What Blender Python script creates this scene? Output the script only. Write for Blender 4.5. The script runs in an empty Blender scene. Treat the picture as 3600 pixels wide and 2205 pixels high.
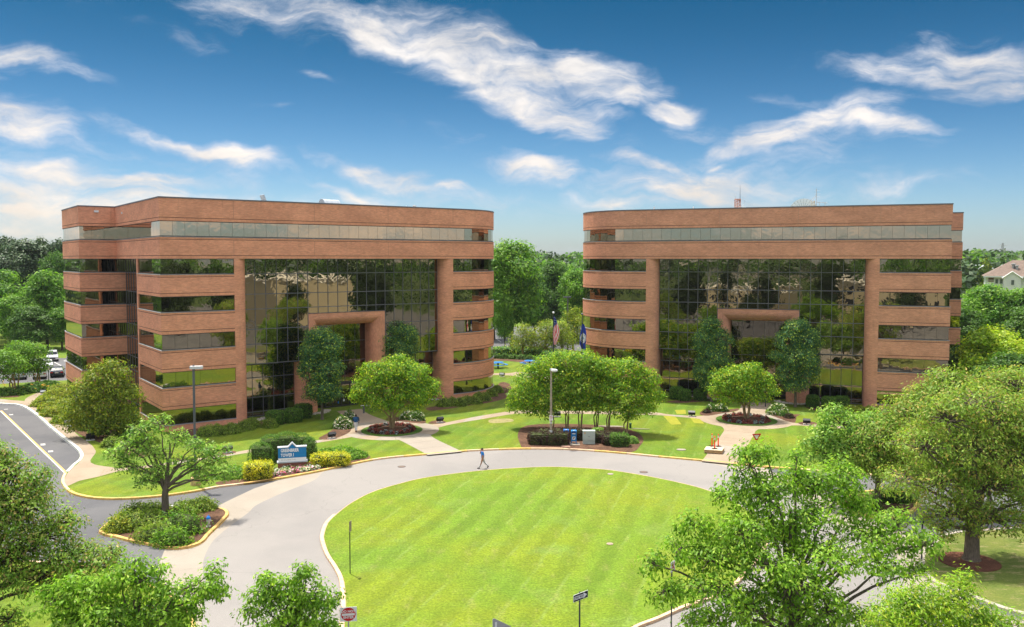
import bpy, bmesh, math, random
import numpy as np
from mathutils import Vector, Matrix
from mathutils.geometry import tessellate_polygon
R = math.radians
random.seed(7)
RS = np.random.RandomState(11)
sc = bpy.context.scene
C = sc.collection

# ------------------------------------------------------------------ camera, sky, sun
CAMH = 18.2; FPX = 2986.0; PITCH = math.atan(.05); PCY = 1061.0
cd = bpy.data.cameras.new('camera'); cam = bpy.data.objects.new('camera', cd); C.objects.link(cam)
cam.location = (0, 0, CAMH); cam.rotation_euler = (math.pi/2 - PITCH, 0, 0)
cd.sensor_fit = 'HORIZONTAL'; cd.sensor_width = 36.0; cd.lens = FPX/3600*36
cd.shift_x = 0; cd.shift_y = -(1102.5-PCY)/3600
cd.clip_start = .3; cd.clip_end = 9000
sc.camera = cam

SUN_EL, SUN_AZ = 70.0, math.atan2(-.23, .28)     # azimuth measured from +Y towards +X
sun_dir = Vector((math.sin(SUN_AZ)*math.cos(R(SUN_EL)), math.cos(SUN_AZ)*math.cos(R(SUN_EL)), math.sin(R(SUN_EL))))
ld = bpy.data.lights.new('sun', 'SUN'); ld.energy = 2.0; ld.angle = R(1.2); ld.color = (1, .93, .82)
sun = bpy.data.objects.new('sun', ld); C.objects.link(sun)
sun.rotation_euler = sun_dir.to_track_quat('Z', 'Y').to_euler()
sun.location = (-40, 60, 90)

sc.view_settings.view_transform = 'Standard'; sc.view_settings.look = 'None'
sc.view_settings.exposure = 1.9; sc.view_settings.gamma = 1; sc.view_settings.use_curve_mapping = False
try:
    sc.cycles.max_bounces = 7; sc.cycles.diffuse_bounces = 3; sc.cycles.glossy_bounces = 3
    sc.cycles.transmission_bounces = 3; sc.cycles.transparent_max_bounces = 6
    sc.cycles.use_denoising = True
    sc.cycles.caustics_reflective = False; sc.cycles.caustics_refractive = False
except Exception: pass

# ------------------------------------------------------------------ pixel -> place helpers
_F = Vector((0, math.cos(PITCH), -math.sin(PITCH))); _U = Vector((0, math.sin(PITCH), math.cos(PITCH)))
def ray(px, py):
    return _F*FPX + _U*(PCY-py) + Vector((px-1800, 0, 0))
def G(px, py, z=0.0):
    """ground point seen at photo pixel"""
    d = ray(px, py); t = (z-CAMH)/d.z
    return Vector((d.x*t, d.y*t, z))
def AT(px, py, Y):
    """point seen at photo pixel that stands Y metres out"""
    d = ray(px, py); t = Y/d.y
    return Vector((d.x*t, Y, CAMH+d.z*t))
def rot2(v, a):
    c, s = math.cos(a), math.sin(a); return (v[0]*c-v[1]*s, v[0]*s+v[1]*c)

# ------------------------------------------------------------------ node helpers
class NT:
    def __init__(s, tree): s.t = tree; s.n = tree.nodes; s.l = tree.links
    def add(s, typ, **kw):
        n = s.n.new(typ)
        for k, v in kw.items(): setattr(n, k, v)
        return n
    def link(s, a, b): s.l.new(a, b)
    def val(s, sock, v):
        if isinstance(v, bpy.types.NodeSocket): s.l.new(v, sock)
        else: sock.default_value = v
    def math(s, op, a, b=0.0, c=0.0, clamp=False):
        n = s.n.new('ShaderNodeMath'); n.operation = op; n.use_clamp = clamp
        s.val(n.inputs[0], a); s.val(n.inputs[1], b)
        if len(n.inputs) > 2: s.val(n.inputs[2], c)
        return n.outputs[0]
    def vmath(s, op, a, b=(0, 0, 0), scale=None):
        n = s.n.new('ShaderNodeVectorMath'); n.operation = op
        s.val(n.inputs[0], a); s.val(n.inputs[1], b)
        if scale is not None: s.val(n.inputs['Scale'], scale)
        return n.outputs['Value'] if op in ('LENGTH', 'DOT_PRODUCT', 'DISTANCE') else n.outputs[0]
    def noise(s, vec, scale=5, detail=3, rough=.5, dist=0.0):
        n = s.n.new('ShaderNodeTexNoise'); s.val(n.inputs['Vector'], vec)
        n.inputs['Scale'].default_value = scale; n.inputs['Detail'].default_value = detail
        n.inputs['Roughness'].default_value = rough; n.inputs['Distortion'].default_value = dist
        return n.outputs['Fac']
    def mapr(s, v, a, b, c=0, d=1, smooth=False):
        n = s.n.new('ShaderNodeMapRange')
        if smooth: n.interpolation_type = 'SMOOTHSTEP'
        s.val(n.inputs[0], v); n.inputs[1].default_value = a; n.inputs[2].default_value = b
        n.inputs[3].default_value = c; n.inputs[4].default_value = d
        return n.outputs[0]
    def mix(s, f, a, b, mode='MIX'):
        n = s.n.new('ShaderNodeMix'); n.data_type = 'RGBA'; n.blend_type = mode
        s.val(n.inputs[0], f); s.val(n.inputs[6], a); s.val(n.inputs[7], b)
        return n.outputs[2]
    def mapping(s, vec, loc=(0, 0, 0), rot=(0, 0, 0), scale=(1, 1, 1), typ='POINT'):
        n = s.n.new('ShaderNodeMapping'); n.vector_type = typ; s.val(n.inputs[0], vec)
        n.inputs['Location'].default_value = loc; n.inputs['Rotation'].default_value = rot
        n.inputs['Scale'].default_value = scale
        return n.outputs[0]
def c4(c): return (c[0], c[1], c[2], 1)

# ------------------------------------------------------------------ the sky
w = bpy.data.worlds.new('World'); sc.world = w; w.use_nodes = True
W = NT(w.node_tree); W.n.clear()
out = W.add('ShaderNodeOutputWorld'); bg = W.add('ShaderNodeBackground')
sky = W.add('ShaderNodeTexSky'); sky.sky_type = 'NISHITA'; sky.sun_disc = False
sky.sun_elevation = R(SUN_EL); sky.sun_rotation = SUN_AZ
sky.altitude = 0; sky.air_density = 1.0; sky.dust_density = 1.0; sky.ozone_density = 2.0
tc = W.add('ShaderNodeTexCoord'); D = tc.outputs['Generated']
sep = W.add('ShaderNodeSeparateXYZ'); W.link(D, sep.inputs[0])
az = W.math('ARCTAN2', sep.outputs[0], sep.outputs[1]); el = W.math('ARCSINE', sep.outputs[2])
cmb = W.add('ShaderNodeCombineXYZ'); W.link(az, cmb.inputs[0]); W.link(el, cmb.inputs[1]); AE = cmb.outputs[0]
def azel(px, py):
    d = ray(px, py).normalized(); return math.atan2(d.x, d.y), math.asin(d.z)
# warped coordinates give the wisps
wn = W.add('ShaderNodeTexNoise'); W.link(AE, wn.inputs['Vector']); wn.inputs['Scale'].default_value = 9; wn.inputs['Detail'].default_value = 5
wv = W.vmath('SCALE', W.vmath('SUBTRACT', wn.outputs['Color'], (.5, .5, .5)), scale=.075)
WAE = W.vmath('ADD', AE, wv)
# px centre, half length, half width (photo pixels), tilt (deg, + = falls to the right), strength
clouds = [
 (900, 25, 420, 60, 9, .6), (1350, 110, 420, 75, 17, .9), (1700, 225, 430, 100, 24, 1.15), (2080, 275, 240, 75, 8, 1.1), (1900, 385, 300, 55, 22, .95),
 (2370, 390, 115, 42, 4, 1.1), (2050, 440, 260, 40, 8, .55), (1150, 95, 330, 45, 14, .4),
 (80, 190, 190, 45, 14, .85), (60, 415, 170, 60, 13, 1.0), (0, 255, 90, 22, 5, .5),
 (3300, 250, 380, 45, 3, .8), (3520, 200, 260, 70, 10, .95), (3250, 130, 70, 40, 55, .5), (3640, 280, 260, 38, -3, .9),
 (2760, 470, 330, 48, -15, 1.0), (3080, 440, 200, 36, 12, .8), (2800, 365, 160, 26, 8, .5),
 (700, 520, 330, 30, 13, .85), (560, 620, 190, 30, -3, .95), (300, 620, 480, 60, 8, .85), (100, 720, 420, 90, 6, 1.1),
 (760, 670, 170, 24, 0, .7), (1000, 600, 260, 26, 8, .4), (1370, 630, 260, 34, 15, .95), (1260, 690, 200, 26, 14, .7), (1580, 672, 90, 20, 6, .7),
 (1880, 600, 170, 48, 6, .95), (2270, 590, 170, 26, 9, .85), (2500, 665, 380, 62, 3, 1.05), (2520, 585, 70, 18, -15, .7), (2200, 710, 260, 30, 4, .7),
 (1120, 262, 60, 18, 30, .5), (1020, 395, 130, 13, -6, .35), (350, 470, 420, 20, 4, .25), (1990, 480, 80, 16, 0, .5), (3200, 600, 330, 14, -6, .25),
 (2900, 700, 500, 40, 2, .35), (600, 560, 700, 60, 6, .42), (1700, 500, 500, 80, 4, .30), (2900, 520, 520, 80, -4, .42), (3100, 660, 600, 50, -3, .4), (1500, 700, 800, 50, 2, .45), (500, 700, 700, 70, 3, .75), (2450, 470, 500, 50, 0, .35), (700, 120, 500, 50, 12, .3), (600, 760, 500, 60, 0, .6), (1900, 770, 400, 30, 0, .2)]
tot = None
pxr = 1/FPX
for (cx, cy_, hl, hw, tilt, st) in clouds:
    a0, e0 = azel(cx, cy_)
    v = W.mapping(WAE, loc=(a0, e0, 0), rot=(0, 0, R(-tilt)), scale=(hl*1.6*pxr, hw*1.75*pxr, 1), typ='TEXTURE')
    gr = W.add('ShaderNodeTexGradient'); gr.gradient_type = 'SPHERICAL'; W.link(v, gr.inputs[0])
    g = W.math('MULTIPLY', gr.outputs['Fac'], st*1.5)
    tot = g if tot is None else W.math('MAXIMUM', tot, g)
tot = W.math('MINIMUM', tot, 1.05)
# streaky structure, leaning like the streaks in the picture
st_v = W.mapping(WAE, rot=(0, 0, R(16)), scale=(5, 17, 1))
n1 = W.noise(st_v, 2.2, 12, .64, .35)
n2 = W.noise(W.mapping(AE, rot=(0, 0, R(14)), scale=(1.2, 3.4, 1)), 5, 6, .6, .3)
str_ = W.math('ADD', W.math('MULTIPLY', n1, .8), W.math('MULTIPLY', n2, .35))
# unseen cloud veil outside the frame, thicker, added as fill light
lv = W.mapping(AE, rot=(0, 0, R(14)), scale=(1.1, 3.2, 1))
loose = W.mapr(W.noise(lv, 2.6, 5, .6, .5), .34, .60, 0, 1.05, True)
outside = W.mapr(W.math('ABSOLUTE', az), .62, .85, 0, 1, True)
outside = W.math('MAXIMUM', outside, W.mapr(el, .36, .5, 0, 1, True))
tot = W.math('MAXIMUM', tot, W.math('MULTIPLY', loose, outside))
dens = W.math('ADD', W.math('MULTIPLY', tot, 1.12), W.math('MULTIPLY', W.math('SUBTRACT', str_, .63), 2.6))
dens = W.math('MULTIPLY', W.mapr(dens, .18, 1.5, 0, 1, True), W.mapr(tot, .0, .5, 0, 1, True))
dens = W.math('MULTIPLY', dens, .93)
SKYS = .15
skyc = W.vmath('SCALE', sky.outputs[0], scale=SKYS)
gam = W.add('ShaderNodeHueSaturation'); W.link(skyc, gam.inputs['Color']); gam.inputs['Saturation'].default_value = 1.28; gam.inputs['Value'].default_value = 1.0
# clear air: deeper blue towards the zenith
deep = W.math('POWER', W.mapr(el, .0, .32, 1, 0, False), 1.7)
skyt = W.mix(deep, (.018, .078, .094, 1), (.22, .26, .335, 1))
skyf = W.mix(1.0, gam.outputs[0], skyt, 'MULTIPLY')
shade = W.mapr(n2, .35, .65, .82, 1.05)
ccol = W.mix(W.mapr(el, .0, .2), (.95, .80, .66, 1), (.90, .85, .80, 1))
ccol = W.mix(W.mapr(dens, .25, .8, 0, 1), W.mix(1.0, ccol, (.80, .88, 1.05, 1), 'MULTIPLY'), ccol)
ccol = W.vmath('SCALE', ccol, scale=shade)
ccol = W.vmath('SCALE', ccol, scale=W.mapr(el, .28, 1.0, .33, 2.35))  # clouds above the frame brightened towards the zenith to add fill light
fin = W.mix(dens, skyf, ccol)
W.link(fin, bg.inputs['Color']); bg.inputs['Strength'].default_value = 1.0
W.link(bg.outputs[0], out.inputs[0])

# ------------------------------------------------------------------ material helpers
def new_mat(name, rough=.8, metal=0.0, spec=.3):
    m = bpy.data.materials.new(name); m.use_nodes = True; t = NT(m.node_tree)
    b = t.n['Principled BSDF']; b.inputs['Roughness'].default_value = rough; b.inputs['Metallic'].default_value = metal
    b.inputs['Specular IOR Level'].default_value = spec
    return m, t, b
def flat(name, col, rough=.6, metal=0.0, var=.12, scale=6, spec=.3, bump=0.0):
    m, t, b = new_mat(name, rough, metal, spec)
    p = t.add('ShaderNodeNewGeometry').outputs['Position']
    f = t.noise(p, scale, 4, .6)
    k = t.mapr(f, .3, .7, 1-var, 1+var)
    col = t.vmath('SCALE', c4(col)[:3], scale=k)
    t.link(col, b.inputs['Base Color'])
    if bump:
        bn = t.add('ShaderNodeBump'); bn.inputs['Strength'].default_value = 1; bn.inputs['Distance'].default_value = bump
        t.link(t.noise(p, scale*6, 3), bn.inputs['Height']); t.link(bn.outputs[0], b.inputs['Normal'])
    return m
def ground_mat(name, cols, big=.15, fine=9.0, rough=.9, speck=.18, bump=.01, streak=None):
    """patchy ground: cols = (a, b[, c]) mixed by wide noise, with fine grain"""
    m, t, b = new_mat(name, rough, 0, .2)
    p = t.add('ShaderNodeNewGeometry').outputs['Position']
    f = t.mapr(t.noise(p, big, 6, .6, .4), .36, .64, 0, 1, True)
    c = t.mix(f, c4(cols[0]), c4(cols[1]))
    if len(cols) > 2:
        f2 = t.mapr(t.noise(t.mapping(p, loc=(31, 7, 3)), big*3.1, 6, .65), .52, .72, 0, 1, True)
        c = t.mix(f2, c, c4(cols[2]))
    if streak: c = streak(t, p, c)
    g = t.noise(p, fine, 3, .7)
    k = t.mapr(g, .3, .7, 1-speck, 1+speck)
    c = t.vmath('SCALE', c, scale=k)
    t.link(c, b.inputs['Base Color'])
    if bump:
        bn = t.add('ShaderNodeBump'); bn.inputs['Distance'].default_value = bump; t.link(g, bn.inputs['Height']); t.link(bn.outputs[0], b.inputs['Normal'])
    return m

def tag(o, label=None, cat=None, group=None, kind=None):
    if label: o['label'] = label
    if cat: o['category'] = cat
    if group: o['group'] = group
    if kind: o['kind'] = kind
    return o
def thing(name, label, cat, loc=(0, 0, 0), rz=0.0, group=None):
    o = bpy.data.objects.new(name, None); C.objects.link(o); o.location = loc; o.rotation_euler = (0, 0, rz)
    o.empty_display_size = .2
    return tag(o, label, cat, group)
def link(o, parent=None):
    C.objects.link(o)
    if parent is not None: o.parent = parent
    return o
def copy_tree(o, parent=None):
    c = o.copy(); C.objects.link(c); c.parent = parent
    for ch in list(o.children): copy_tree(ch, c)
    return c

class MB:
    """collects shapes and links them as one mesh object"""
    def __init__(s): s.v = []; s.f = []; s.m = []; s.uv = []
    def add(s, vs, fs, mi=0, uvs=None):
        o = len(s.v); s.v += [tuple(v) for v in vs]
        for i, f in enumerate(fs):
            s.f.append(tuple(o+j for j in f)); s.m.append(mi)
            s.uv.append(uvs[i] if uvs else None)
        return s
    def box(s, c, d, rz=0, mi=0, tilt=None):
        hx, hy, hz = d[0]/2, d[1]/2, d[2]/2; vs = []
        for z in (-hz, hz):
            for x, y in ((-hx, -hy), (hx, -hy), (hx, hy), (-hx, hy)):
                v = Vector((x, y, z))
                if tilt is not None: v = tilt @ v
                x2, y2 = rot2((v.x, v.y), rz); vs.append((c[0]+x2, c[1]+y2, c[2]+v.z))
        return s.add(vs, [(3, 2, 1, 0), (4, 5, 6, 7), (0, 1, 5, 4), (1, 2, 6, 5), (2, 3, 7, 6), (3, 0, 4, 7)], mi)
    def prism(s, poly, z0, z1, mi=0):
        n = len(poly); a = sum(poly[i][0]*poly[(i+1) % n][1]-poly[(i+1) % n][0]*poly[i][1] for i in range(n))
        if a < 0: poly = poly[::-1]
        vs = [(p[0], p[1], z0) for p in poly]+[(p[0], p[1], z1) for p in poly]
        L = [0]
        for i in range(n): L.append(L[-1]+math.hypot(poly[(i+1) % n][0]-poly[i][0], poly[(i+1) % n][1]-poly[i][1]))
        fs = []; uvs = []
        for i in range(n):
            j = (i+1) % n; fs.append((i, j, n+j, n+i)); uvs.append([(L[i], z0), (L[i+1], z0), (L[i+1], z1), (L[i], z1)])
        s.add(vs, fs, mi, uvs)
        tri = tessellate_polygon([[Vector((p[0], p[1], 0)) for p in poly]])
        def up(t): # orient upward
            a, b, c = (poly[k] for k in t)
            return t if (b[0]-a[0])*(c[1]-a[1])-(b[1]-a[1])*(c[0]-a[0]) > 0 else (t[0], t[2], t[1])
        tu = [up(t) for t in tri]
        s.add([(p[0], p[1], z1) for p in poly], tu, mi, [[(poly[k][0], poly[k][1]) for k in t] for t in tu])
        td = [(t[0], t[2], t[1]) for t in tu]
        s.add([(p[0], p[1], z0) for p in poly], td, mi, [[(poly[k][0], poly[k][1]) for k in t] for t in td])
        return s
    def tube(s, pts, rad, seg=8, mi=0, cap=True):
        pts = [Vector(p) for p in pts]; n = len(pts)
        if not hasattr(rad, '__len__'): rad = [rad]*n
        vs = []; prev = None
        for i, p in enumerate(pts):
            d = (pts[min(i+1, n-1)]-pts[max(i-1, 0)]).normalized()
            if prev is None:
                a = Vector((0, 0, 1)) if abs(d.z) < .9 else Vector((1, 0, 0)); x = d.cross(a).normalized()
            else:
                x = (prev - d*prev.dot(d))
                x = x.normalized() if x.length > 1e-6 else d.orthogonal().normalized()
            prev = x; y = d.cross(x)
            for k in range(seg):
                a = 2*math.pi*k/seg; vs.append(p+(x*math.cos(a)+y*math.sin(a))*rad[i])
        fs = []
        for i in range(n-1):
            for k in range(seg):
                k2 = (k+1) % seg; fs.append((i*seg+k, i*seg+k2, (i+1)*seg+k2, (i+1)*seg+k))
        if cap: fs.append(tuple(range(seg-1, -1, -1))); fs.append(tuple((n-1)*seg+k for k in range(seg)))
        return s.add(vs, fs, mi)
    def lathe(s, prof, c=(0, 0, 0), seg=16, mi=0):
        vs = []; n = len(prof)
        for r, z in prof:
            for k in range(seg):
                a = 2*math.pi*k/seg; vs.append((c[0]+r*math.cos(a), c[1]+r*math.sin(a), c[2]+z))
        fs = [(i*seg+k, i*seg+(k+1) % seg, (i+1)*seg+(k+1) % seg, (i+1)*seg+k) for i in range(n-1) for k in range(seg)]
        fs.append(tuple(range(seg-1, -1, -1))); fs.append(tuple((n-1)*seg+k for k in range(seg)))
        return s.add(vs, fs, mi)
    def ball(s, c, r, mi=0, seg=12, rings=8):
        if not hasattr(r, '__len__'): r = (r, r, r)
        vs = [(c[0], c[1], c[2]-r[2])]
        for i in range(1, rings):
            t = -math.pi/2+math.pi*i/rings
            for k in range(seg):
                a = 2*math.pi*k/seg; vs.append((c[0]+r[0]*math.cos(t)*math.cos(a), c[1]+r[1]*math.cos(t)*math.sin(a), c[2]+r[2]*math.sin(t)))
        vs.append((c[0], c[1], c[2]+r[2])); fs = []
        for k in range(seg): fs.append((0, 1+(k+1) % seg, 1+k))
        for i in range(rings-2):
            for k in range(seg):
                a = 1+i*seg; fs.append((a+k, a+(k+1) % seg, a+seg+(k+1) % seg, a+seg+k))
        a = 1+(rings-2)*seg; top = len(vs)-1
        for k in range(seg): fs.append((a+k, a+(k+1) % seg, top))
        return s.add(vs, fs, mi)
    def mesh(s, name, mats, mirror=False, smooth=None):
        me = bpy.data.meshes.new(name)
        v = [(-p[0], p[1], p[2]) for p in s.v] if mirror else s.v
        f = [x[::-1] for x in s.f] if mirror else s.f
        me.from_pydata(v, [], f)
        if not isinstance(mats, (list, tuple)): mats = [mats]
        for m in mats: me.materials.append(m)
        me.polygons.foreach_set('material_index', s.m)
        if any(u is not None for u in s.uv):
            ul = me.uv_layers.new(name='UVMap'); data = []
            for f0, u in zip(s.f, s.uv):
                u = list(u) if u is not None else [(s.v[k][0], s.v[k][1]) for k in f0]
                if mirror: u = u[::-1]
                for q in u: data += [q[0], q[1]]
            ul.data.foreach_set('uv', data)
        if smooth is not None:
            me.polygons.foreach_set('use_smooth', [True]*len(me.polygons))
            me.update()
            try: me.set_sharp_from_angle(angle=R(smooth))
            except Exception: pass
        me.update()
        return me
    def build(s, name, mats, parent=None, mirror=False, smooth=None, **kw):
        o = bpy.data.objects.new(name, s.mesh(name, mats, mirror, smooth)); link(o, parent)
        return tag(o, **kw) if kw else o

def sweep(mb, path, prof, closed=False, mi=0, mis=None, cap=True, u0=0.0, axes=None):
    """sweeps a profile [(outward offset, height)] along a plan path with mitred corners; outward = right of the path"""
    n = len(path); m = len(prof); rows = []; L = [u0]
    for i in range(n): 
        p = Vector(path[i][:2])
        a = Vector(path[i-1][:2]) if (i > 0 or closed) else None
        b = Vector(path[(i+1) % n][:2]) if (i < n-1 or closed) else None
        t1 = (p-a).normalized() if a is not None else None; t2 = (b-p).normalized() if b is not None else None
        if t1 is None: t1 = t2
        if t2 is None: t2 = t1
        n1 = Vector((t1.y, -t1.x)); n2 = Vector((t2.y, -t2.x)); nn = (n1+n2)
        nn = nn.normalized() if nn.length > 1e-6 else n1
        k = 1/max(.3, nn.dot(n1))
        rows.append([(p.x+nn.x*o*k, p.y+nn.y*o*k, z) for o, z in prof])
        if i < n-1 or closed: L.append(L[-1]+(b-p).length)
    vs = [q for r in rows for q in r]
    if axes: vs = [axes(q) for q in vs]
    fs = []; uvs = []; idx = []
    P = [0]
    for j in range(m-1): P.append(P[-1]+math.hypot(prof[j+1][0]-prof[j][0], prof[j+1][1]-prof[j][1]))
    for i in range(n if closed else n-1):
        i2 = (i+1) % n
        for j in range(m-1):
            fs.append((i*m+j, i2*m+j, i2*m+j+1, i*m+j+1)); idx.append(mis[j] if mis else mi)
            vertical = abs(prof[j+1][1]-prof[j][1]) >= abs(prof[j+1][0]-prof[j][0])
            va, vb = (prof[j][1], prof[j+1][1]) if (vertical and not axes) else (P[j], P[j+1])
            uvs.append([(L[i], va), (L[i+1], va), (L[i+1], vb), (L[i], vb)])
    o = len(mb.v); mb.v += [tuple(v) for v in vs]
    for f, k, u in zip(fs, idx, uvs): mb.f.append(tuple(o+x for x in f)); mb.m.append(k); mb.uv.append(u)
    if cap and not closed:
        mb.f.append(tuple(o+j for j in range(m))); mb.m.append(mi); mb.uv.append([(q[0], q[1]) for q in prof])
        mb.f.append(tuple(o+(n-1)*m+j for j in range(m-1, -1, -1))); mb.m.append(mi); mb.uv.append([(q[0], q[1]) for q in prof[::-1]])
    return mb

def crom(pts, step=6, closed=False):
    """smooth curve through points"""
    P = [Vector(p[:2]) for p in pts]; n = len(P); o = []
    for i in range(n if closed else n-1):
        p0 = P[(i-1) % n] if (closed or i > 0) else P[0]*2-P[1]; p1 = P[i]; p2 = P[(i+1) % n]
        p3 = P[(i+2) % n] if (closed or i < n-2) else P[-1]*2-P[-2]
        for k in range(step):
            t = k/step
            o.append(.5*((2*p1)+(p2-p0)*t+(2*p0-5*p1+4*p2-p3)*t*t+(3*p1-p0-3*p2+p3)*t**3))
    if not closed: o.append(P[-1])
    return [(q.x, q.y) for q in o]
def gpts(px, z=0.0): return [tuple(G(x, y, z)[:2]) for x, y in px]
# ================================================================== GROUND
LZ = .12
def mow(t, p, c):
    # mowing stripes lie across the lawn
    v = t.mapping(p, rot=(0, 0, R(17)), scale=(1, 1, 1))
    wob = t.noise(p, .25, 3)
    s = t.add('ShaderNodeSeparateXYZ'); t.link(v, s.inputs[0])
    x = t.math('ADD', s.outputs[0], t.math('MULTIPLY', wob, .7))
    sx = t.math('SINE', t.math('MULTIPLY', x, 2*math.pi/2.1))
    k = t.math('ADD', 1.0, t.math('MULTIPLY', t.mapr(sx, -.7, .7, -1, 1, True), t.mapr(t.noise(p, .12, 3), .38, .66, .03, .13)))
    c = t.vmath('SCALE', c, scale=k)
    ln = t.math('MULTIPLY', t.mapr(t.math('ABSOLUTE', t.math('SINE', t.math('MULTIPLY', x, math.pi/2.1))), .26, .02, 0, 1, True), t.mapr(t.noise(p, .3, 4), .42, .62, 0, .28, True))
    c = t.mix(ln, c, (.21, .29, .075, 1))
    dry = t.mapr(t.noise(t.mapping(p, rot=(0, 0, R(19)), scale=(2.2, .8, 1)), .55, 8, .74), .50, .76, 0, .5, True)
    c = t.mix(dry, c, (.23, .225, .065, 1))
    dk = t.mapr(t.noise(t.mapping(p, loc=(5, 3, 0)), 2.4, 6, .78), .30, .72, .80, 1.16)
    return t.vmath('SCALE', c, scale=dk)
def thin(t, p, c):
    dry = t.mapr(t.noise(t.mapping(p, scale=(1, 2.2, 1)), .9, 7, .72), .5, .68, 0, .8, True)
    return t.mix(dry, c, (.27, .22, .11, 1))
M = {}
M['oval'] = ground_mat('oval lawn grass', [(.105, .18, .012), (.145, .19, .010), (.130, .20, .026)], .09, 7, streak=mow, speck=.36, bump=.03)
M['lawn'] = ground_mat('lawn grass', [(.085, .155, .010), (.135, .175, .008), (.11, .18, .022)], .13, 8, streak=mow, speck=.32, bump=.03)
M['lawn2'] = ground_mat('shaded thin lawn grass', [(.085, .12, .02), (.13, .15, .03)], .3, 9, streak=thin, speck=.25, bump=.02)
M['wild'] = ground_mat('woodland floor', [(.04, .07, .012), (.06, .09, .02)], .05, 1.2, speck=.3, bump=0)
def cracks(t, p, c):
    v = t.add('ShaderNodeTexVoronoi'); v.feature = 'DISTANCE_TO_EDGE'; t.link(t.vmath('ADD', p, t.vmath('SCALE', t.add('ShaderNodeTexNoise').outputs['Color'], scale=0.0)), v.inputs['Vector'])
    n = t.add('ShaderNodeTexNoise'); t.link(p, n.inputs['Vector']); n.inputs['Scale'].default_value = .8; n.inputs['Detail'].default_value = 4
    t.link(t.vmath('ADD', p, t.vmath('SCALE', n.outputs['Color'], scale=2.4)), v.inputs['Vector']); v.inputs['Scale'].default_value = .075
    k = t.mapr(v.outputs[0], 0, .004, .84, 1, True)
    c = t.vmath('SCALE', c, scale=k)
    st = t.mapr(t.noise(t.mapping(p, loc=(9, 2, 0)), 1.1, 6, .75), .60, .8, 1, .72, True)
    return t.vmath('SCALE', c, scale=st)
M['road'] = ground_mat('ring road asphalt', [(.238, .222, .206), (.205, .193, .182)], .1, 24, .85, .07, .004, cracks)
M['asphalt'] = ground_mat('dark asphalt', [(.095, .095, .10), (.125, .123, .125)], .12, 22, .85, .14, .004, cracks)
M['conc'] = ground_mat('tan concrete', [(.315, .25, .18), (.275, .215, .152)], .35, 14, .85, .06, .002, cracks)
M['conc2'] = ground_mat('pale concrete', [(.30, .262, .215), (.27, .235, .192)], .3, 14, .85, .05, .002, cracks)
M['mulch'] = ground_mat('bark mulch', [(.085, .045, .028), (.13, .07, .042), (.06, .032, .02)], .8, 14, .95, .55, .03)
M['mulch2'] = ground_mat('red bark mulch', [(.09, .035, .022), (.12, .05, .03)], .8, 14, .95, .5, .03)
M['white'] = flat('white road paint', (.62, .61, .58), .7, var=.16, scale=5)
M['yellow'] = flat('yellow kerb paint', (.60, .38, .12), .75, var=.3, scale=2.5, bump=.004)
M['yellow2'] = flat('faded kerb paint', (.62, .42, .27), .75, var=.2, scale=2.5, bump=.004)
M['kerbw'] = flat('white kerb paint', (.58, .57, .55), .7, var=.22, scale=3)

def sheet(name, pts, z, mat, parent=None, hole=None):
    mb = MB(); polys = [[Vector((p[0], p[1], 0)) for p in pts]]
    if hole: polys.append([Vector((p[0], p[1], 0)) for p in hole])
    allp = [q for po in polys for q in po]
    tri = tessellate_polygon(polys); fs = []
    for t in tri:
        a, b, c = (allp[k] for k in t)
        ar = (b.x-a.x)*(c.y-a.y)-(b.y-a.y)*(c.x-a.x)
        if abs(ar) < 1e-9: continue
        fs.append(t if ar > 0 else (t[0], t[2], t[1]))
    mb.add([(q.x, q.y, z) for q in allp], fs)
    return mb.build(name, mat, parent, kind='structure')
def slab(name, pts, z0, z1, mat):
    return MB().prism([tuple(p[:2]) for p in pts], z0, z1).build(name, mat, kind='structure')
def ribbon(name, path, wid, z, mat, kind='structure', parent=None, off=0.0):
    mb = MB(); sweep(mb, path, [(off-wid/2, z), (off+wid/2, z)], cap=False)
    mb.f = [f[::-1] for f in mb.f]; mb.uv = [u[::-1] for u in mb.uv]
    o = mb.build(name, mat, parent)
    if kind: o['kind'] = kind
    # make sure it faces up
    me = o.data; me.update()
    if me.polygons and me.polygons[0].normal.z < 0: me.flip_normals()
    return o
def kerb(name, path, mats, closed=False, wid=.24, h=.15, seg=3.0, flipside=False):
    """kerb as separate cast lengths with joints between them; outward = road side = right of the path"""
    prof = [(.02, -.03), (.0, h-.05), (-.05, h), (-wid, h), (-wid, -.03)]
    if flipside: path = path[::-1]
    pts = path+[path[0]] if closed else path
    # resample by length
    L = [0]
    for i in range(len(pts)-1): L.append(L[-1]+math.hypot(pts[i+1][0]-pts[i][0], pts[i+1][1]-pts[i][1]))
    def at(s):
        for i in range(len(L)-1):
            if s <= L[i+1]+1e-9:
                f = (s-L[i])/max(1e-9, L[i+1]-L[i]); return (pts[i][0]+(pts[i+1][0]-pts[i][0])*f, pts[i][1]+(pts[i+1][1]-pts[i][1])*f)
        return pts[-1]
    root = bpy.data.objects.new(name, None); C.objects.link(root); root['kind'] = 'structure'
    n = max(1, int(L[-1]/seg)); sl = L[-1]/n
    for k in range(n):
        a, b = k*sl+.012, (k+1)*sl-.012
        pp = [at(a)]+[p for p, l in zip(pts, L) if a+.12 < l < b-.12]+[at(b)]
        mb = MB(); sweep(mb, pp, prof); 
        m = mats[0] if len(mats) == 1 else (mats[1] if RS.rand() < .25 else mats[0])
        mb.build('kerbstone', m, root)
    return root

# base ground out to the horizon
MB().prism([(-1500, -600), (1500, -600), (1500, 2400), (-1500, 2400)], -1.2, -.05).build('ground', M['wild'], kind='structure')
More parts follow.
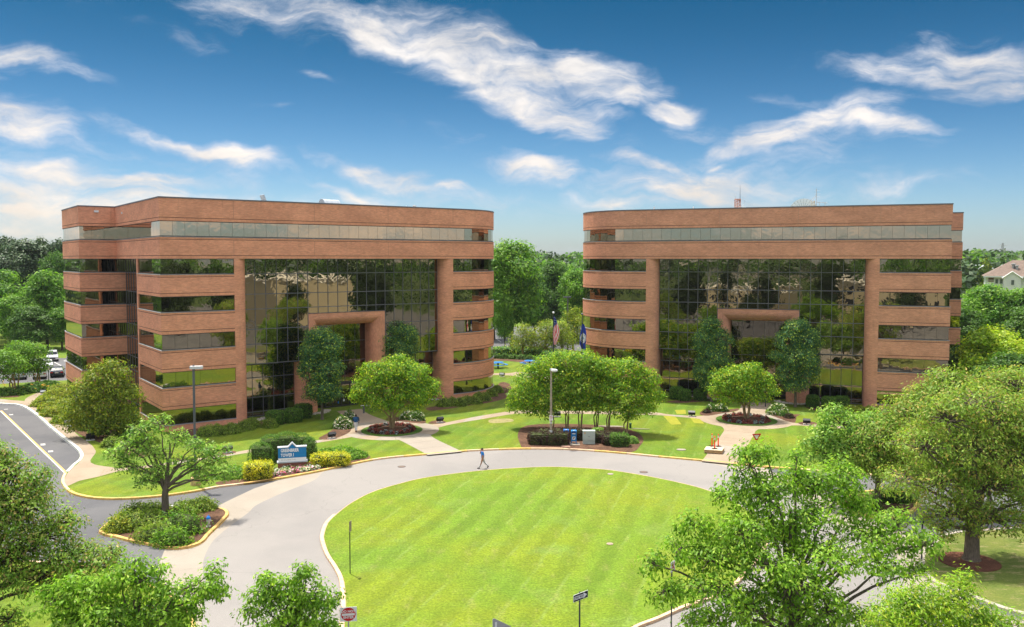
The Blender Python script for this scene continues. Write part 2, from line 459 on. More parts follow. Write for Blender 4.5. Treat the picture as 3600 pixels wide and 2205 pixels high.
# everything paved lies on this asphalt
pave = [(-150, 30), (-150, 80), (-70, 112), (60, 95), (160, 95), (160, -60), (-150, -60)]
sheet('asphalt_road', pave, -.004, M['asphalt'])

# --- outer lawn with the buildings on it
wk = [(-260, 1405), (0, 1422), (59.6, 1426), (91.4, 1438), (131, 1466), (171, 1502), (218.6, 1541.6), (254.4, 1569.4), (274.3, 1589), (281, 1605), (274, 1621), (254.4, 1637), (238.5, 1653), (228, 1664)]
yk = [(224, 1668), (215, 1688), (217, 1706), (232, 1725), (256, 1740), (298, 1751), (357.8, 1757.5), (438, 1757.5), (527.6, 1752), (608.8, 1743), (690, 1730.7), (771, 1715.7), (852, 1706), (940, 1693), (1062, 1672), (1143.5, 1656), (1224.7, 1638), (1305.8, 1621.5), (1387, 1611), (1500, 1601), (1624.6, 1590), (1718.7, 1585), (1821.8, 1581.5), (1943.5, 1581.5), (2000, 1583.4), (2105.8, 1590), (2207, 1598.5), (2308.8, 1608.6), (2454.9, 1621.6), (2685, 1644.6), (2920.6, 1663), (3123, 1679), (3290, 1694), (3411, 1703.5), (3600, 1711.6), (4100, 1730)]
wkp = crom(gpts(wk), 5); ykp = crom(gpts(yk), 5)
lawn_edge = wkp+ykp
slab('lawn', lawn_edge+[(160, 90), (420, 260), (420, 520), (-420, 520), (-420, 190)], -.04, LZ, M['lawn'])
kerb('white_kerb', [(x, y) for x, y in wkp], [M['kerbw']], flipside=False, wid=.3)
kerb('yellow_kerb', [(x, y) for x, y in ykp], [M['yellow'], M['yellow2']], wid=.24)

# --- oval lawn
ov = [(1926, 1647), (1716, 1658), (1508.8, 1683), (1387, 1711.6), (1305.8, 1738), (1236.9, 1774.5), (1184, 1815), (1155, 1845), (1141, 1884), (1142, 1908), (1158, 1953), (1187, 1997.7), (1207, 2038), (1215, 2087), (1217, 2148), (1212, 2205), (1215, 2290), (1290, 2400), (1520, 2520), (1850, 2500), (2080, 2340), (2180, 2240), (2232, 2205), (2302, 2178), (2393, 2138), (2480, 2108), (2570, 2060), (2640, 1985), (2686, 1910), (2674, 1850), (2620, 1797), (2550, 1757), (2490, 1731), (2408.8, 1708), (2287, 1682), (2165, 1661.5), (2084, 1653.5)]
ovp = crom(gpts(ov), 5, True)
# --- ring road (paler asphalt) and the concrete aprons
ring = [(974, 1690), (940.6, 1693), (1062, 1672), (1143.5, 1656), (1224.7, 1638), (1305.8, 1621.5), (1387, 1611), (1500, 1601), (1624.6, 1590), (1718.7, 1585), (1821.8, 1581.5), (1943.5, 1581.5), (2105.8, 1590), (2207, 1598.5), (2308.8, 1608.6), (2454.9, 1621.6), (2600, 1655), (2735, 1700), (2850, 1770), (2950, 1850), (3060, 1900), (3150, 1960), (3174, 2020), (3176, 2080), (3150, 2205), (3000, 2420), (2500, 2700), (1700, 2900), (1000, 2700), (720, 2400), (709, 2205), (710, 2144), (714, 2046), (713.5, 1985.6), (722.4, 1949), (750.8, 1900), (811.7, 1847.6), (872.6, 1803), (905, 1774), (1001.5, 1730), (1103, 1689)]
rr = ring[3:]
ringp = crom(gpts(rr), 4, True)
conL = [(978, 1689), (1062, 1672), (1143.5, 1656), (1224.7, 1637), (1280, 1660), (1150, 1760), (900, 1860), (800, 2000), (790, 2205), (790, 2400), (640, 2300), (575, 2130), (556, 1990), (578, 1935), (640, 1860), (738.6, 1792.8), (811.7, 1756), (893, 1717.7)]
conR = [(2454.9, 1621.6), (2560, 1633), (2685, 1645), (2780, 1684), (2900, 1738), (3010, 1800), (3046, 1822), (3130, 1850), (3270, 1910), (3240, 1950), (3267, 2042), (3330, 2075), (3420, 2120), (3600, 2185), (3600, 2205), (3500, 2215), (3300, 2130), (3200, 2260), (3000, 2300), (2900, 2100), (2800, 1850), (2600, 1720)]
sheet('concrete_apron', gpts(conL), .000, M['conc2'])
sheet('concrete_apron', gpts(conR), .000, M['conc2'])
sheet('ring_road', ringp, .005, M['road'])
slab('oval_lawn', ovp, -.03, LZ+.02, M['oval'])
kerb('oval_kerb', [(x, y) for x, y in ovp[::-1]], [M['yellow2']], closed=True, wid=.06, h=.145)
# wide painted part of the oval's kerb on the near bend
bend = crom(gpts([(1184, 1815), (1155, 1845), (1141, 1884), (1142, 1908), (1158, 1953), (1187, 1997.7), (1207, 2038), (1215, 2087), (1217, 2148), (1212, 2205), (1215, 2290)]), 5)
kerb('oval_kerb', [(x, y) for x, y in bend], [M['yellow2']], wid=.26, h=.155, flipside=True)
bend2 = crom(gpts([(2180, 2240), (2232, 2205), (2302, 2178), (2393, 2138), (2480, 2108), (2570, 2060), (2640, 1985), (2686, 1910), (2674, 1850)]), 5)
kerb('oval_kerb', [(x, y) for x, y in bend2], [M['yellow2']], wid=.26, h=.155, flipside=True)

# --- planted island on the left
isl = [(349, 1868), (405, 1826), (500, 1800), (600, 1791), (730, 1790), (771, 1790), (797, 1797), (805, 1811), (790, 1831), (762, 1859), (737, 1883), (716, 1907), (681, 1924), (629, 1933), (580, 1930), (527.6, 1920), (446, 1904), (405, 1893), (365, 1884)]
islp = crom(gpts(isl), 5, True)
slab('mulch_island', islp, -.03, LZ, M['mulch'])
kerb('island_kerb', [(x, y) for x, y in islp], [M['yellow']], closed=True, flipside=True)
isr = [(2960, 1760), (3010, 1735), (3100, 1728), (3190, 1742), (3230, 1775), (3200, 1808), (3130, 1825), (3046, 1821), (2990, 1800)]
isrp = crom(gpts(isr), 5, True)
slab('mulch_island', isrp, -.03, LZ, M['mulch'])
kerb('island_kerb', [(x, y) for x, y in isrp], [M['yellow']], closed=True, flipside=True)
# --- lawns at the lower left and right
ll = [(-500, 1965), (85, 1978), (200, 1986), (330, 1998), (450, 2030), (560, 2075), (640, 2120), (676, 2160), (690, 2205), (690, 2300), (600, 2500), (100, 2700), (-900, 2500)]
llp = crom(gpts(ll), 5, True)
slab('lawn', llp, -.03, LZ, M['lawn'])
kerb('yellow_kerb', [(x, y) for x, y in llp[5:70]], [M['yellow'], M['yellow2']], flipside=True)
lr = [(4200, 1830), (3600, 1857.7), (3452, 1868), (3330, 1880), (3269.6, 1916.6), (3237, 1947), (3234, 2000), (3265.6, 2042), (3322, 2071), (3391, 2095), (3493, 2135.7), (3600, 2168), (4200, 2330)]
lrp = crom(gpts(lr), 6)
slab('lawn', lrp, -.03, LZ, M['lawn2'])
kerb('grey_kerb', [(x, y) for x, y in lrp], [flat('grey kerb concrete', (.36, .32, .27), .85, var=.15, scale=2), M['yellow2']], flipside=False, wid=.3)
# far right road edge lines
ribbon('painted_line', crom(gpts([(3452, 1862), (3600, 1849), (3800, 1838)]), 3), .12, .003, M['yellow'])

# --- parking bay at the left: divider painted yellow and white, letters worn to blocks
dv = gpts([(226, 1664), (0, 1446), (-250, 1210)])
kerb('divider_kerb', [dv[0], dv[1]], [M['kerbw']], wid=.22, h=.05, flipside=True)
ribbon('painted_line', [dv[0], dv[1]], .16, .054, M['yellow'], off=.15)
for (cx, cy_, n, wpx) in ((13, 1442, 3, 12), (31, 1461, 5, 18), (143, 1566, 6, 24), (170, 1590, 5, 20)):
    c = G(cx+8, cy_-3); c2 = G(cx+9, cy_+9); dr = (Vector(c2)-Vector(c)); ang = math.atan2(dr.y, dr.x)
    mb = MB()
    for k in range(n):
        t = (k-(n-1)/2)*.16
        x, y = rot2((t, 0), ang)
        mb.box((c.x+x, c.y+y, .002), (.085, .42, .008), ang+R(-8+6*(k % 2)))
        if k % 2: mb.box((c.x+x+.05, c.y+y+.02, .002), (.12, .10, .0078), ang)
    mb.build('painted_lettering', M['white'], kind='structure')
# white arrow on the asphalt above the island
ar = gpts([(590, 1781), (632, 1768), (636, 1776)]); ar2 = gpts([(636, 1772.5), (690, 1763), (693, 1766), (640, 1776.5)])
sheet('painted_arrow', ar, .002, M['white']); sheet('painted_arrow', ar2, .002, M['white'])

# --- sidewalks (built of separate concrete slabs where they can be told apart)
PZ = LZ+.007
def jointed(name, left, right, mats, nper, z=PZ, gap=.012, pick=None):
    """walk between two edge curves, cast in bays with open joints: each bay its own slab"""
    root = bpy.data.objects.new(name, None); C.objects.link(root); root['kind'] = 'structure'
    L = [Vector(p) for p in left]; Rr = [Vector(p) for p in right]
    def res(P, k):
        d = [0]
        for i in range(len(P)-1): d.append(d[-1]+(P[i+1]-P[i]).length)
        o = []
        for j in range(k+1):
            s = d[-1]*j/k
            for i in range(len(d)-1):
                if s <= d[i+1]+1e-6:
                    o.append(P[i].lerp(P[i+1], (s-d[i])/max(1e-9, d[i+1]-d[i]))); break
        return o
    sub = 3; a = res(L, nper*sub); b = res(Rr, nper*sub)
    for k in range(nper):
        pa = a[k*sub:(k+1)*sub+1]; pb = b[k*sub:(k+1)*sub+1]
        g0 = (pa[1]-pa[0]).normalized()*gap; g1 = (pa[-1]-pa[-2]).normalized()*gap
        h0 = (pb[1]-pb[0]).normalized()*gap; h1 = (pb[-1]-pb[-2]).normalized()*gap
        pa = [pa[0]+g0]+pa[1:-1]+[pa[-1]-g1]; pb = [pb[0]+h0]+pb[1:-1]+[pb[-1]-h1]
        poly = [tuple(p) for p in pa]+[tuple(p) for p in pb[::-1]]
        m = mats[pick[k % len(pick)]] if pick else mats[0 if RS.rand() < .82 else 1]
        MB().prism(poly, LZ-.02, z+RS.uniform(0, .0018)).build('concrete_bay', m, root)
    return root
cm = [M['conc'], M['conc2']]
gl = lambda px, s=4: crom(gpts(px, LZ), s)
# left sidewalk beside the white kerb
so = [(2, 1419), (62, 1422.5), (95, 1434), (135, 1462), (175, 1498), (223, 1538), (259, 1566), (280, 1586), (288, 1604), (280, 1624), (260, 1641), (243, 1657), (232, 1672), (224, 1690), (232, 1712)]
si = [(30, 1406), (79.5, 1410), (122, 1414), (139, 1434), (175, 1464), (238.5, 1500), (278, 1533.7), (318, 1561.5), (334, 1581), (336, 1593), (318, 1617), (322, 1629), (346, 1637), (372, 1641), (386, 1642)]
jointed('sidewalk', gl(so), gl(si), cm, 16)
jointed('sidewalk', gl([(-230, 1398), (0, 1418), (30, 1420)]), gl([(-230, 1383), (0, 1403), (30, 1406)]), cm, 3)
jointed('sidewalk', gl([(84, 1413), (95, 1398.6), (131, 1382), (175, 1370), (187, 1357), (228, 1353)]), gl([(121, 1415), (124, 1412), (133, 1394.6), (163, 1377), (190, 1362), (230, 1357)]), cm, 6)
jointed('sidewalk', gl([(232, 1713), (240, 1704), (278, 1690.7), (342, 1677), (397.5, 1661.7), (420, 1656)]), gl([(250, 1645), (300, 1637), (346, 1636.5), (372, 1641), (386, 1642), (420, 1648)]), cm, 3)
# path along the left building front
jointed('path', gl([(420, 1656), (580, 1637), (765, 1609), (900, 1588), (1091, 1561), (1207, 1542), (1240, 1536)]), gl([(420, 1648), (580, 1629), (765, 1601), (900, 1577.5), (1091, 1552), (1180, 1538), (1222, 1522)]), cm, 18)
# rounds with beds, built as rings
def disc(cx, cy_, pts=40, r=1.0, z=LZ):
    c = G(cx, cy_, z); return [(c.x+r*math.cos(2*math.pi*k/pts), c.y+r*math.sin(2*math.pi*k/pts)) for k in range(pts)]
def ringwalk(name, c, r0, r1, n, mats, pick=None):
    root = bpy.data.objects.new(name, None); C.objects.link(root); root['kind'] = 'structure'
    for k in range(n):
        a0 = 2*math.pi*k/n+.003; a1 = 2*math.pi*(k+1)/n-.003
        aa = [a0+(a1-a0)*i/4 for i in range(5)]
        poly = [(c.x+r0*math.cos(a), c.y+r0*math.sin(a)) for a in aa]+[(c.x+r1*math.cos(a), c.y+r1*math.sin(a)) for a in aa[::-1]]
        MB().prism(poly, LZ-.02, PZ+.001+RS.uniform(0, .0015)).build('concrete_bay', mats[pick[k % len(pick)]] if pick else mats[0 if RS.rand() < .7 else 1], root)
BEDS = []
for (px, py, rr_) in ((1378, 1513, 3.22), (2624, 1477.5, 3.35)):
    c = G(px, py, LZ); BEDS.append((c, rr_))
    ringwalk('round_walk', c, rr_-.05, rr_+1.75, 14, cm)
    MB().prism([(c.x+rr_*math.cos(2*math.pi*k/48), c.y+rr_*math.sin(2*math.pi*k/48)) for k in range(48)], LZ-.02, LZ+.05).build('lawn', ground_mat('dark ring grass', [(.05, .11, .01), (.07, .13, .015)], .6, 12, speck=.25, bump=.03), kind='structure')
    n = 40; mb = MB(); vs = [(c.x, c.y, LZ+.30)]; fs = []
    for j, (f, h) in enumerate(((.3, .25), (.6, .15), (.79, .055))):
        for k in range(n): vs.append((c.x+rr_*f*math.cos(2*math.pi*k/n), c.y+rr_*f*math.sin(2*math.pi*k/n), LZ+h))
    for k in range(n): fs.append((0, 1+k, 1+(k+1) % n))
    for j in range(2):
        for k in range(n): a = 1+j*n; fs.append((a+k, a+n+k, a+n+(k+1) % n, a+(k+1) % n))
    mb.add(vs, fs); mb.build('mulch_bed', M['mulch'], smooth=40, kind='structure')
# entrance walks and legs down to the road
jointed('entrance_walk', gl([(1185, 1446), (1200, 1458), (1233, 1476), (1232, 1492), (1230, 1508)]), gl([(1270, 1438), (1300, 1458), (1364, 1481), (1400, 1486), (1440, 1488)]), cm, 4)
jointed('walk', gl([(1395, 1543), (1430, 1560), (1504, 1600)]), gl([(1512, 1527), (1530, 1543), (1624.6, 1588)]), cm, 3, pick=[1, 1, 1])
jointed('walk', gl([(1478, 1492), (1545, 1489.5), (1680, 1464), (1800, 1445.6), (1870, 1444), (2060, 1446), (2288, 1449.5), (2357.5, 1458), (2471, 1462.5), (2532, 1452)]), gl([(1510, 1521), (1526, 1509), (1587.5, 1492), (1700, 1473), (1800, 1456.5), (1870, 1453), (2060, 1456), (2288, 1459), (2400, 1467), (2471, 1475), (2520, 1490)]), cm, 30)
jointed('walk', gl([(2520, 1489), (2546, 1508), (2538, 1526), (2518, 1552.8), (2507, 1566), (2478, 1608), (2466, 1621)]), gl([(2690, 1504), (2660, 1512), (2649, 1532), (2630, 1563), (2618, 1585), (2600, 1618), (2592, 1634)]), cm, 5, pick=[0, 0, 0, 1, 0])
jointed('entrance_walk', gl([(2616, 1412), (2607, 1425), (2596, 1443), (2565, 1452)]), gl([(2712, 1418), (2701, 1431), (2690, 1449), (2700, 1460)]), cm, 3)
jointed('walk', gl([(2700, 1456), (2734, 1470.6), (2770.5, 1482.8), (2811, 1489), (2904, 1495), (3100, 1508), (3300, 1520)]), gl([(2715, 1502), (2762, 1497.5), (2795, 1496), (2827, 1497), (2904, 1503), (3100, 1517), (3300, 1530)]), cm, 14)
# path by the picnic lawn in the gap
jointed('path', gl([(1700, 1318), (1790, 1320), (1830, 1325), (1960, 1340)]), gl([(1700, 1312.5), (1790, 1312), (1830, 1308), (1960, 1320)]), cm, 8)

# --- mulch beds
def bed(pts, mat='mulch', z=LZ+.012, name='mulch_bed', s=4):
    return sheet(name, crom(gpts(pts, LZ), s, True), z, M[mat])
bed([(1820, 1530), (1832, 1506), (1870, 1494), (1960, 1490), (2090, 1494), (2180, 1503), (2240, 1521), (2262, 1545), (2250, 1568), (2220, 1590), (2120, 1586), (2000, 1577), (1900, 1574), (1840, 1574), (1828, 1560)])
bed([(866, 1674), (930, 1655), (1010, 1642), (1110, 1628), (1190, 1602), (1262, 1582), (1288, 1592), (1300, 1612), (1240, 1626), (1143, 1648), (1060, 1666), (985, 1680), (900, 1696), (780, 1706), (760, 1696), (810, 1688)])
bed([(640, 1515), (700, 1500), (800, 1490), (900, 1484), (990, 1480), (1015, 1484), (990, 1492), (900, 1500), (820, 1512), (740, 1526), (660, 1532)])
bed([(1120, 1542), (1150, 1524), (1170, 1510), (1200, 1500), (1236, 1492), (1234, 1512), (1222, 1524), (1190, 1538), (1150, 1546)])
bed([(760, 1600), (775, 1588), (800, 1583), (830, 1588), (820, 1595), (790, 1600)])
bed([(1355, 1474), (1400, 1466), (1440, 1468), (1488, 1466), (1495, 1478), (1492, 1489), (1440, 1486), (1395, 1480)])
bed([(1505, 1488), (1530, 1478), (1560, 1480), (1565, 1487), (1530, 1491)])
bed([(1500, 1434), (1560, 1424), (1640, 1406), (1720, 1380), (1760, 1345), (1790, 1350), (1800, 1372), (1790, 1395), (1730, 1414), (1650, 1426), (1560, 1440), (1510, 1444)])
bed([(240, 1500), (300, 1495), (360, 1515), (420, 1550), (480, 1580), (520, 1600), (480, 1606), (410, 1595), (380, 1570), (330, 1548), (280, 1528)], 'mulch')
bed([(0, 1372), (90, 1385), (150, 1372), (180, 1356), (140, 1358), (60, 1366), (-80, 1370), (-80, 1398), (0, 1398), (70, 1394)], 'mulch')
bed([(2468, 1446), (2520, 1440), (2560, 1440), (2595, 1436), (2592, 1444), (2550, 1452), (2490, 1462), (2462, 1458)])
bed([(2692, 1448), (2720, 1453), (2760, 1458), (2812, 1457), (2800, 1466), (2795, 1486), (2770, 1482), (2730, 1468), (2700, 1456)])
bed([(2806, 1488), (2830, 1482), (2860, 1484), (2872, 1492), (2830, 1495)])
bed([(2345, 1412), (2440, 1404), (2500, 1407), (2470, 1412), (2390, 1417)]); bed([(2830, 1428), (2900, 1424), (3000, 1434), (3160, 1440), (3220, 1450), (3000, 1452), (2880, 1446)])
bed([(1735, 1262), (1800, 1258), (1880, 1262), (1960, 1270), (2060, 1280), (2060, 1296), (1960, 1290), (1880, 1280), (1790, 1270), (1735, 1268)])
bed([(1700, 1468), (1712, 1467)], ) if False else None
bc = G(3407, 1975, LZ)
rb = (G(3507, 1975, LZ)-bc).length
MB().prism([(bc.x+rb*math.cos(k*math.pi/24), bc.y+rb*.98*math.sin(k*math.pi/24)) for k in range(48)], LZ-.02, LZ+.03).build('mulch_bed', M['mulch2'], kind='structure')
# river stones along the building feet come with the plants

# --- parking lots behind
lotL = [G(-400, 1330, LZ), G(0, 1350, LZ), G(240, 1337, LZ), G(300, 1335, LZ), G(300, 1258, LZ), G(0, 1262, LZ), G(-400, 1262, LZ)]
sheet('parking_lot', [tuple(p[:2]) for p in lotL], LZ+.006, M['asphalt'])
for k in range(9):
    a = G(-290+k*55, 1322, LZ); b = G(-330+k*55, 1303, LZ)
    ribbon('painted_line', [tuple(a[:2]), tuple(b[:2])], .12, LZ+.012, M['white'])
for k in range(4):
    a = G(215+k*45, 1286, LZ); b = G(180+k*45, 1268, LZ)
    ribbon('painted_line', [tuple(a[:2]), tuple(b[:2])], .12, LZ+.012, M['white'])
lotM = [G(1690, 1222, LZ), G(1860, 1216, LZ), G(2010, 1232, LZ), G(2150, 1240, LZ), G(2400, 1190, LZ), G(2300, 1140, LZ), G(1690, 1150, LZ)]
sheet('parking_lot', [tuple(p[:2]) for p in lotM], LZ+.006, M['asphalt'])
for k in range(7):
    a = G(1762+k*48, 1204, LZ); b = G(1745+k*48, 1190, LZ)
    ribbon('painted_line', [tuple(a[:2]), tuple(b[:2])], .12, LZ+.012, M['white'])
# dry patches, covers, pads
for pts in ([(1722, 1476), (1790, 1472), (1802, 1482), (1730, 1488)],):
    sheet('bare_patch', crom(gpts(pts, LZ), 4, True), LZ+.004, M['mulch'] if False else flat('dry turf', (.24, .21, .09), .95, var=.3, scale=3))
dry = flat('yellow cut turf', (.24, .24, .02), .95, var=.15, scale=3)
for pts in ([(2331, 1462), (2372, 1462), (2396, 1492), (2360, 1493)], [(2425, 1468), (2460, 1469), (2476, 1490), (2440, 1487)], [(2372, 1442), (2410, 1441), (2412, 1455), (2380, 1456)]):
    sheet('turf_patch', gpts(pts, LZ), LZ+.004, dry)
# ================================================================== THE TWO OFFICE BUILDINGS
def brick_mat(name, a, b_, mort, vertical=False, scale=1.0):
    m, t, b = new_mat(name, .88, 0, .2)
    uv = t.add('ShaderNodeUVMap'); uv.uv_map = 'UVMap'
    v = t.mapping(uv.outputs[0], rot=(0, 0, R(90) if vertical else 0))
    br = t.add('ShaderNodeTexBrick'); t.link(v, br.inputs['Vector'])
    br.inputs['Scale'].default_value = 1; br.inputs['Mortar Size'].default_value = .006; br.inputs['Mortar Smooth'].default_value = .2
    br.inputs['Brick Width'].default_value = .30*scale; br.inputs['Row Height'].default_value = .10*scale; br.inputs['Bias'].default_value = -.1
    br.inputs['Color1'].default_value = c4(a); br.inputs['Color2'].default_value = c4(b_); br.inputs['Mortar'].default_value = c4(mort)
    p = t.add('ShaderNodeNewGeometry').outputs['Position']
    # weathering: broad blotches, short horizontal smears, streaks below the sills
    k = t.mapr(t.noise(t.mapping(p, scale=(1, 1, 2.2)), .35, 6, .65), .35, .68, .86, 1.10)
    k2 = t.mapr(t.noise(t.mapping(uv.outputs[0], scale=(1, 4.5, 1)), 1.6, 8, .78), .30, .60, .74, 1.06)
    k3 = t.mapr(t.noise(t.mapping(uv.outputs[0], loc=(7, 1, 0), scale=(2.6, .22, 1)), 1.0, 4, .6), .60, .78, 1, .80, True)
    c = t.vmath('SCALE', t.vmath('SCALE', t.vmath('SCALE', br.outputs['Color'], scale=k), scale=k2), scale=k3)
    t.link(c, b.inputs['Base Color'])
    bn = t.add('ShaderNodeBump'); bn.inputs['Distance'].default_value = .006; t.link(t.math('SUBTRACT', 1, br.outputs['Fac']), bn.inputs['Height']); t.link(bn.outputs[0], b.inputs['Normal'])
    return m
BR = [brick_mat('orange brick', (.82, .36, .215), (.72, .295, .17), (.66, .43, .31)),
      brick_mat('orange brick soldier course', (.82, .36, .215), (.73, .305, .175), (.60, .36, .25), True),
      flat('brick shadow joint', (.10, .045, .03), .9)]
BR2 = [brick_mat('brown brick', (.70, .32, .20), (.60, .26, .155), (.74, .52, .39)),
       brick_mat('brown brick soldier course', (.71, .325, .20), (.62, .265, .16), (.74, .52, .37), True), BR[2]]
def glass_mat(name, col, wob, rough=.015):
    m, t, b = new_mat(name, rough, 1.0, .5)
    b.inputs['Base Color'].default_value = c4(col)
    p = t.add('ShaderNodeNewGeometry').outputs['Position']
    oi = t.add('ShaderNodeObjectInfo')
    q = t.vmath('ADD', p, t.vmath('SCALE', (17.3, 9.1, 4.7), scale=t.math('MULTIPLY', oi.outputs['Random'], 9)))
    n = t.noise(q, .75, 2, .5, .3)
    bn = t.add('ShaderNodeBump'); bn.inputs['Strength'].default_value = 1; bn.inputs['Distance'].default_value = wob
    t.link(n, bn.inputs['Height']); t.link(bn.outputs[0], b.inputs['Normal'])
    return m
GL = glass_mat('bronze mirror glass', (.255, .222, .158), .008)
GLF = glass_mat('bronze window glass', (.33, .29, .215), .005)
GLT = glass_mat('sky lightened top floor glass', (.47, .40, .31), .006)  # same glass as below, lightened in colour for the sky it reflects
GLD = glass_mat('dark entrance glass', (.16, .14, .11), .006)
FR = flat('dark bronze frame', (.045, .042, .045), .45, .3, var=.1)
SILL = flat('aluminium sill', (.42, .41, .40), .45, .4, var=.08)
COP = flat('grey coping', (.17, .17, .19), .5, .2, var=.08)
ROOF = flat('roof membrane', (.45, .44, .42), .9, var=.1, scale=.4)
FRC = flat('grey curtain wall frame', (.13, .13, .145), .5, .2, var=.08)
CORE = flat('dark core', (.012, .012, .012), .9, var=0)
HEAD = [2.3+3.96*k for k in range(6)]; SILLZ = [.6+3.96*k for k in range(7)]
TOP = 24.45
unit_pane = None
def arc(cx, cy_, r, a0, a1, n):
    return [(cx+r*math.cos(R(a0+(a1-a0)*k/n)), cy_+r*math.sin(R(a0+(a1-a0)*k/n))) for k in range(n+1)]
W_IN, W_OUT, D_IN = 0.0, -4.1, 21.1
TD = 41.2; TS = 42.25
NA = 11
curveR = arc(37.6, 8.75, 8.75, -90, 0, NA)          # front right round end
curveB = arc(4.65, TD-8.75, 8.75, 90, 180, NA)      # rear left round end
UPPER = [(W_OUT, D_IN), (0, D_IN), (0, 0)]+curveR+[(46.35, TD-D_IN), (TS, TD-D_IN), (TS, TD)]+curveB
PATH_A = [(0, 10.3), (0, 0), (7.7, 0)]
PATH_C = [(35.8, 0)]+curveR+[(46.35, TD-D_IN), (TS, TD-D_IN), (TS, TD)]+curveB+[(W_OUT, D_IN), (1.14, D_IN)]
def offset_poly(path, o):
    mb = MB(); sweep(mb, path, [(o, 0)], closed=True); return [(v[0], v[1]) for v in mb.v]

def office(name, label, loc, rz, mirror, bricks, number=None):
    root = thing(name, label, 'office building', loc, rz)
    sg = -1 if mirror else 1
    def put(mb, nm, mats, parent=root, smooth=None, **kw): return mb.build(nm, mats, parent, mirror=mirror, smooth=smooth, **kw)
    # ---- brick bands
    def band_prof(z0, z1):
        g = .03
        return [(-.34, z0), (-.0, z0), (0, z0+.30), (-g, z0+.31), (-g, z0+.345), (0, z0+.355), (0, z1-.255), (-g, z1-.245), (-g, z1-.21), (0, z1-.20), (0, z1), (-.34, z1)]
    mis = [0, 1, 2, 2, 2, 0, 2, 2, 2, 1, 0]
    for k in range(5):
        z0, z1 = HEAD[k], SILLZ[k+1]
        if k < 4:
            for pth in (PATH_A, PATH_C):
                mb = MB(); sweep(mb, pth, band_prof(z0, z1), mis=mis); put(mb, 'brick_band', bricks, smooth=30)
        else:
            mb = MB(); sweep(mb, UPPER, band_prof(z0, z1), closed=True, mis=mis); put(mb, 'brick_band', bricks, smooth=30)
    mb = MB(); z0, z1 = HEAD[5], TOP
    sweep(mb, UPPER, [(-.34, z0), (0, z0), (0, z0+.30), (-.03, z0+.31), (-.03, z0+.345), (0, z0+.355), (0, z1), (-.34, z1), (-.34, z1-.6)], closed=True, mis=[0, 1, 2, 2, 2, 0, 0, 0]); put(mb, 'parapet', bricks, smooth=30)
    mb = MB(); sweep(mb, UPPER, [(.05, z1+.003), (.05, z1+.13), (-.40, z1+.15), (-.40, z1+.003)], closed=True); put(mb, 'coping', COP, smooth=30)
    for pth in (PATH_A, PATH_C):
        mb = MB(); sweep(mb, pth, [(0, -.1), (0, SILLZ[0]-.2), (-.001, SILLZ[0]), (-.34, SILLZ[0])], mis=[0, 1, 0]); put(mb, 'brick_base', bricks, smooth=30)
    # ---- metal sills on top of every band
    for k in range(6):
        for pth, cl in (((PATH_A, False), (PATH_C, False)) if k < 5 else ((UPPER, True),)):
            mb = MB(); z = SILLZ[k]; sweep(mb, pth, [(.035, z+.002), (.035, z+.035), (-.16, z+.07), (-.16, z+.002)], closed=cl); put(mb, 'sill', SILL, smooth=30)
    # ---- piers and rounded jambs
    def q(cx, cy_, r, a0, a1, n=8): return arc(cx, cy_, r, a0, a1, n)
    pl = [(7.7, 0), (8.0, 0)]+q(8.0, 1.2, 1.2, -90, 0)[1:]+[(9.2, 3.0), (7.7, 3.0)]
    pr = [(35.8, 0), (35.8, 3.0), (34.3, 3.0)]+q(35.5, 1.2, 1.2, 180, 270)[:-1]+[(35.5, 0)]
    for poly in (pl, pr): put(MB().prism(poly, -.1, 18.128), 'brick_pier', bricks, smooth=25)
    put(MB().prism([(0.004, 9.9), (0.35, 9.9), (0.35, 10.45), (0.004, 10.45)], -.1, 18.128), 'brick_pier', bricks)
    # ---- slabs that close the plan
    inner = offset_poly(UPPER, -.36)
    put(MB().prism(inner, TOP-.62, TOP-.5), 'roof', ROOF)
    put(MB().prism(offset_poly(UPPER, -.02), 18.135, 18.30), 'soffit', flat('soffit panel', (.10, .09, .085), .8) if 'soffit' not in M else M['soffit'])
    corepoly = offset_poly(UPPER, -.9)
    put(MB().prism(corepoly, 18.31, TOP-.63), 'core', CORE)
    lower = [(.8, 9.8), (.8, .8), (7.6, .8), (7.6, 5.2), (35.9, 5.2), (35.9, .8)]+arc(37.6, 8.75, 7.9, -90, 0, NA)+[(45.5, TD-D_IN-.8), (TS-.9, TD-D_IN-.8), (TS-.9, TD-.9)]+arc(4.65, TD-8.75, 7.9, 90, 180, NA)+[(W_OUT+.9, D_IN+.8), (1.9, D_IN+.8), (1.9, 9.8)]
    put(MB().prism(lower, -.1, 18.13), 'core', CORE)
    # ---- glass strips: one pane object per light, as far as the limit goes
    me_unit = bpy.data.meshes.get('pane_mesh')
    if me_unit is None:
        me_unit = MB().box((0, 0, 0), (1, .02, 1)).mesh('pane_mesh', GLF)
        me2 = MB().box((0, 0, 0), (1, .02, 1)).mesh('pane_mesh_curtain', GL)
        me3 = MB().box((0, 0, 0), (1, .02, 1)).mesh('pane_mesh_entrance', GLD)
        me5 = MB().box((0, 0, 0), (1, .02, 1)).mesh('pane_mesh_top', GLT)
        me4 = MB().box((0, 0, 0), (1, .06, 1)).mesh('mullion_mesh', FRC)
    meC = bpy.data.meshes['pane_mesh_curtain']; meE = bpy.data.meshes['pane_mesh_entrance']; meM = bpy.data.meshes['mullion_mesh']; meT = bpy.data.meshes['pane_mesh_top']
    cnt = [0]; rest = MB(); restc = MB()
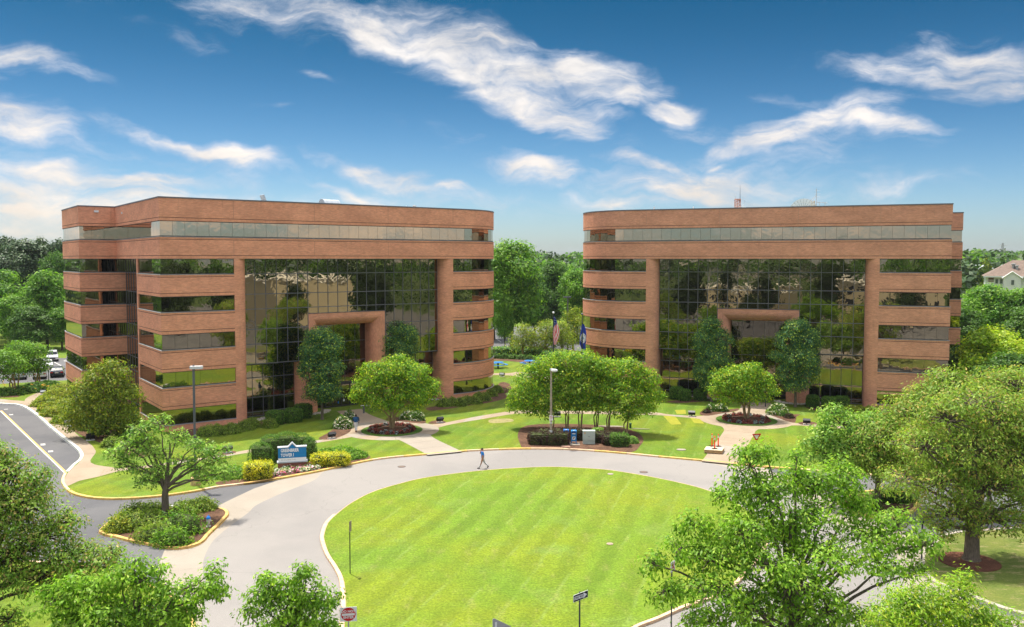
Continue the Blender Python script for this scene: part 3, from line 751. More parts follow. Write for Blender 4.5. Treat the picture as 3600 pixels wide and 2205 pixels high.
    def pane(parent, cx, cy_, cz, ang, wd, ht, me=me_unit, jit=.0012, ry=1, name='pane'):
        if name == 'pane':
            cnt[0] += 1
            if cnt[0] > 298:
                (restc if me is meC else rest).box((cx, cy_, cz), (wd, .02, ht), ang); return
        o = bpy.data.objects.new(name, me); link(o, parent)
        a = -ang if mirror else ang
        o.location = (sg*cx, cy_, cz)
        o.rotation_euler = (RS.normal(0, jit), 0, a+RS.normal(0, jit)); o.scale = (wd-.022, ry, ht)
        return o
    def strip(pth, z0, z1, inset=.11, wn=1.27, closed=False, parent=None, individual=True, skip=None):
        mb = MB(); sweep(mb, pth, [(-inset-.03, z0), (-inset-.03, z1)], closed=closed, cap=False); put(mb, 'window_backing', FR)
        par = bpy.data.objects.new('window_strip', None); link(par, root)
        mb = MB(); sweep(mb, pth, [(-inset+.03, z1-.07), (-inset+.03, z1), (-inset-.03, z1), (-inset-.03, z1-.07)], closed=closed); put(mb, 'frame', FR, par)
        mb = MB(); sweep(mb, pth, [(-inset+.03, z0+.03), (-inset+.03, z0+.10), (-inset-.03, z0+.10), (-inset-.03, z0+.03)], closed=closed); put(mb, 'frame', FR, par)
        src = MB(); sweep(src, pth, [(-inset, 0)], closed=closed); P = [Vector(v[:2]) for v in src.v]
        if closed: P.append(P[0])
        joined = MB()
        for i in range(len(P)-1):
            d = P[i+1]-P[i]; L = d.length
            n = max(1, round(L/wn)); ang = math.atan2(d.y, d.x)
            for j in range(n):
                c = P[i]+d*((j+.5)/n); hh = z1-z0-.17
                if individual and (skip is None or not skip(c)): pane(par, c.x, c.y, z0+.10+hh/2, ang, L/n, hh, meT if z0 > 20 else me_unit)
                else: joined.box((c.x, c.y, z0+.10+hh/2), (L/n-.022, .02, hh), ang)
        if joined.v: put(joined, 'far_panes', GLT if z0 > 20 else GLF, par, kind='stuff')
    # ---- curtain wall
    S0, NP, PW = 9.2, 20, 25.1/20
    DC, DL = 1.5, 2.8
    cur = bpy.data.objects.new('curtain_wall', None); link(cur, root)
    rows = [18.13, 16.44, 14.17, 12.48, 10.21, 8.52, 6.25]
    put(MB().box((21.75, DC+.06, 15.0), (25.1, .03, 6.25)).box((13.0, DC+.06, 9.05), (7.5, .03, 5.6)).box((30.5, DC+.06, 9.05), (7.5, .03, 5.6)), 'window_backing', FR)
    for i in range(NP):
        s = S0+PW*(i+.5); inp = 6 <= i < 14
        for r in range(6):
            za, zb = rows[r+1], rows[r]
            if inp:
                if za < 11.7: 
                    if zb <= 11.75: continue
                    za = 11.74
            pane(cur, s, DC, (za+zb)/2, 0, PW, zb-za, meC)
    for i in range(NP+1):
        s = S0+PW*i; zb = 11.72 if 6 < i < 14 else 6.2
        o = pane(cur, s, DC-.03, (zb+18.13)/2, 0, .085, 18.13-zb, meM, 0, name='mullion')
    for z in rows:
        for a, b in (((S0, S0+25.1),) if z > 11.7 else ((S0, S0+6*PW), (S0+14*PW, S0+25.1))):
            pane(cur, (a+b)/2, DC-.028, z-.03 if z > 18 else (z+.04 if z < 6.3 else z), 0, b-a, .085, meM, 0, name='transom')
    pane(cur, 21.75, DC-.028, 11.75, 0, 8*PW, .07, meM, 0, name='transom')
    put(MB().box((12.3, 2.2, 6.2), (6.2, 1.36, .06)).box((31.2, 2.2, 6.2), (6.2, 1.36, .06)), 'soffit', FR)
    # lower glazing, set back
    for side in (0, 1):
        a, b = (9.2, 15.45) if side == 0 else (28.05, 34.3)
        put(MB().box(((a+b)/2, DL+.06, 3.1), (b-a, .03, 6.2)), 'window_backing', FR)
        for i in range(5):
            s = a+(b-a)*(i+.5)/5
            for za, zb in ((4.56, 6.2), (2.3, 4.56), (.62, 2.3), (.1, .62)): pane(cur, s, DL, (za+zb)/2, 0, (b-a)/5, zb-za, meC)
        for i in range(6): pane(cur, a+(b-a)*i/5, DL-.03, 3.12, 0, .08, 6.1, meM, 0, name='mullion')
        for z in (.12, .62, 2.3, 4.56): pane(cur, (a+b)/2, DL-.028, z, 0, b-a, .085, meM, 0, name='transom')
    # ---- portal
    prof = [(0, DC-.012), (.12, DC-.012)]+[(.12+1.4-1.4*math.cos(R(t)), DC-.012+1.4-1.4*math.cos(R(90-t)) if False else DC-.012+1.4*(1-math.cos(R(t))) if False else 0) for t in ()]
    ra = 1.4
    prof = [(0, 1.9), (0, DC-.012), (.12, DC-.012)]+[(.12+ra*math.sin(R(t)), DC-.012+ra-ra*math.cos(R(t))) for t in range(10, 91, 10)]+[(.12+ra, 4.4)]
    pa = [(16.73, -.1), (16.73, 11.7), (26.77, 11.7), (26.77, -.1)]
    mb = MB(); sweep(mb, pa, prof, axes=lambda q_: (q_[0], q_[2], q_[1]))
    put(mb, 'portal_surround', bricks, smooth=30)
    ol = [(16.72, DC+.02)]+q(16.73, DL, 1.29, 268, 180, 8)+[(15.44, 4.3), (16.72, 4.3)]
    orr = [(43.5-x, y) for x, y in ol]
    for poly in (ol, orr): put(MB().prism(poly, -.1, 6.17), 'portal_column', bricks, smooth=30)
    # entrance glazing inside the portal
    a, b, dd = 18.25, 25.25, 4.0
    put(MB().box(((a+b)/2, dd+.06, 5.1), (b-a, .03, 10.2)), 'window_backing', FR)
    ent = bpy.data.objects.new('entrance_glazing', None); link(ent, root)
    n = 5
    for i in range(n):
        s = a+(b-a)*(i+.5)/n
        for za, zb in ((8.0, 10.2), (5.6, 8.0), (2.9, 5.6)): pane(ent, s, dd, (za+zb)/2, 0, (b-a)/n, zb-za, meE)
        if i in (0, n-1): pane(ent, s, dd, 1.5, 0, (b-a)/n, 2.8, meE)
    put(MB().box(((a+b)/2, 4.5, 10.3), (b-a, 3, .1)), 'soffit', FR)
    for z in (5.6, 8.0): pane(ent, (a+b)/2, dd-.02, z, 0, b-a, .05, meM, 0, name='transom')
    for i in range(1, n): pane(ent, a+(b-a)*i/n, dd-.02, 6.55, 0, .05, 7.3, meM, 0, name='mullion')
    # doors: projecting dark frame with two leaves
    v0, v1, vd = 19.65, 23.85, 3.55
    fr = MB()
    for x in (v0, v0+.95, v1-.95, v1, (v0+v1)/2): fr.box((x, vd, 1.45), (.11, .14, 2.9))
    fr.box(((v0+v1)/2, vd, 2.82), (v1-v0, .16, .2)).box(((v0+v1)/2, vd, .1), (v1-v0, .12, .16)).box(((v0+v1)/2, (vd+dd)/2, 2.93), (v1-v0, dd-vd, .05))
    put(fr, 'door_frame', FR)
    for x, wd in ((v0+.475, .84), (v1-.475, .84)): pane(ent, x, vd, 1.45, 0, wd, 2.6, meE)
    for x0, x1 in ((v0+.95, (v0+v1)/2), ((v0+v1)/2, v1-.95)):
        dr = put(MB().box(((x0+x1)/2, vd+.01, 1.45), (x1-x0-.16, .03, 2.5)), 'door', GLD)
        put(MB().tube([((x0+x1)/2+.28*(1 if x0 < 21 else -1), vd-.07, .9), ((x0+x1)/2+.28*(1 if x0 < 21 else -1), vd-.07, 1.5)], .018, 6), 'handle', SILL, dr)
    # ---- strips (front corner, top floor, round end, side)
    if not mirror:
        strip(UPPER, SILLZ[5]+.04, HEAD[5], closed=True, skip=lambda c: c.y > 31 or c.x > 46 and c.y > 9)
        for k in (4, 3, 2, 1, 0): strip(PATH_A, SILLZ[k]+.04, HEAD[k])
        for k in (4, 3, 2, 1, 0): strip(PATH_C, SILLZ[k]+.04, HEAD[k], skip=lambda c: c.y > 29 or c.x > 45.9)
    else:
        strip(UPPER, SILLZ[5]+.04, HEAD[5], closed=True, skip=lambda c: c.y > 9.5 and c.x > -4 and not (c.x < .2 and 20 < c.y < 22) or (c.x < .5 and 1 < c.y < 20))
        for k in (4, 3, 2, 1, 0): strip(PATH_A, SILLZ[k]+.04, HEAD[k], skip=lambda c: c.y > 1)
        for k in (4, 3, 2, 1, 0): strip(PATH_C, SILLZ[k]+.04, HEAD[k], skip=lambda c: not (c.x > 30 and c.y < 9.5) and not (c.x < 1.2 and c.y < 22))
    # notch glazing between wing and main block
    put(MB().box((1.20, 15.7, 9.05), (.03, 10.8, 18.1)), 'window_backing', FR)
    nt = bpy.data.objects.new('stair_glazing', None); link(nt, root)
    zz = [.1]+[z for k in range(5) for z in (SILLZ[k], HEAD[k])]+[18.12]; zz = sorted(set(zz))
    for i in range(8):
        for j in range(len(zz)-1):
            if zz[j+1]-zz[j] < .1: continue
            if mirror: rest.box((1.14, 10.45+1.33*(i+.5), (zz[j]+zz[j+1])/2), (1.31, .02, zz[j+1]-zz[j]-.02), R(90))
            else: pane(nt, 1.14, 10.45+1.33*(i+.5), (zz[j]+zz[j+1])/2, R(90), 1.33, zz[j+1]-zz[j])
    for i in range(9): pane(nt, 1.11, 10.45+1.33*i, 9.1, R(90), .07, 18.0, meM, 0, name='mullion')
    for z in zz[1:-1]: pane(nt, 1.112, 15.75, z, R(90), 10.7, .08, meM, 0, name='transom')
    if rest.v: put(rest, 'pane', GLF, root, kind='stuff')
    if restc.v: put(restc, 'pane', GL, root, kind='stuff')
    # ---- control joints in the long top bands
    jt = MB()
    for s in (7.7, 17.0, 26.5, 35.8):
        for za, zb in ((18.45, 20.2), (22.42, 24.4)): jt.box((s, -.001, (za+zb)/2), (.025, .012, zb-za))
    put(jt, 'expansion_joint', flat('joint sealant', (.42, .27, .19) if mirror else (.30, .15, .10), .8), kind='stuff')
    return root
M['soffit'] = flat('soffit panel', (.10, .09, .085), .8)
LB = office('office_building', 'left brick office building whose sharp corner steps back to a wing at the left', (-36.46, 88.0, LZ), math.atan2(.59013, .80731), False, BR)
RB = office('office_building', 'right brick office building with a mesh dish and red mast on its roof', (51.22, 99.05, LZ), math.atan2(-.33889, .94083), True, BR2)
def onB(b, s, d, z):
    return b.matrix_world @ Vector((s, d, z))
bpy.context.view_layer.update()
# ================================================================== PLANTS
def leaf_mat(name, cols, trans=.45, rough=.5, var=.42, scale=.9):
    """leaf colour differs leaf by leaf and clump by clump (three real leaf tints: old, mid, new growth)"""
    m, t, b = new_mat(name, rough, 0, .25)
    g = t.add('ShaderNodeNewGeometry'); p = g.outputs['Position']
    cols = [tuple(min(.8, v*1.5) for v in q) for q in cols] if 'fl' not in name and 'petal' not in name else cols
    f = t.mapr(t.noise(p, scale, 3, .6), .35, .65, 0, 1, True)
    c = t.mix(f, c4(cols[0]), c4(cols[1]))
    r = g.outputs['Random Per Island']
    c = t.mix(t.mapr(r, .72, .92, 0, 1), c, c4(cols[2]))
    k = t.mapr(t.math('FRACT', t.math('MULTIPLY', r, 37.7)), 0, 1, 1-var, 1+var)
    c = t.vmath('SCALE', c, scale=k)
    t.link(c, b.inputs['Base Color'])
    tr = t.add('ShaderNodeBsdfTranslucent'); t.link(t.mix(1.0, c, (1.25, 1.35, .7, 1), 'MULTIPLY'), tr.inputs[0])
    mx = t.add('ShaderNodeMixShader'); mx.inputs[0].default_value = trans
    t.link(b.outputs[0], mx.inputs[1]); t.link(tr.outputs[0], mx.inputs[2])
    t.link(mx.outputs[0], t.n['Material Output'].inputs[0])
    return m
def bark_mat(name, a, b_):
    m, t, b = new_mat(name, .9, 0, .15)
    p = t.add('ShaderNodeTexCoord').outputs['Object']
    f = t.noise(t.mapping(p, scale=(6, 6, 1.2)), 3, 5, .65)
    t.link(t.mix(t.mapr(f, .35, .65), c4(a), c4(b_)), b.inputs['Base Color'])
    bn = t.add('ShaderNodeBump'); bn.inputs['Distance'].default_value = .02; t.link(f, bn.inputs['Height']); t.link(bn.outputs[0], b.inputs['Normal'])
    return m
LM = {
 'pear': leaf_mat('bright pear leaves', [(.085, .18, .014), (.15, .27, .018), (.25, .35, .04)]),
 'oak': leaf_mat('olive oak leaves', [(.115, .20, .024), (.195, .275, .04), (.28, .22, .065)], scale=.7),
 'oakd': leaf_mat('deep olive oak leaves', [(.10, .195, .024), (.175, .265, .035), (.28, .21, .075)], scale=.7),
 'willow': leaf_mat('light willow oak leaves', [(.12, .23, .016), (.20, .31, .02), (.30, .33, .03)]),
 'maple': leaf_mat('blue green maple leaves', [(.10, .205, .036), (.18, .295, .048), (.30, .38, .09)]),
 'crape': leaf_mat('crape myrtle leaves', [(.075, .17, .012), (.15, .26, .015), (.34, .36, .02)], scale=1.2),
 'hornbeam': leaf_mat('hornbeam leaves', [(.045, .12, .048), (.08, .175, .055), (.34, .42, .05)], scale=.8),
 'olive2': leaf_mat('yellow olive leaves', [(.09, .14, .012), (.15, .20, .018), (.26, .25, .02)], scale=.5),
 'bgreen': leaf_mat('fresh green leaves', [(.055, .14, .015), (.10, .20, .02), (.17, .27, .03)], scale=.25),
 'bmid': leaf_mat('mid green leaves', [(.035, .09, .015), (.065, .135, .02), (.10, .17, .03)], scale=.25),
 'bdark': leaf_mat('dark pine needles', [(.022, .045, .018), (.038, .07, .025), (.06, .09, .03)], scale=.2, trans=.15),
 'bdeep': leaf_mat('mirror darkened tree leaves', [(.014, .032, .007), (.024, .05, .010), (.04, .07, .012)], scale=.25, trans=.2),  # leaf colour darkened so the mirror glass shows dark trees
 'byel': leaf_mat('yellow green leaves', [(.13, .22, .012), (.22, .30, .015), (.33, .36, .02)], scale=.3),
 'box': leaf_mat('boxwood leaves', [(.03, .085, .012), (.07, .15, .015), (.14, .22, .03)], scale=2.5),
 'junip': leaf_mat('golden juniper leaves', [(.10, .16, .012), (.19, .23, .015), (.30, .27, .03)], scale=.8),
 'gold': leaf_mat('golden shrub leaves', [(.22, .26, .012), (.42, .38, .015), (.60, .48, .08)], scale=2),
 'loro': leaf_mat('dark purple loropetalum leaves', [(.035, .02, .02), (.07, .03, .03), (.10, .09, .03)], scale=2),
 'azal': leaf_mat('azalea leaves', [(.08, .13, .02), (.14, .21, .02), (.24, .27, .05)], scale=1.2),
 'lirio': leaf_mat('liriope blades', [(.06, .15, .012), (.12, .22, .02), (.18, .27, .03)], scale=1),
 'white_fl': leaf_mat('white petals', [(.75, .72, .62), (.8, .78, .7), (.8, .6, .2)], trans=.2, var=.08),
 'pink_fl': leaf_mat('pink petals', [(.75, .40, .48), (.8, .7, .7), (.70, .12, .25)], trans=.2, var=.1, scale=4),
 'mag_fl': leaf_mat('magenta petals', [(.62, .03, .16), (.75, .25, .4), (.55, .05, .04)], trans=.2, var=.15, scale=4),
 'red_fl': leaf_mat('red begonia petals', [(.30, .05, .04), (.42, .08, .07), (.16, .09, .06)], trans=.2, scale=6),
 'grey_fl': leaf_mat('dusty grey leaves', [(.12, .16, .15), (.26, .33, .31), (.09, .07, .12)], trans=.1, scale=6),
}
BK = {'grey': bark_mat('grey bark', (.10, .08, .06), (.19, .155, .12)), 'pale': bark_mat('pale peeling bark', (.26, .18, .09), (.40, .30, .17)),
      'dark': bark_mat('dark bark', (.045, .035, .028), (.09, .07, .055)), 'white': bark_mat('whitish bark', (.30, .26, .21), (.42, .38, .32))}

def leaves_arr(cen, outw, n_each, cr, size, flat_=.7, droop=.3, rs=RS, aspect=.5, upb=.5):
    """arrays of leaf quads round clump centres"""
    N = len(cen)*n_each
    c = np.repeat(cen, n_each, 0); o = np.repeat(outw, n_each, 0)
    g = rs.normal(0, 1, (N, 3)); g /= np.maximum(1, np.linalg.norm(g, axis=1, keepdims=True)/1.7)
    crr = np.repeat(cr, n_each)[:, None] if hasattr(cr, '__len__') else cr
    p = c+g*crr*np.array([1, 1, flat_])
    nrm = o*.55+g*.45+np.array([0, 0, upb])+rs.normal(0, .45, (N, 3)); nrm /= np.linalg.norm(nrm, axis=1, keepdims=True)
    t = rs.normal(0, 1, (N, 3))+o*.5; t[:, 2] -= droop*1.6
    t -= nrm*(t*nrm).sum(1, keepdims=True); t /= np.maximum(1e-6, np.linalg.norm(t, axis=1, keepdims=True))
    b = np.cross(nrm, t)
    L = (size*rs.uniform(.7, 1.3, N))[:, None]
    v0 = p; v1 = p+t*L*.5+b*L*aspect*.5-nrm*L*.06; v2 = p+t*L-nrm*L*.12; v3 = p+t*L*.5-b*L*aspect*.5-nrm*L*.06
    return np.stack([v0, v1, v2, v3], 1).reshape(-1, 3)
def quads_mesh(name, V, mat):
    n = len(V)//4; me = bpy.data.meshes.new(name)
    me.vertices.add(len(V)); me.vertices.foreach_set('co', V.astype(np.float32).ravel())
    me.loops.add(len(V)); me.loops.foreach_set('vertex_index', np.arange(len(V), dtype=np.int32))
    me.polygons.add(n); me.polygons.foreach_set('loop_start', np.arange(0, len(V), 4, dtype=np.int32))
    me.polygons.foreach_set('loop_total', np.full(n, 4, dtype=np.int32))
    me.update(calc_edges=True); me.materials.append(mat)
    return me
def bez(a, b, sag, n=6, rs=RS, wob=.0):
    a = Vector(a); b = Vector(b); m = a.lerp(b, .45)+Vector((0, 0, sag)); o = []
    for k in range(n+1):
        t = k/n; p = a*(1-t)**2+m*2*t*(1-t)+b*t*t
        if 0 < k < n and wob: p = p+Vector(rs.normal(0, wob, 3))
        o.append(p)
    return o
def grow(blobs, base, mat, bark, trunk_r=.25, fork=.35, lsize=.2, dens=1.0, ncl=26, cr=.42, flat_=.7, droop=.3, stems=1, hollow=.5, bare=0.0, limb_r=.4, aspect=.5, seed=0, twig=True, upb=.5, lean=(0, 0)):
    """returns (crown mesh, trunk mesh) in coordinates relative to base. blobs: [(x,y,z,rx,ry,rz)] relative"""
    rs = np.random.RandomState(1000+seed)
    cens = []; outs = []; tw = []
    zmin = min(b[2]-b[5] for b in blobs)
    for b in blobs:
        bc = np.array(b[:3]); br = np.array(b[3:6]); area = 4*math.pi*((br[0]*br[1]*br[2])**(2/3))
        n = max(5, int(area*dens))
        u = rs.normal(0, 1, (n, 3)); u /= np.linalg.norm(u, axis=1, keepdims=True)
        # few clumps straight below the blob: crowns are thin underneath
        u[:, 2] = np.where((u[:, 2] < -.5) & (rs.rand(n) < .6), -u[:, 2], u[:, 2])
        rad = rs.uniform(hollow, 1.05, n)**.7
        c = bc+u*br*rad[:, None]
        cens.append(c); outs.append(u); tw.append((bc, c))
    cen = np.concatenate(cens); outw = np.concatenate(outs)
    V = leaves_arr(cen, outw, ncl, rs.uniform(.7, 1.3, len(cen))*cr, lsize, flat_, droop, rs, aspect, upb)
    crown = quads_mesh('crown_mesh', V, mat)
    mb = MB(); top = min(b[2] for b in blobs)
    if stems == 1:
        fz = max(.8, zmin*.2+top*fork) if fork < 1 else fork
        fz = min(fz, top)
        f = Vector((lean[0], lean[1], fz))
        mx = sum(b[0] for b in blobs)/len(blobs); my = sum(b[1] for b in blobs)/len(blobs); tz = max(b[2] for b in blobs); tz = fz+(tz-fz)*.72
        path = [Vector((0, 0, -.1)), Vector((0, 0, .25)), f*.5, f]+bez(f, (mx*.7+lean[0], my*.7+lean[1], tz), 0, 5, rs, .12)[1:]
        rr = [trunk_r*1.5, trunk_r*1.08, trunk_r, trunk_r*.9]+[trunk_r*(.8-.62*k/5) for k in range(1, 6)]
        mb.tube(path, rr, 9)
        for b in blobs:
            h = fz+max(0, (min(b[2], tz)-fz))*.55*rs.rand()
            k = min(1, max(0, (h-fz)/max(.1, tz-fz))); st = Vector(path[3]).lerp(path[-1], k)
            r0 = trunk_r*limb_r*(1-.5*k)
            pp = bez(st, b[:3], .12*(Vector(b[:3])-st).length, 6, rs, .07); mb.tube(pp, [r0*(1-.72*i/6) for i in range(7)], 6)
    else:
        for s in range(stems):
            a = 2*math.pi*s/stems+rs.rand(); b = blobs[s % len(blobs)]
            p0 = Vector((math.cos(a)*trunk_r*1.5, math.sin(a)*trunk_r*1.5, -.1)); m = Vector((math.cos(a)*trunk_r*3.5, math.sin(a)*trunk_r*3.5, top*.45))
            e = Vector(b[:3])
            mb.tube([p0, p0.lerp(m, .5), m]+bez(m, e, .3, 4, rs, .05)[1:], [trunk_r*1.1, trunk_r, trunk_r*.85, trunk_r*.7, trunk_r*.5, trunk_r*.35, trunk_r*.2], 6)
        for b in blobs[stems:]:
            st = Vector((rs.normal(0, .2), rs.normal(0, .2), top*.6)); mb.tube(bez(st, b[:3], .2, 4, rs, .05), [trunk_r*.6, trunk_r*.5, trunk_r*.4, trunk_r*.3, trunk_r*.15], 5)
    if twig:
        for bc, cc in tw:
            for c in cc[::2 if bare == 0 else 1]:
                c = Vector(c); d = c-Vector(bc); pp = bez(Vector(bc)+d*.1, c+d.normalized()*bare, .15*d.length*rs.rand(), 3, rs, .05)
                r0 = max(.012, trunk_r*.12); mb.tube(pp, [r0, r0*.8, r0*.55, r0*.3], 4, cap=False)
    trunk = mb.mesh('trunk_mesh', bark, smooth=60)
    return crown, trunk
def tree_from(name, label, loc, crown, trunk, group=None, rz=0.0, scale=(1, 1, 1), cat='tree'):
    t = thing(name, label, cat, loc, rz, group); t.scale = scale
    c = bpy.data.objects.new('crown', crown); link(c, t); k = bpy.data.objects.new('trunk', trunk); link(k, t)
    return t
def px_blobs(base, lst):
    """blobs given at photo pixels: (px, py, rx, rz[, dy[, ry]]) at the tree's own distance"""
    o = []
    for b in lst:
        dy = b[4] if len(b) > 4 else 0; Y = base.y+dy; p = AT(b[0], b[1], Y); s = Y/FPX
        rx = b[2]*s; rz_ = b[3]*s; ry = b[5] if len(b) > 5 else rx*.9
        o.append((p.x-base.x, p.y-base.y, p.z-base.z, rx, ry, rz_))
    return o
def ptree(name, label, base, lst, mat, bark, group=None, **kw):
    cr, tr = grow(px_blobs(base, lst), base, LM[mat], BK[bark], **kw)
    return tree_from(name, label, base, cr, tr, group)

# ---- near trees
def under(px, Y, z=LZ):  # foot of a tree whose foot is below the picture
    p = AT(px, 2000, Y); return Vector((p.x, Y, z))
b0 = under(2800, 34)
ptree('pear_tree', 'large bright green tree nearest at the right, hiding the road round the oval lawn', b0,
  [(2640, 1640, 75, 85), (2560, 1745, 60, 60, .5), (2700, 1760, 120, 110), (2620, 1880, 120, 90, -1), (2440, 1850, 75, 50, -.5), (2380, 1935, 60, 40, -1), (2300, 1985, 55, 45, -1), (2500, 1960, 110, 70, -1), (2330, 2080, 85, 40, -1), (2500, 2080, 110, 60, -2),
   (2800, 1700, 60, 60, 1), (2870, 1720, 95, 90, 1), (2960, 1700, 75, 90, 1), (2990, 1790, 80, 70, 1.5), (2850, 1850, 110, 80, 0), (2900, 1960, 150, 60, -1), (3050, 1900, 110, 50, 0), (3160, 1860, 85, 70, 0), (3250, 1920, 75, 40, 0), (3110, 2000, 80, 40, -1), (3220, 2010, 60, 35, 0),
   (2780, 2060, 120, 90, -2), (2640, 2150, 120, 80, -2), (2480, 2190, 90, 50, -2), (2900, 2150, 100, 90, -2), (3020, 2180, 80, 50, -1), (2700, 1990, 100, 70, -2), (2800, 2260, 260, 70, 0), (2690, 1590, 40, 35, .5), (2800, 1625, 22, 50, .5), (2740, 1890, 90, 70, 1.5)],
  'pear', 'grey', trunk_r=.24, fork=2.4, lsize=.19, dens=4.6, ncl=24, cr=.24, flat_=.75, droop=.8, hollow=.42, limb_r=.42, seed=1, aspect=.42)
b0 = G(3415, 1968, LZ)
ptree('oak_tree', 'tall olive green oak rising from the round red mulch bed at the right', b0,
  [(3440, 1420, 130, 70), (3330, 1480, 120, 80), (3520, 1480, 130, 90), (3250, 1580, 130, 80), (3420, 1590, 150, 100), (3570, 1620, 140, 110), (3300, 1700, 120, 80), (3480, 1720, 150, 90), (3620, 1760, 120, 90), (3350, 1810, 120, 60), (3500, 1830, 130, 50), (3640, 1560, 100, 100), (3180, 1690, 90, 60), (3300, 1860, 60, 50), (3620, 1450, 110, 80)],
  'oak', 'grey', trunk_r=.42, fork=2.6, lsize=.22, dens=1.9, ncl=30, cr=.34, droop=.7, hollow=.55, seed=2, aspect=.38)
b0 = G(3375, 1790, LZ)
ptree('oak_tree', 'olive oak behind the big one, crossing the right end of the right building', b0,
  [(3300, 1400, 120, 60), (3200, 1460, 120, 70), (3100, 1540, 110, 70), (3350, 1380, 100, 60), (3240, 1580, 130, 80), (3120, 1650, 90, 60), (3440, 1380, 100, 60), (3060, 1600, 70, 60), (3330, 1330, 70, 40), (3550, 1350, 110, 60)],
  'oak', 'grey', trunk_r=.3, fork=3.0, lsize=.24, dens=2.5, ncl=26, cr=.42, droop=.6, hollow=.4, seed=3, aspect=.4)
b0 = G(3085, 1772, LZ)
ptree('maple_tree', 'blue green maple beside the right lawn, left of the olive oaks', b0,
  [(2960, 1490, 75, 45), (2900, 1540, 60, 45), (3010, 1560, 90, 60), (2880, 1590, 55, 40), (2960, 1610, 80, 45), (3080, 1500, 80, 50), (2930, 1455, 45, 25), (3060, 1640, 80, 50), (2850, 1560, 35, 25), (3130, 1580, 80, 60)],
  'maple', 'grey', trunk_r=.2, fork=2.2, lsize=.24, dens=2.7, ncl=26, cr=.36, droop=.5, seed=4, limb_r=.5)
b0 = under(3260, 25)
ptree('willow_oak', 'feathery light green young tree at the bottom right corner', b0,
  [(3200, 2150, 110, 60), (3330, 2140, 110, 60), (3440, 2170, 80, 40), (3290, 2085, 60, 40), (3370, 2085, 45, 45), (3120, 2190, 80, 50), (3500, 2210, 90, 40), (3300, 2230, 240, 60), (3160, 2110, 50, 30), (3200, 2070, 30, 30), (3400, 2050, 22, 40), (3580, 2200, 40, 22)],
  'willow', 'grey', trunk_r=.1, fork=3.0, lsize=.15, dens=7.5, ncl=38, cr=.24, flat_=1.1, droop=.1, aspect=.27, seed=5, hollow=.3)
b0 = under(-140, 36)
ptree('oak_tree', 'dark olive oak leaning in from the lower left edge', b0,
  [(40, 1680, 110, 80), (-60, 1640, 120, 90), (90, 1780, 120, 90), (-40, 1820, 150, 110), (150, 1890, 110, 70), (240, 1830, 60, 50), (40, 1960, 130, 60), (250, 1950, 110, 60), (340, 1990, 90, 60), (140, 2030, 110, 50), (390, 1950, 50, 40), (-80, 2000, 150, 90), (30, 2180, 70, 40), (130, 1690, 60, 50), (230, 2040, 80, 40), (30, 1610, 40, 25)],
  'oakd', 'dark', trunk_r=.3, fork=3.0, lsize=.17, dens=4.4, ncl=26, cr=.27, droop=.6, hollow=.4, seed=6, aspect=.42)
b0 = under(470, 30)
ptree('pear_tree', 'bright green tree at the bottom left in front of the dark oak', b0,
  [(190, 2110, 70, 60), (260, 2080, 80, 60), (340, 2090, 90, 60), (430, 2040, 75, 55), (500, 2040, 70, 60), (470, 1985, 40, 30), (590, 2080, 70, 45), (680, 2080, 60, 45), (740, 2060, 55, 50), (745, 2010, 28, 30), (780, 2080, 30, 25), (400, 2160, 140, 70), (560, 2160, 110, 60), (650, 2160, 60, 50), (300, 2190, 120, 50), (400, 2280, 300, 80), (570, 2000, 18, 20)],
  'pear', 'grey', trunk_r=.18, fork=3.2, lsize=.17, dens=5.6, ncl=24, cr=.21, droop=.9, hollow=.42, seed=7, aspect=.45)
b0 = under(1010, 30)
ptree('pear_tree', 'small bright green treetop at the bottom edge beside the ring road', b0,
  [(1070, 2030, 42, 42), (1010, 2060, 50, 40), (1100, 2090, 70, 50), (950, 2060, 55, 45), (920, 2110, 55, 55), (1000, 2140, 80, 60), (1100, 2150, 80, 50), (1170, 2100, 35, 25), (880, 2170, 40, 40), (1020, 2240, 170, 60), (1075, 2000, 20, 18), (1150, 2190, 35, 30), (940, 2030, 35, 20)],
  'pear', 'grey', trunk_r=.14, fork=3.0, lsize=.16, dens=6.5, ncl=24, cr=.19, droop=.9, hollow=.42, seed=8, aspect=.45)
b0 = G(582, 1815, LZ)
ptree('maple_tree', 'open crowned tree with bare whitish twigs on the left planted island', b0,
  [(560, 1490, 42, 30), (505, 1520, 50, 38), (455, 1575, 60, 35), (410, 1610, 50, 28), (440, 1640, 50, 22), (540, 1600, 50, 30), (520, 1690, 40, 35), (620, 1540, 40, 26), (690, 1560, 45, 26), (730, 1590, 45, 28), (760, 1620, 45, 24), (790, 1660, 42, 22), (700, 1650, 45, 22), (560, 1650, 50, 20), (780, 1580, 22, 14), (640, 1620, 40, 20), (500, 1560, 40, 30), (730, 1690, 30, 14)],
  'maple', 'grey', trunk_r=.25, fork=1.6, lsize=.22, dens=2.3, ncl=24, cr=.27, droop=.3, bare=.35, seed=9, limb_r=.42)
b0 = G(404, 1540, LZ)
ptree('crape_myrtle', 'yellow green spreading tree beside the left wing of the left building', b0,
  [(400, 1290, 40, 25), (350, 1320, 55, 35), (310, 1380, 60, 50), (400, 1360, 60, 50), (450, 1400, 45, 50), (280, 1440, 60, 50), (370, 1440, 70, 50), (440, 1470, 50, 40), (250, 1490, 40, 25), (330, 1490, 60, 30), (400, 1500, 50, 20), (440, 1310, 25, 20)],
  'olive2', 'pale', trunk_r=.11, stems=3, lsize=.26, dens=2.2, ncl=26, cr=.42, droop=.4, seed=10)
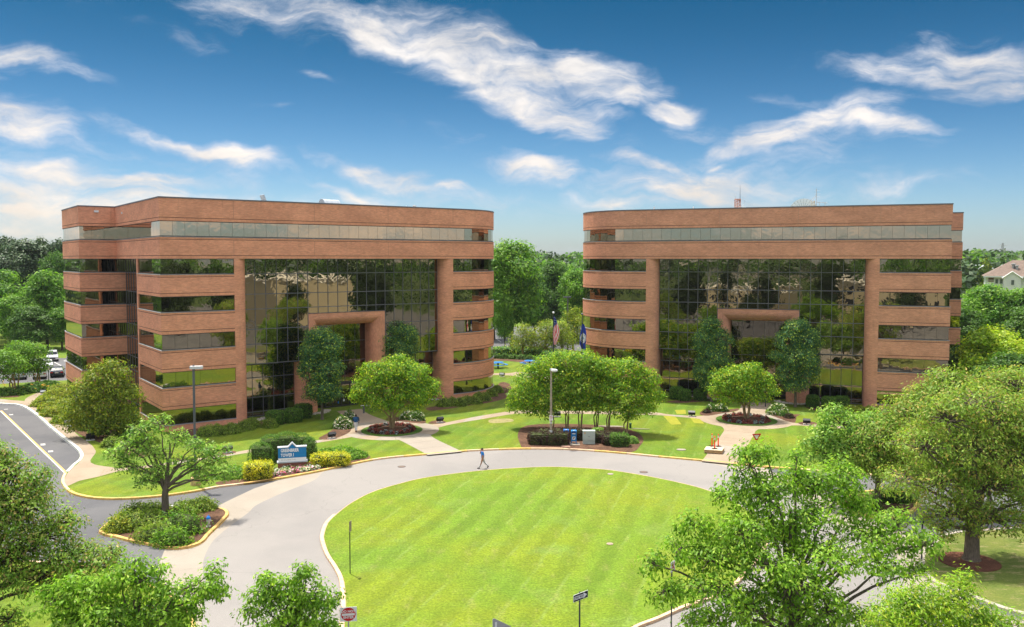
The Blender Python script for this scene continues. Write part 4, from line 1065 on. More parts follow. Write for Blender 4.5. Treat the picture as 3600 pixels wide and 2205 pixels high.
# crape myrtles in the round beds
c = BEDS[0][0]
ptree('crape_myrtle', 'rounded crape myrtle in the flower bed before the left entrance', Vector((c.x, c.y, LZ+.25)),
  [(1380, 1300, 75, 40), (1310, 1320, 60, 45), (1450, 1320, 65, 45), (1290, 1380, 55, 40), (1380, 1370, 75, 50), (1470, 1380, 60, 45), (1505, 1360, 40, 30), (1260, 1400, 28, 25), (1330, 1410, 60, 30), (1430, 1415, 70, 28), (1400, 1270, 35, 20), (1525, 1385, 22, 18)],
  'crape', 'pale', trunk_r=.10, stems=6, lsize=.24, dens=2.8, ncl=28, cr=.36, seed=11)
c = BEDS[1][0]
ptree('crape_myrtle', 'rounded crape myrtle in the flower bed before the right entrance', Vector((c.x, c.y, LZ+.25)),
  [(2610, 1315, 60, 30), (2550, 1335, 50, 35), (2670, 1335, 50, 35), (2600, 1360, 70, 35), (2690, 1375, 45, 30), (2530, 1375, 38, 28), (2640, 1395, 60, 20), (2570, 1395, 50, 18), (2640, 1295, 40, 16)],
  'crape', 'pale', trunk_r=.11, stems=4, lsize=.25, dens=2.6, ncl=28, cr=.36, seed=12)
gr = [(1943, 1508, 'leftmost crape myrtle of the grove, behind the tall street light', [(1870, 1330, 60, 45), (1920, 1290, 60, 40), (1850, 1390, 60, 45), (1910, 1390, 70, 50), (1825, 1430, 40, 22), (1900, 1445, 55, 20), (1960, 1330, 40, 50)]),
      (1993, 1508, 'grove crape myrtle standing behind the two blue mailboxes', [(1980, 1270, 55, 32), (2000, 1340, 65, 50), (1970, 1410, 60, 40), (2020, 1420, 50, 30)]),
      (2040, 1512, 'grove crape myrtle with three trunks between mailboxes and grey cabinet', [(2050, 1265, 60, 30), (2060, 1340, 65, 50), (2050, 1410, 55, 35), (2090, 1290, 50, 30)]),
      (2096, 1508, 'grove crape myrtle with twin trunks right behind the grey cabinet', [(2110, 1290, 50, 32), (2120, 1360, 60, 50), (2100, 1420, 50, 30)]),
      (2139, 1518, 'grove crape myrtle just right of the grey cabinet', [(2160, 1300, 55, 35), (2170, 1370, 60, 50), (2150, 1430, 45, 22)]),
      (2201, 1528, 'rightmost crape myrtle of the grove, over the green boxwood', [(2220, 1300, 50, 35), (2270, 1330, 50, 35), (2220, 1380, 65, 50), (2290, 1390, 45, 40), (2250, 1440, 60, 25), (2200, 1455, 40, 18)])]
for i, (x, y, lab, bl) in enumerate(gr):
    ptree('crape_myrtle', lab, G(x, y, LZ), bl, 'crape', 'pale', 'crape myrtles in the mulched grove', trunk_r=.075, stems=3 if i else 2, lsize=.24, dens=2.7, ncl=28, cr=.36, seed=20+i)
# hornbeams at the entrances
hb = [(1133, 1475, 'dark columnar hornbeam left of the left entrance', [(1120, 1180, 40, 30), (1110, 1230, 50, 45), (1160, 1220, 45, 45), (1100, 1300, 46, 50), (1160, 1300, 46, 55), (1130, 1370, 60, 45), (1160, 1385, 40, 25), (1090, 1265, 34, 40)]),
      (1412, 1418, 'dark hornbeam right of the left entrance, behind the crape myrtle', [(1390, 1150, 30, 22), (1370, 1190, 36, 40), (1430, 1180, 40, 36), (1400, 1230, 60, 36), (1440, 1220, 30, 30), (1410, 1280, 50, 30)]),
      (2501, 1412, 'columnar hornbeam left of the right entrance with a yellow green top', [(2500, 1145, 32, 25), (2475, 1200, 38, 40), (2530, 1200, 44, 45), (2510, 1260, 60, 50), (2480, 1310, 42, 40), (2535, 1300, 40, 45), (2510, 1350, 45, 25)]),
      (2796, 1431, 'columnar hornbeam right of the right entrance', [(2800, 1150, 42, 28), (2770, 1200, 42, 40), (2835, 1200, 50, 45), (2810, 1260, 68, 50), (2770, 1310, 40, 40), (2830, 1310, 46, 45), (2800, 1355, 45, 22), (2730, 1250, 22, 12)])]
for i, (x, y, lab, bl) in enumerate(hb):
    ptree('hornbeam_tree', lab, G(x, y, LZ), bl, 'hornbeam', 'grey', 'hornbeams at the entrances', trunk_r=.16, fork=2.4, lsize=.22, dens=4.2, ncl=32, cr=.32, hollow=.6, seed=30+i)
# trees beside the left car park
for i, (x, y, lab, bl) in enumerate([
   (44, 1383, 'multi stemmed pale trunked tree at the left edge by the car park', [(20, 1260, 50, 28), (-30, 1270, 50, 30), (60, 1290, 40, 28), (10, 1310, 50, 20)]),
   (132, 1354, 'multi stemmed tree on the verge before the parked white cars', [(100, 1230, 40, 25), (135, 1240, 34, 22), (95, 1280, 42, 22), (140, 1280, 32, 20), (115, 1300, 40, 14)]),
   (58, 1364, 'slim single trunked tree between the two multi stemmed ones', [(60, 1225, 34, 22), (75, 1250, 30, 20), (40, 1265, 30, 18)])]):
    ptree('crape_myrtle', lab, G(x, y, LZ), bl, 'bgreen', 'pale', None, trunk_r=.10, stems=(4, 4, 2)[i], lsize=.3, dens=1.8, ncl=26, cr=.5, seed=40+i)

# ---- kinds of distant tree, copied
def kind(seed, mat, bark, H, Wd, conic=False, ls=.5, n=16, dens=.9, ncl=22):
    rs = np.random.RandomState(seed); bl = []
    for k in range(n):
        f = k/(n-1); z = H*(.30+.62*f) ; w_ = Wd/2*((1-f)*.9+.1 if conic else math.sin(math.pi*min(.97, .18+.75*f))**.7)
        a = k*2.4+rs.rand(); rr = w_*(.35+.3*rs.rand()) if not conic else w_*.55
        r = max(.9, (Wd*.17 if not conic else Wd*.13)*(.8+.5*rs.rand()))
        bl.append((math.cos(a)*rr, math.sin(a)*rr, z, r, r, r*.8))
    return grow(bl, None, LM[mat], BK[bark], trunk_r=.28, fork=.3, lsize=ls, dens=dens, ncl=ncl, cr=.75, flat_=.6, hollow=.5, seed=seed, twig=False, droop=.2)
K = {'g': kind(50, 'bgreen', 'dark', 16, 11), 'g2': kind(51, 'bgreen', 'dark', 16, 10, n=20), 'm': kind(52, 'bmid', 'dark', 16, 11), 'm2': kind(53, 'bmid', 'dark', 16, 12, n=20),
     'd': kind(54, 'bdark', 'dark', 16, 9, n=18, ncl=36), 'd2': kind(55, 'bdark', 'dark', 16, 8, True, n=20, ncl=34), 'y': kind(56, 'byel', 'dark', 12, 11, n=14), 'o': kind(57, 'olive2', 'pale', 8, 8, n=10, ls=.35)}
K['n'] = kind(58, 'bdeep', 'dark', 16, 11); K['n2'] = kind(59, 'bdeep', 'dark', 16, 8, True, n=20)
KH = {'n': 16, 'n2': 16, 'g': 16, 'g2': 16, 'm': 16, 'm2': 16, 'd': 16, 'd2': 16, 'y': 12, 'o': 8}; KW = {'n': 11, 'n2': 8, 'g': 11, 'g2': 10, 'm': 11, 'm2': 12, 'd': 9, 'd2': 8, 'y': 11, 'o': 8}
def bgt(k, px, top, Y, wpx, label, group=None, name=None, z=0.0):
    p = AT(px, top, Y); H = p.z-z; sx = wpx*Y/FPX/KW[k]
    nm = name or {'d': 'pine_tree', 'd2': 'pine_tree'}.get(k, 'deciduous_tree')
    return tree_from(nm, label, (p.x, Y, z), K[k][0], K[k][1], group, RS.uniform(0, 6.28), (sx, sx, H/KH[k]*1.03))
bg = [
 ('g', 60, 1045, 168, 170, 'bright green tree behind the car park, at the left edge'), ('g2', 160, 965, 172, 190, 'tall bright green tree touching the left wing of the left building'),
 ('g', -20, 960, 176, 220, 'bright green tree cut off by the left edge, highest of the fresh green ones'), ('m', 110, 1080, 166, 170, 'mid green tree low between the fresh green ones at left'), ('g2', 215, 1090, 168, 130, 'green tree half hidden behind the left wing'),
 ('d', 100, 860, 195, 230, 'big dark rounded pine above the left trees'), ('d', 10, 850, 200, 150, 'dark pine topping the left edge skyline'), ('d2', 200, 850, 190, 120, 'dark pointed pine just left of the left wing'), ('d', 45, 900, 188, 160, 'dark pine in front of the skyline pines at left'), ('d2', 150, 845, 200, 110, 'slender dark pine on the left skyline'), ('m2', 190, 900, 185, 150, 'mid green tree beneath the slender pine'),
 ('g', 1800, 862, 172, 240, 'largest bright green tree in the gap between the two buildings'), ('g2', 1735, 900, 190, 200, 'green tree partly behind the round end of the left building'), ('m', 1950, 925, 200, 180, 'darker green tree in the middle of the gap'), ('g', 2030, 955, 185, 150, 'fresh green tree touching the round end of the right building'), ('m', 1880, 1000, 195, 150, 'low mid green tree in the centre of the gap'), ('o', 2015, 1095, 165, 130, 'small olive tree behind the blue state flag', ), ('m2', 2100, 960, 210, 180, 'mid green tree hidden behind the right building end'),
 ('o', 1838, 1150, 157, 120, 'two stemmed small tree before the gap hedge'), ('o', 1918, 1140, 158, 140, 'many stemmed small tree left of the striped flag'), ('o', 1975, 1140, 160, 120, 'low branching small tree right of the striped flag'), ('g', 1775, 1040, 168, 90, 'tree with straight trunk beside the red hydrant'),
 ('g', 3470, 1012, 150, 230, 'bright green tree at the right, under the white house'), ('g2', 3590, 1022, 150, 200, 'green tree at the right edge below the brown roof'), ('m', 3400, 1090, 140, 170, 'mid green tree behind the right wing'), ('y', 3500, 1165, 100, 290, 'yellow green rounded tree behind the olive oaks'), ('m2', 3360, 1230, 106, 200, 'dark green tree against the right wall of the right building'), ('m', 3640, 1080, 130, 240, 'dark green tree at the right edge'), ('m', 3560, 1250, 92, 260, 'mid green tree above the olive oaks at the right edge'),
 ('o', 3470, 930, 240, 70, 'small tree left of the brown roofed white house'),
]
for b in bg: bgt(*b)
# trees behind the viewpoint and at the sides (they show in the mirror glass)
rsb = np.random.RandomState(5); q_ = 0
behind = [(70, -2, 15, 'm'), (85, -20, 16, 'g'), (50, -28, 14, 'd2'), (30, -30, 15, 'm2'), (12, -34, 14, 'g'), (-8, -30, 15, 'm'), (-25, -28, 13, 'g2'), (-45, -20, 15, 'm2'), (-62, -5, 14, 'g'), (-75, 15, 15, 'm'), (60, 12, 13, 'd2'), (66, 22, 14, 'm'), (74, 36, 12, 'm2'), (100, 10, 15, 'd'), (112, -30, 17, 'm'), (20, -60, 16, 'd'), (-15, -62, 17, 'm2'), (-50, -55, 16, 'd'), (-85, -30, 16, 'm'), (48, -5, 11, 'y'), (-38, -2, 11, 'g'), (92, 50, 14, 'm'), (110, 38, 15, 'g2'), (-20, -4, 9, 'g'), (16, -14, 9, 'm')]
for (x, y, h, k) in behind:
    k = {'d2': 'n2', 'd': 'n2'}.get(k, 'n')
    t = tree_from('deciduous_tree', 'tree standing behind the viewpoint across the ring road', (x, y, 0), K[k][0], K[k][1], 'trees behind the viewpoint', rsb.uniform(0, 6), (h/KH[k],)*3)
# ---- far woods, one mass all round
def woods(name, pts, hmin, hmax, mats, card=1.3, per=70):
    rs = np.random.RandomState(77)
    for mi, mat in enumerate(mats):
        V = []
        P = pts[mi::len(mats)]
        cen = []; out_ = []
        for (x, y) in P:
            H = rs.uniform(hmin, hmax)+(max(0, math.hypot(x, y)-360)*.016 if y > 0 else 0); r = rs.uniform(4.0, 6.5)
            u = rs.normal(0, 1, (per, 3)); u /= np.linalg.norm(u, axis=1, keepdims=True); u[:, 2] = np.abs(u[:, 2])*1.1-.25
            rad = rs.uniform(.72, 1.05, per)[:, None]
            cc = np.array([x, y, H-r*.9])+u*np.array([r, r, r*.9])*rad; cen.append(cc); out_.append(u)
            u2 = rs.uniform(-1, 1, (per//3, 3)); cen.append(np.array([x, y, (H-r)*.5])+u2*np.array([r*.8, r*.8, (H-r)*.5])); out_.append(u2)
        cen = np.concatenate(cen); out_ = np.concatenate(out_)
        V = leaves_arr(cen, out_, 1, .3, card, .6, .1, rs, .8, .6)
        o = bpy.data.objects.new(name, quads_mesh('woods_mesh', V, mat)); link(o); tag(o, ['far wood of dark pines along the horizon', 'far wood of mid green trees along the horizon'][mi], 'woods', kind='stuff')
rs = np.random.RandomState(3); pts = []
for _ in range(2600):
    a = rs.uniform(-1.15, 1.15); r = rs.uniform(270, 430) if rs.rand() < .75 else rs.uniform(430, 700)
    x, y = r*math.sin(a), r*math.cos(a)
    if 150 < x < 380 and y < 330: continue
    pts.append((x, y))
for _ in range(420):
    a = rs.uniform(.44, .70); r = rs.uniform(400, 640); pts.append((r*math.sin(a), r*math.cos(a)))
for _ in range(700):
    a = rs.uniform(1.15, 5.13); r = rs.uniform(170, 300); pts.append((r*math.sin(a)*1.0, r*math.cos(a)))
woods('far_woods', pts, 15.5, 21.5, [LM['bdark'], LM['bmid']], 1.7, 60)

# ================================================================== SHRUBS AND FLOWERS
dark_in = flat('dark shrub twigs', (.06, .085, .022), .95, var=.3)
def shrub_mesh(kind_, dims, mat, lsize=.10, n=900, seed=0, flower=None, core=True, loose=.06):
    """kind 'dome','box','ball': leafy shell with a twiggy dark inside; origin at the foot centre"""
    rs = np.random.RandomState(300+seed); dx, dy, dz = dims
    u = rs.normal(0, 1, (n, 3)); u /= np.linalg.norm(u, axis=1, keepdims=True)
    if kind_ == 'box':
        e = 5.0; s = (np.abs(u)**e).sum(1)**(-1/e); P = u*s[:, None]*np.array([dx/2, dy/2, dz/2])+np.array([0, 0, dz/2])
        lump = 0
    elif kind_ == 'dome':
        u[:, 2] = np.abs(u[:, 2])*1.12-.12; P = u*np.array([dx/2, dy/2, dz])
        lump = np.sin(u[:, 0]*5+seed)*np.cos(u[:, 1]*6+seed*2)*.09+np.sin(u[:, 2]*9+u[:, 0]*7)*.05
    else:
        P = u*np.array([dx/2, dy/2, dz/2])+np.array([0, 0, dz*.5]); lump = np.sin(u[:, 0]*5+seed)*np.cos(u[:, 1]*6)*.07
    if not np.isscalar(lump): P = P*(1+lump[:, None])
    P = P*(1+rs.normal(0, loose, (n, 1))); P[:, 2] = np.maximum(P[:, 2], .03)
    V = leaves_arr(P, u, 3, lsize*.6, lsize*1.15, 1, .1, rs, .6, .4)
    me = quads_mesh('shrub_mesh', V, mat)
    return me
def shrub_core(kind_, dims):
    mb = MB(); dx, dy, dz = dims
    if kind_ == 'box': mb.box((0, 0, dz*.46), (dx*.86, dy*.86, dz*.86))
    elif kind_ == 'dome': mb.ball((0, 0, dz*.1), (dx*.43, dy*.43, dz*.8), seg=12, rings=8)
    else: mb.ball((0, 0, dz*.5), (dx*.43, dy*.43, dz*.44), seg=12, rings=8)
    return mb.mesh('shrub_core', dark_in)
_sc = [0]
def shrub(name, label, px, py, dims, kind_, mat, group=None, lsize=.10, n=900, z=LZ, rz=0, cat='shrub', loose=.06, loc=None):
    _sc[0] += 1
    p = loc if loc is not None else G(px, py, z)
    t = thing(name, label, cat, p, rz, group)
    o = bpy.data.objects.new('foliage', shrub_mesh(kind_, dims, LM[mat], lsize, n, _sc[0], loose=loose)); link(o, t)
    c = bpy.data.objects.new('twigs', shrub_core(kind_, dims)); link(c, t)
    return t
aL = math.atan2(.59013, .80731); aR = math.atan2(-.33889, .94083)
# clipped boxwoods by the piers
for (px, py, d, lab) in [(967, 1492, (1.75, 1.6, 1.45), 'clipped square boxwood leftmost of three beside the left portal'), (1030, 1484, (1.8, 1.6, 1.5), 'clipped square boxwood, middle of three beside the left portal'), (1066, 1470, (1.7, 1.7, 1.6), 'clipped boxwood against the brick leg of the left portal'),
    (2379, 1403, (1.6, 1.6, 1.55), 'clipped boxwood leftmost of three under the right curtain wall'), (2408, 1409, (1.35, 1.35, 1.4), 'clipped boxwood in the middle of three under the right curtain wall'), (2461, 1407, (1.45, 1.4, 1.4), 'clipped boxwood beside the left leg of the right portal'),
    (2857, 1431, (1.4, 1.4, 1.4), 'clipped boxwood beside the right leg of the right portal'), (2913, 1440, (1.5, 1.5, 1.5), 'clipped boxwood second from the right portal'), (2957, 1438, (1.65, 1.5, 1.5), 'clipped boxwood third from the right portal')]:
    shrub('boxwood', lab, px, py, d, 'box', 'box', 'clipped boxwoods by the portals', .11, 1500, rz=aL if px < 1800 else aR, loose=.02)
# low mounds along the walls
for i, (px, py, w_) in enumerate([(735, 1530, 2.1), (765, 1528, 1.8), (813, 1522, 1.7), (859, 1512, 1.6), (887, 1503, 1.5), (949, 1503, 1.3)]):
    shrub('mound_shrub', ['low green mound leftmost along the left building foot', 'second low mound along the left building foot', 'third low mound along the left building foot', 'fourth low mound, left of the round brick pier', 'low mound in front of the round brick pier', 'small mound in front of the first clipped boxwood'][i], px, py, (w_*1.15, w_, .95), 'dome', 'azal', 'mounds along the left building foot', .11, 1000)
for i, (px, py, w_) in enumerate([(1563, 1428, 1.7), (1590, 1425, 1.6), (1618, 1427, 1.4), (1640, 1420, 1.4), (1670, 1419, 1.5), (1684, 1406, 1.3), (1706, 1409, 1.3), (1727, 1393, 1.4), (1749, 1381, 1.4)]):
    shrub('mound_shrub', 'green mound %s from the pier under the left building round end' % ['first', 'second', 'third', 'fourth', 'fifth', 'sixth', 'seventh', 'eighth', 'ninth'][i], px, py, (w_*1.1, w_, .95), 'dome', 'azal', 'mounds under the round end', .12, 700)
for i in range(6):
    shrub('hedge_plant', 'golden low hedge plant %s from the left by the right pier' % ['first', 'second', 'third', 'fourth', 'fifth', 'sixth'][i], 2990+i*34, 1450+i*2.0, (1.7, 1.4, .8), 'dome', 'junip', 'low hedge by the right pier', .12, 600)
# tall clipped hedge wrapped round the sign
hd = thing('hedge', 'tall clipped dome hedge wrapping round the back of the blue sign', 'hedge', G(1000, 1628, LZ), R(15))
V = []; rs = np.random.RandomState(8); cmb_ = MB()
for (x, y, dx, dy, dz) in [(-2.0, .1, 2.2, 2.2, 1.9), (-1.2, 1.2, 2.2, 2.0, 2.3), (.2, 1.5, 2.6, 1.8, 2.45), (1.5, 1.3, 2.0, 1.8, 2.3), (2.2, .6, 1.3, 1.9, 2.0)]:
    u = rs.normal(0, 1, (1500, 3)); u /= np.linalg.norm(u, axis=1, keepdims=True); u[:, 2] = np.abs(u[:, 2]); s = (np.abs(u)**3).sum(1)**(-1/3)
    P = u*s[:, None]*np.array([dx/2, dy/2, dz])*(1+rs.normal(0, .02, (1500, 1)))+np.array([x, y, 0]); V.append(leaves_arr(P, u, 2, .05, .10, 1, .1, rs, .55, .4)); cmb_.box((x, y, dz*.42), (dx*.7, dy*.7, dz*.8))
o = bpy.data.objects.new('foliage', quads_mesh('hedge_mesh', np.concatenate(V), LM['box'])); link(o, hd); cmb_.build('twigs', dark_in, hd)
# golden shrubs at the sign
shrub('golden_shrub', 'bright yellow shrub left of the blue sign', 908, 1680, (2.1, 1.7, 1.25), 'box', 'gold', None, .12, 1300, rz=R(15), loose=.07)
shrub('golden_shrub', 'bright yellow shrub right of the blue sign', 1162, 1635, (3.0, 1.5, 1.0), 'box', 'gold', None, .12, 1500, rz=R(12), loose=.07)
shrub('liriope_mass', 'soft green liriope mound right of the sign hedge', 1195, 1606, (4.6, 3.4, .7), 'dome', 'lirio', None, .16, 4200, cat='ground cover', loose=.05)
shrub('liriope_mass', 'soft green liriope patch left of the sign at the kerb', 830, 1672, (3.6, 2.6, .6), 'dome', 'lirio', None, .16, 2200, cat='ground cover', loose=.05)
shrub('juniper', 'dark blue green spreading shrub at the kerb left of the golden shrub', 790, 1678, (2.6, 1.4, .7), 'dome', 'maple', None, .14, 900)
# shrubs on the left island
for i, (px, py, d, m_, lab) in enumerate([(455, 1855, (2.6, 1.8, 1.0), 'azal', 'sprawling shrub at the far left of the planted island'), (520, 1845, (2.2, 1.8, .9), 'azal', 'low shrub left of the island tree trunk'), (550, 1895, (2.6, 1.6, .9), 'azal', 'thin olive shrub at the front of the island'), (640, 1870, (2.9, 1.9, 1.35), 'lirio', 'dense bright green shrub in front of the island tree trunk'), (610, 1912, (2.2, 1.2, .9), 'lirio', 'bright green shrub tip nearest the island kerb'), (680, 1796, (2.2, 1.0, .7), 'azal', 'sprawling shrub behind the hydrant'), (640, 1812, (2.0, 1.3, .8), 'azal', 'shrub right behind the island tree trunk'), (540, 1812, (1.7, 1.2, .8), 'azal', 'small shrub at the back edge of the island'), (715, 1788, (1.8, .9, .7), 'azal', 'shrub tip pointing right at the back of the island'), (480, 1820, (2.2, 1.5, .9), 'azal', 'shrub at the back left of the island'), (420, 1865, (1.8, 1.4, .8), 'junip', 'yellowish shrub half under the dark oak branches')]):
    shrub('azalea', lab, px, py, d, 'dome', m_, 'shrubs on the planted island', .13, 620, loose=.2)
shrub('juniper', 'low green juniper on the right planted island', 3040, 1785, (2.2, 1.5, .6), 'dome', 'box', None, .13, 600, loose=.12)
shrub('juniper', 'spreading green shrub at the back of the right planted island', 3140, 1758, (3.4, 1.8, .9), 'dome', 'box', None, .13, 900, loose=.12)
# golden junipers beside the left wing
for i, (px, py, d) in enumerate([(170, 1425, (3.6, 3.0, 1.0)), (205, 1400, (4.0, 3.2, 1.1)), (235, 1440, (3.8, 3.0, 1.1)), (200, 1460, (3.4, 2.6, 1.0)), (240, 1485, (3.2, 2.4, 1.0)), (265, 1400, (3.5, 3, 1.0)), (215, 1378, (3.6, 3, .9)), (285, 1470, (3.2, 2.5, 1.0)), (180, 1445, (2.8, 2.2, .9))]):
    shrub('juniper', 'golden green juniper mat, %s, between the sidewalk and the left wing' % ['at its left tip', 'near its left end', 'at its centre', 'at the sidewalk edge', 'at its lower end', 'by the brick wall', 'at its top end', 'beside the olive tree', 'next to the left tip'][i], px, py, d, 'dome', 'junip', 'golden junipers by the left wing', .17, 1300, loose=.08)
for i, (px, py, d) in enumerate([(320, 1510, (2.4, 1.8, 1.2)), (360, 1525, (2.4, 1.8, 1.0)), (430, 1535, (2.6, 2, 1.2)), (470, 1550, (2.4, 1.8, 1.0)), (395, 1570, (2, 1.6, .8)), (450, 1500, (3, 2, 1.8)), (520, 1560, (2, 1.6, .8))]):
    shrub('azalea', 'leafy green shrub, %s, under the olive tree by the left wing' % ['leftmost', 'second from the left', 'in the middle', 'right of the trunk', 'nearest the path', 'against the wall', 'rightmost'][i], px, py, d, 'dome', 'lirio' if i % 2 else 'azal', 'shrubs under the olive tree', .15, 800, loose=.1)
for i, (px, py, d) in enumerate([(20, 1388, (5, 2.2, .8)), (80, 1380, (4.5, 2.2, .8)), (130, 1368, (4, 2, .8)), (170, 1360, (3.4, 2, .8)), (-40, 1392, (5, 2.2, .8))]):
    shrub('daylily_bed', 'dark green daylilies, %s on the verge by the car park' % ['second from the left', 'third from the left', 'fourth from the left', 'nearest the building', 'leftmost'][i], px, py, d, 'dome', 'box', 'daylilies on the car park verge', .18, 1100, loose=.06)
# grove bed hedges
for i, (px, py, d, m_, lab) in enumerate([(1905, 1560, (2.6, 1.6, 1.15), 'loro', 'dark purple shrub at the left of the grove bed'), (1960, 1562, (2.2, 1.5, 1.2), 'loro', 'dark purple shrub between street light and mailboxes'), (1935, 1545, (2.4, 1.5, 1.1), 'loro', 'dark purple shrub behind the street light pole'), (2030, 1545, (1.6, 1.3, 1.1), 'loro', 'dark purple shrub between mailboxes and cabinet'), (2120, 1553, (2.2, 1.5, 1.0), 'loro', 'dark purple shrub right of the cabinet'), (2150, 1562, (1.7, 1.4, 1.0), 'loro', 'dark purple shrub touching the green boxwood'), (2178, 1567, (1.75, 1.5, 1.15), 'box', 'clipped green boxwood at the right of the grove bed'), (2225, 1558, (1.0, .9, .6), 'maple', 'small blue green shrub at the right tip of the grove bed'), (2102, 1538, (1.0, .9, .9), 'maple', 'dark green shrub beside the cabinet')]):
    shrub('shrub', lab, px, py, d, 'box' if i != 7 else 'dome', m_, 'shrubs in the grove bed', .10, 1100, loose=.05)
for i, (px, py, w_) in enumerate([(2330, 1398, 1.6), (2300, 1402, 1.4)]):
    shrub('mound_shrub', ['low mound left of the clipped boxwoods at the right building', 'low mound behind the grove, right side'][i], px, py, (w_*1.5, w_, .8), 'dome', 'azal', None, .12, 500)
# long dark hedge in the gap
hg = thing('hedge', 'long low dark hedge curving across the gap between the buildings', 'hedge', G(1735, 1255, LZ))
pth = crom(gpts([(1735, 1246), (1800, 1244), (1880, 1250), (1960, 1262), (2060, 1272), (2120, 1280)], LZ), 6)
P = []; mb = MB(); 
for k in range(len(pth)-1):
    a, b = Vector(pth[k]), Vector(pth[k+1]); d = (b-a); nn = Vector((d.y, -d.x)).normalized()
    for j in range(90):
        f = rs.rand(); s = rs.uniform(-1, 1); top_ = rs.rand() < .55; q = a+d*f+nn*(s*1.4 if top_ else math.copysign(1.4, s))
        P.append((q.x-hg.location.x, q.y-hg.location.y, 1.15 if top_ else rs.uniform(.1, 1.15)))
    c = (a+b)/2; mb.box((c.x-hg.location.x, c.y-hg.location.y, .5), (d.length*1.05, 2.5, 1.0), math.atan2(d.y, d.x))
P = np.array(P); u = np.tile(np.array([[0, -.3, .7]]), (len(P), 1))
o = bpy.data.objects.new('foliage', quads_mesh('hedge_mesh', leaves_arr(P, u, 3, .16, .26, 1, .1, rs, .6, .4), LM['hornbeam'])); link(o, hg); mb.build('twigs', dark_in, hg)
for i in range(8):
    shrub('shrub', 'low green shrub %s from the left before the gap hedge' % ['first', 'second', 'third', 'fourth', 'fifth', 'sixth', 'seventh', 'eighth'][i], 1745+i*30, 1260+i*1.2+(i > 4)*3, (1.8, 1.2, .8), 'dome', 'bmid', 'shrubs before the gap hedge', .2, 260)
# white daisies
def flowers(name, label, px, py, dims, fl, leaf='box', nl=700, nf=70, fs=.13, group=None, cat='flowering plant', z=LZ):
    _sc[0] += 1
    t = thing(name, label, cat, G(px, py, z), 0, group)
    o = bpy.data.objects.new('foliage', shrub_mesh('dome', dims, LM[leaf], .11, nl, _sc[0], loose=.1)); link(o, t)
    rs = np.random.RandomState(_sc[0]); u = rs.normal(0, 1, (nf, 3)); u /= np.linalg.norm(u, axis=1, keepdims=True); u[:, 2] = np.abs(u[:, 2])
    P = u*np.array([dims[0]/2, dims[1]/2, dims[2]])*1.06
    # each bloom: a little rosette of petals
    V = leaves_arr(P, u, 5, fs*.3, fs*1.0, 1, 0, rs, .8, .9)
    f = bpy.data.objects.new('blooms', quads_mesh('bloom_mesh', V, LM[fl])); link(f, t)
    return t
flowers('daisy_bush', 'white daisies in front beside the person in the blue jacket', 1205, 1505, (2.0, 1.5, 1.15), 'white_fl', nf=110, nl=900)
flowers('daisy_bush', 'white daisies behind, nearest the left entrance walk', 1228, 1480, (1.3, 1.2, 1.1), 'white_fl', nf=60)
flowers('daisy_bush', 'white daisies behind the left round bed', 1440, 1474, (2.2, 1.1, .9), 'white_fl', nf=90)
flowers('daisy_bush', 'white daisies at the right end behind the left round bed', 1468, 1478, (1.5, 1.1, 1.0), 'white_fl', nf=70)
flowers('daisy_bush', 'few white daisies left of the right round bed', 2502, 1445, (1.3, 1, .8), 'white_fl', nf=22)
flowers('daisy_bush', 'full white daisies left of the right round bed', 2534, 1446, (1.6, 1, .85), 'white_fl', nf=55)
flowers('daisy_bush', 'white daisies right of the right entrance walk', 2735, 1457, (2.4, 1.5, 1.2), 'white_fl', nf=95, nl=900)
flowers('daisy_bush', 'small daisy clump right of the large one', 2752, 1462, (1, .8, .5), 'white_fl', nf=14)
shrub('grass_clump', 'purple grass clump right of the daisies at the right round bed', 2776, 1470, (.95, .8, .45), 'dome', 'loro', None, .14, 200, loose=.2)
shrub('grass_clump', 'purple grass clump left of the daisies at the right round bed', 2483, 1452, (.8, .7, .4), 'dome', 'loro', None, .14, 160, loose=.2)
# impatiens by the sign
cols = {'w': 'white_fl', 'p': 'pink_fl', 'm': 'mag_fl'}
imp = [(415, 1090, 'w'), (425, 1165, 'p'), (465, 1050, 'w'), (540, 1080, 'w'), (545, 1145, 'p'), (645, 1125, 'm'), (665, 1075, 'w'), (680, 1015, 'w'), (745, 1100, 'p'), (780, 1040, 'w'), (795, 990, 'p'), (880, 1005, 'm'), (870, 1080, 'p'), (960, 1080, 'm'), (1010, 1010, 'p'), (1050, 955, 'm'), (1120, 1050, 'w'), (1160, 1000, 'p'), (1175, 945, 'p'), (1235, 1035, 'w'), (1280, 970, 'w'), (1305, 915, 'm'), (1385, 955, 'p'), (1380, 1010, 'p'), (1475, 980, 'w')]
for i, (x, y, c_) in enumerate(imp):
    px, py = 900+x/6.86, 1500+(y+25)/6.86
    flowers('impatiens', {'w': 'white impatiens clump', 'p': 'pink and white impatiens clump', 'm': 'magenta impatiens clump'}[c_]+' in the row before the blue sign', px, py, (.52, .46, .24), cols[c_], 'box', 60, 40, .12, 'impatiens before the sign: '+{'w': 'white', 'p': 'pink', 'm': 'magenta'}[c_], 'flower clump')
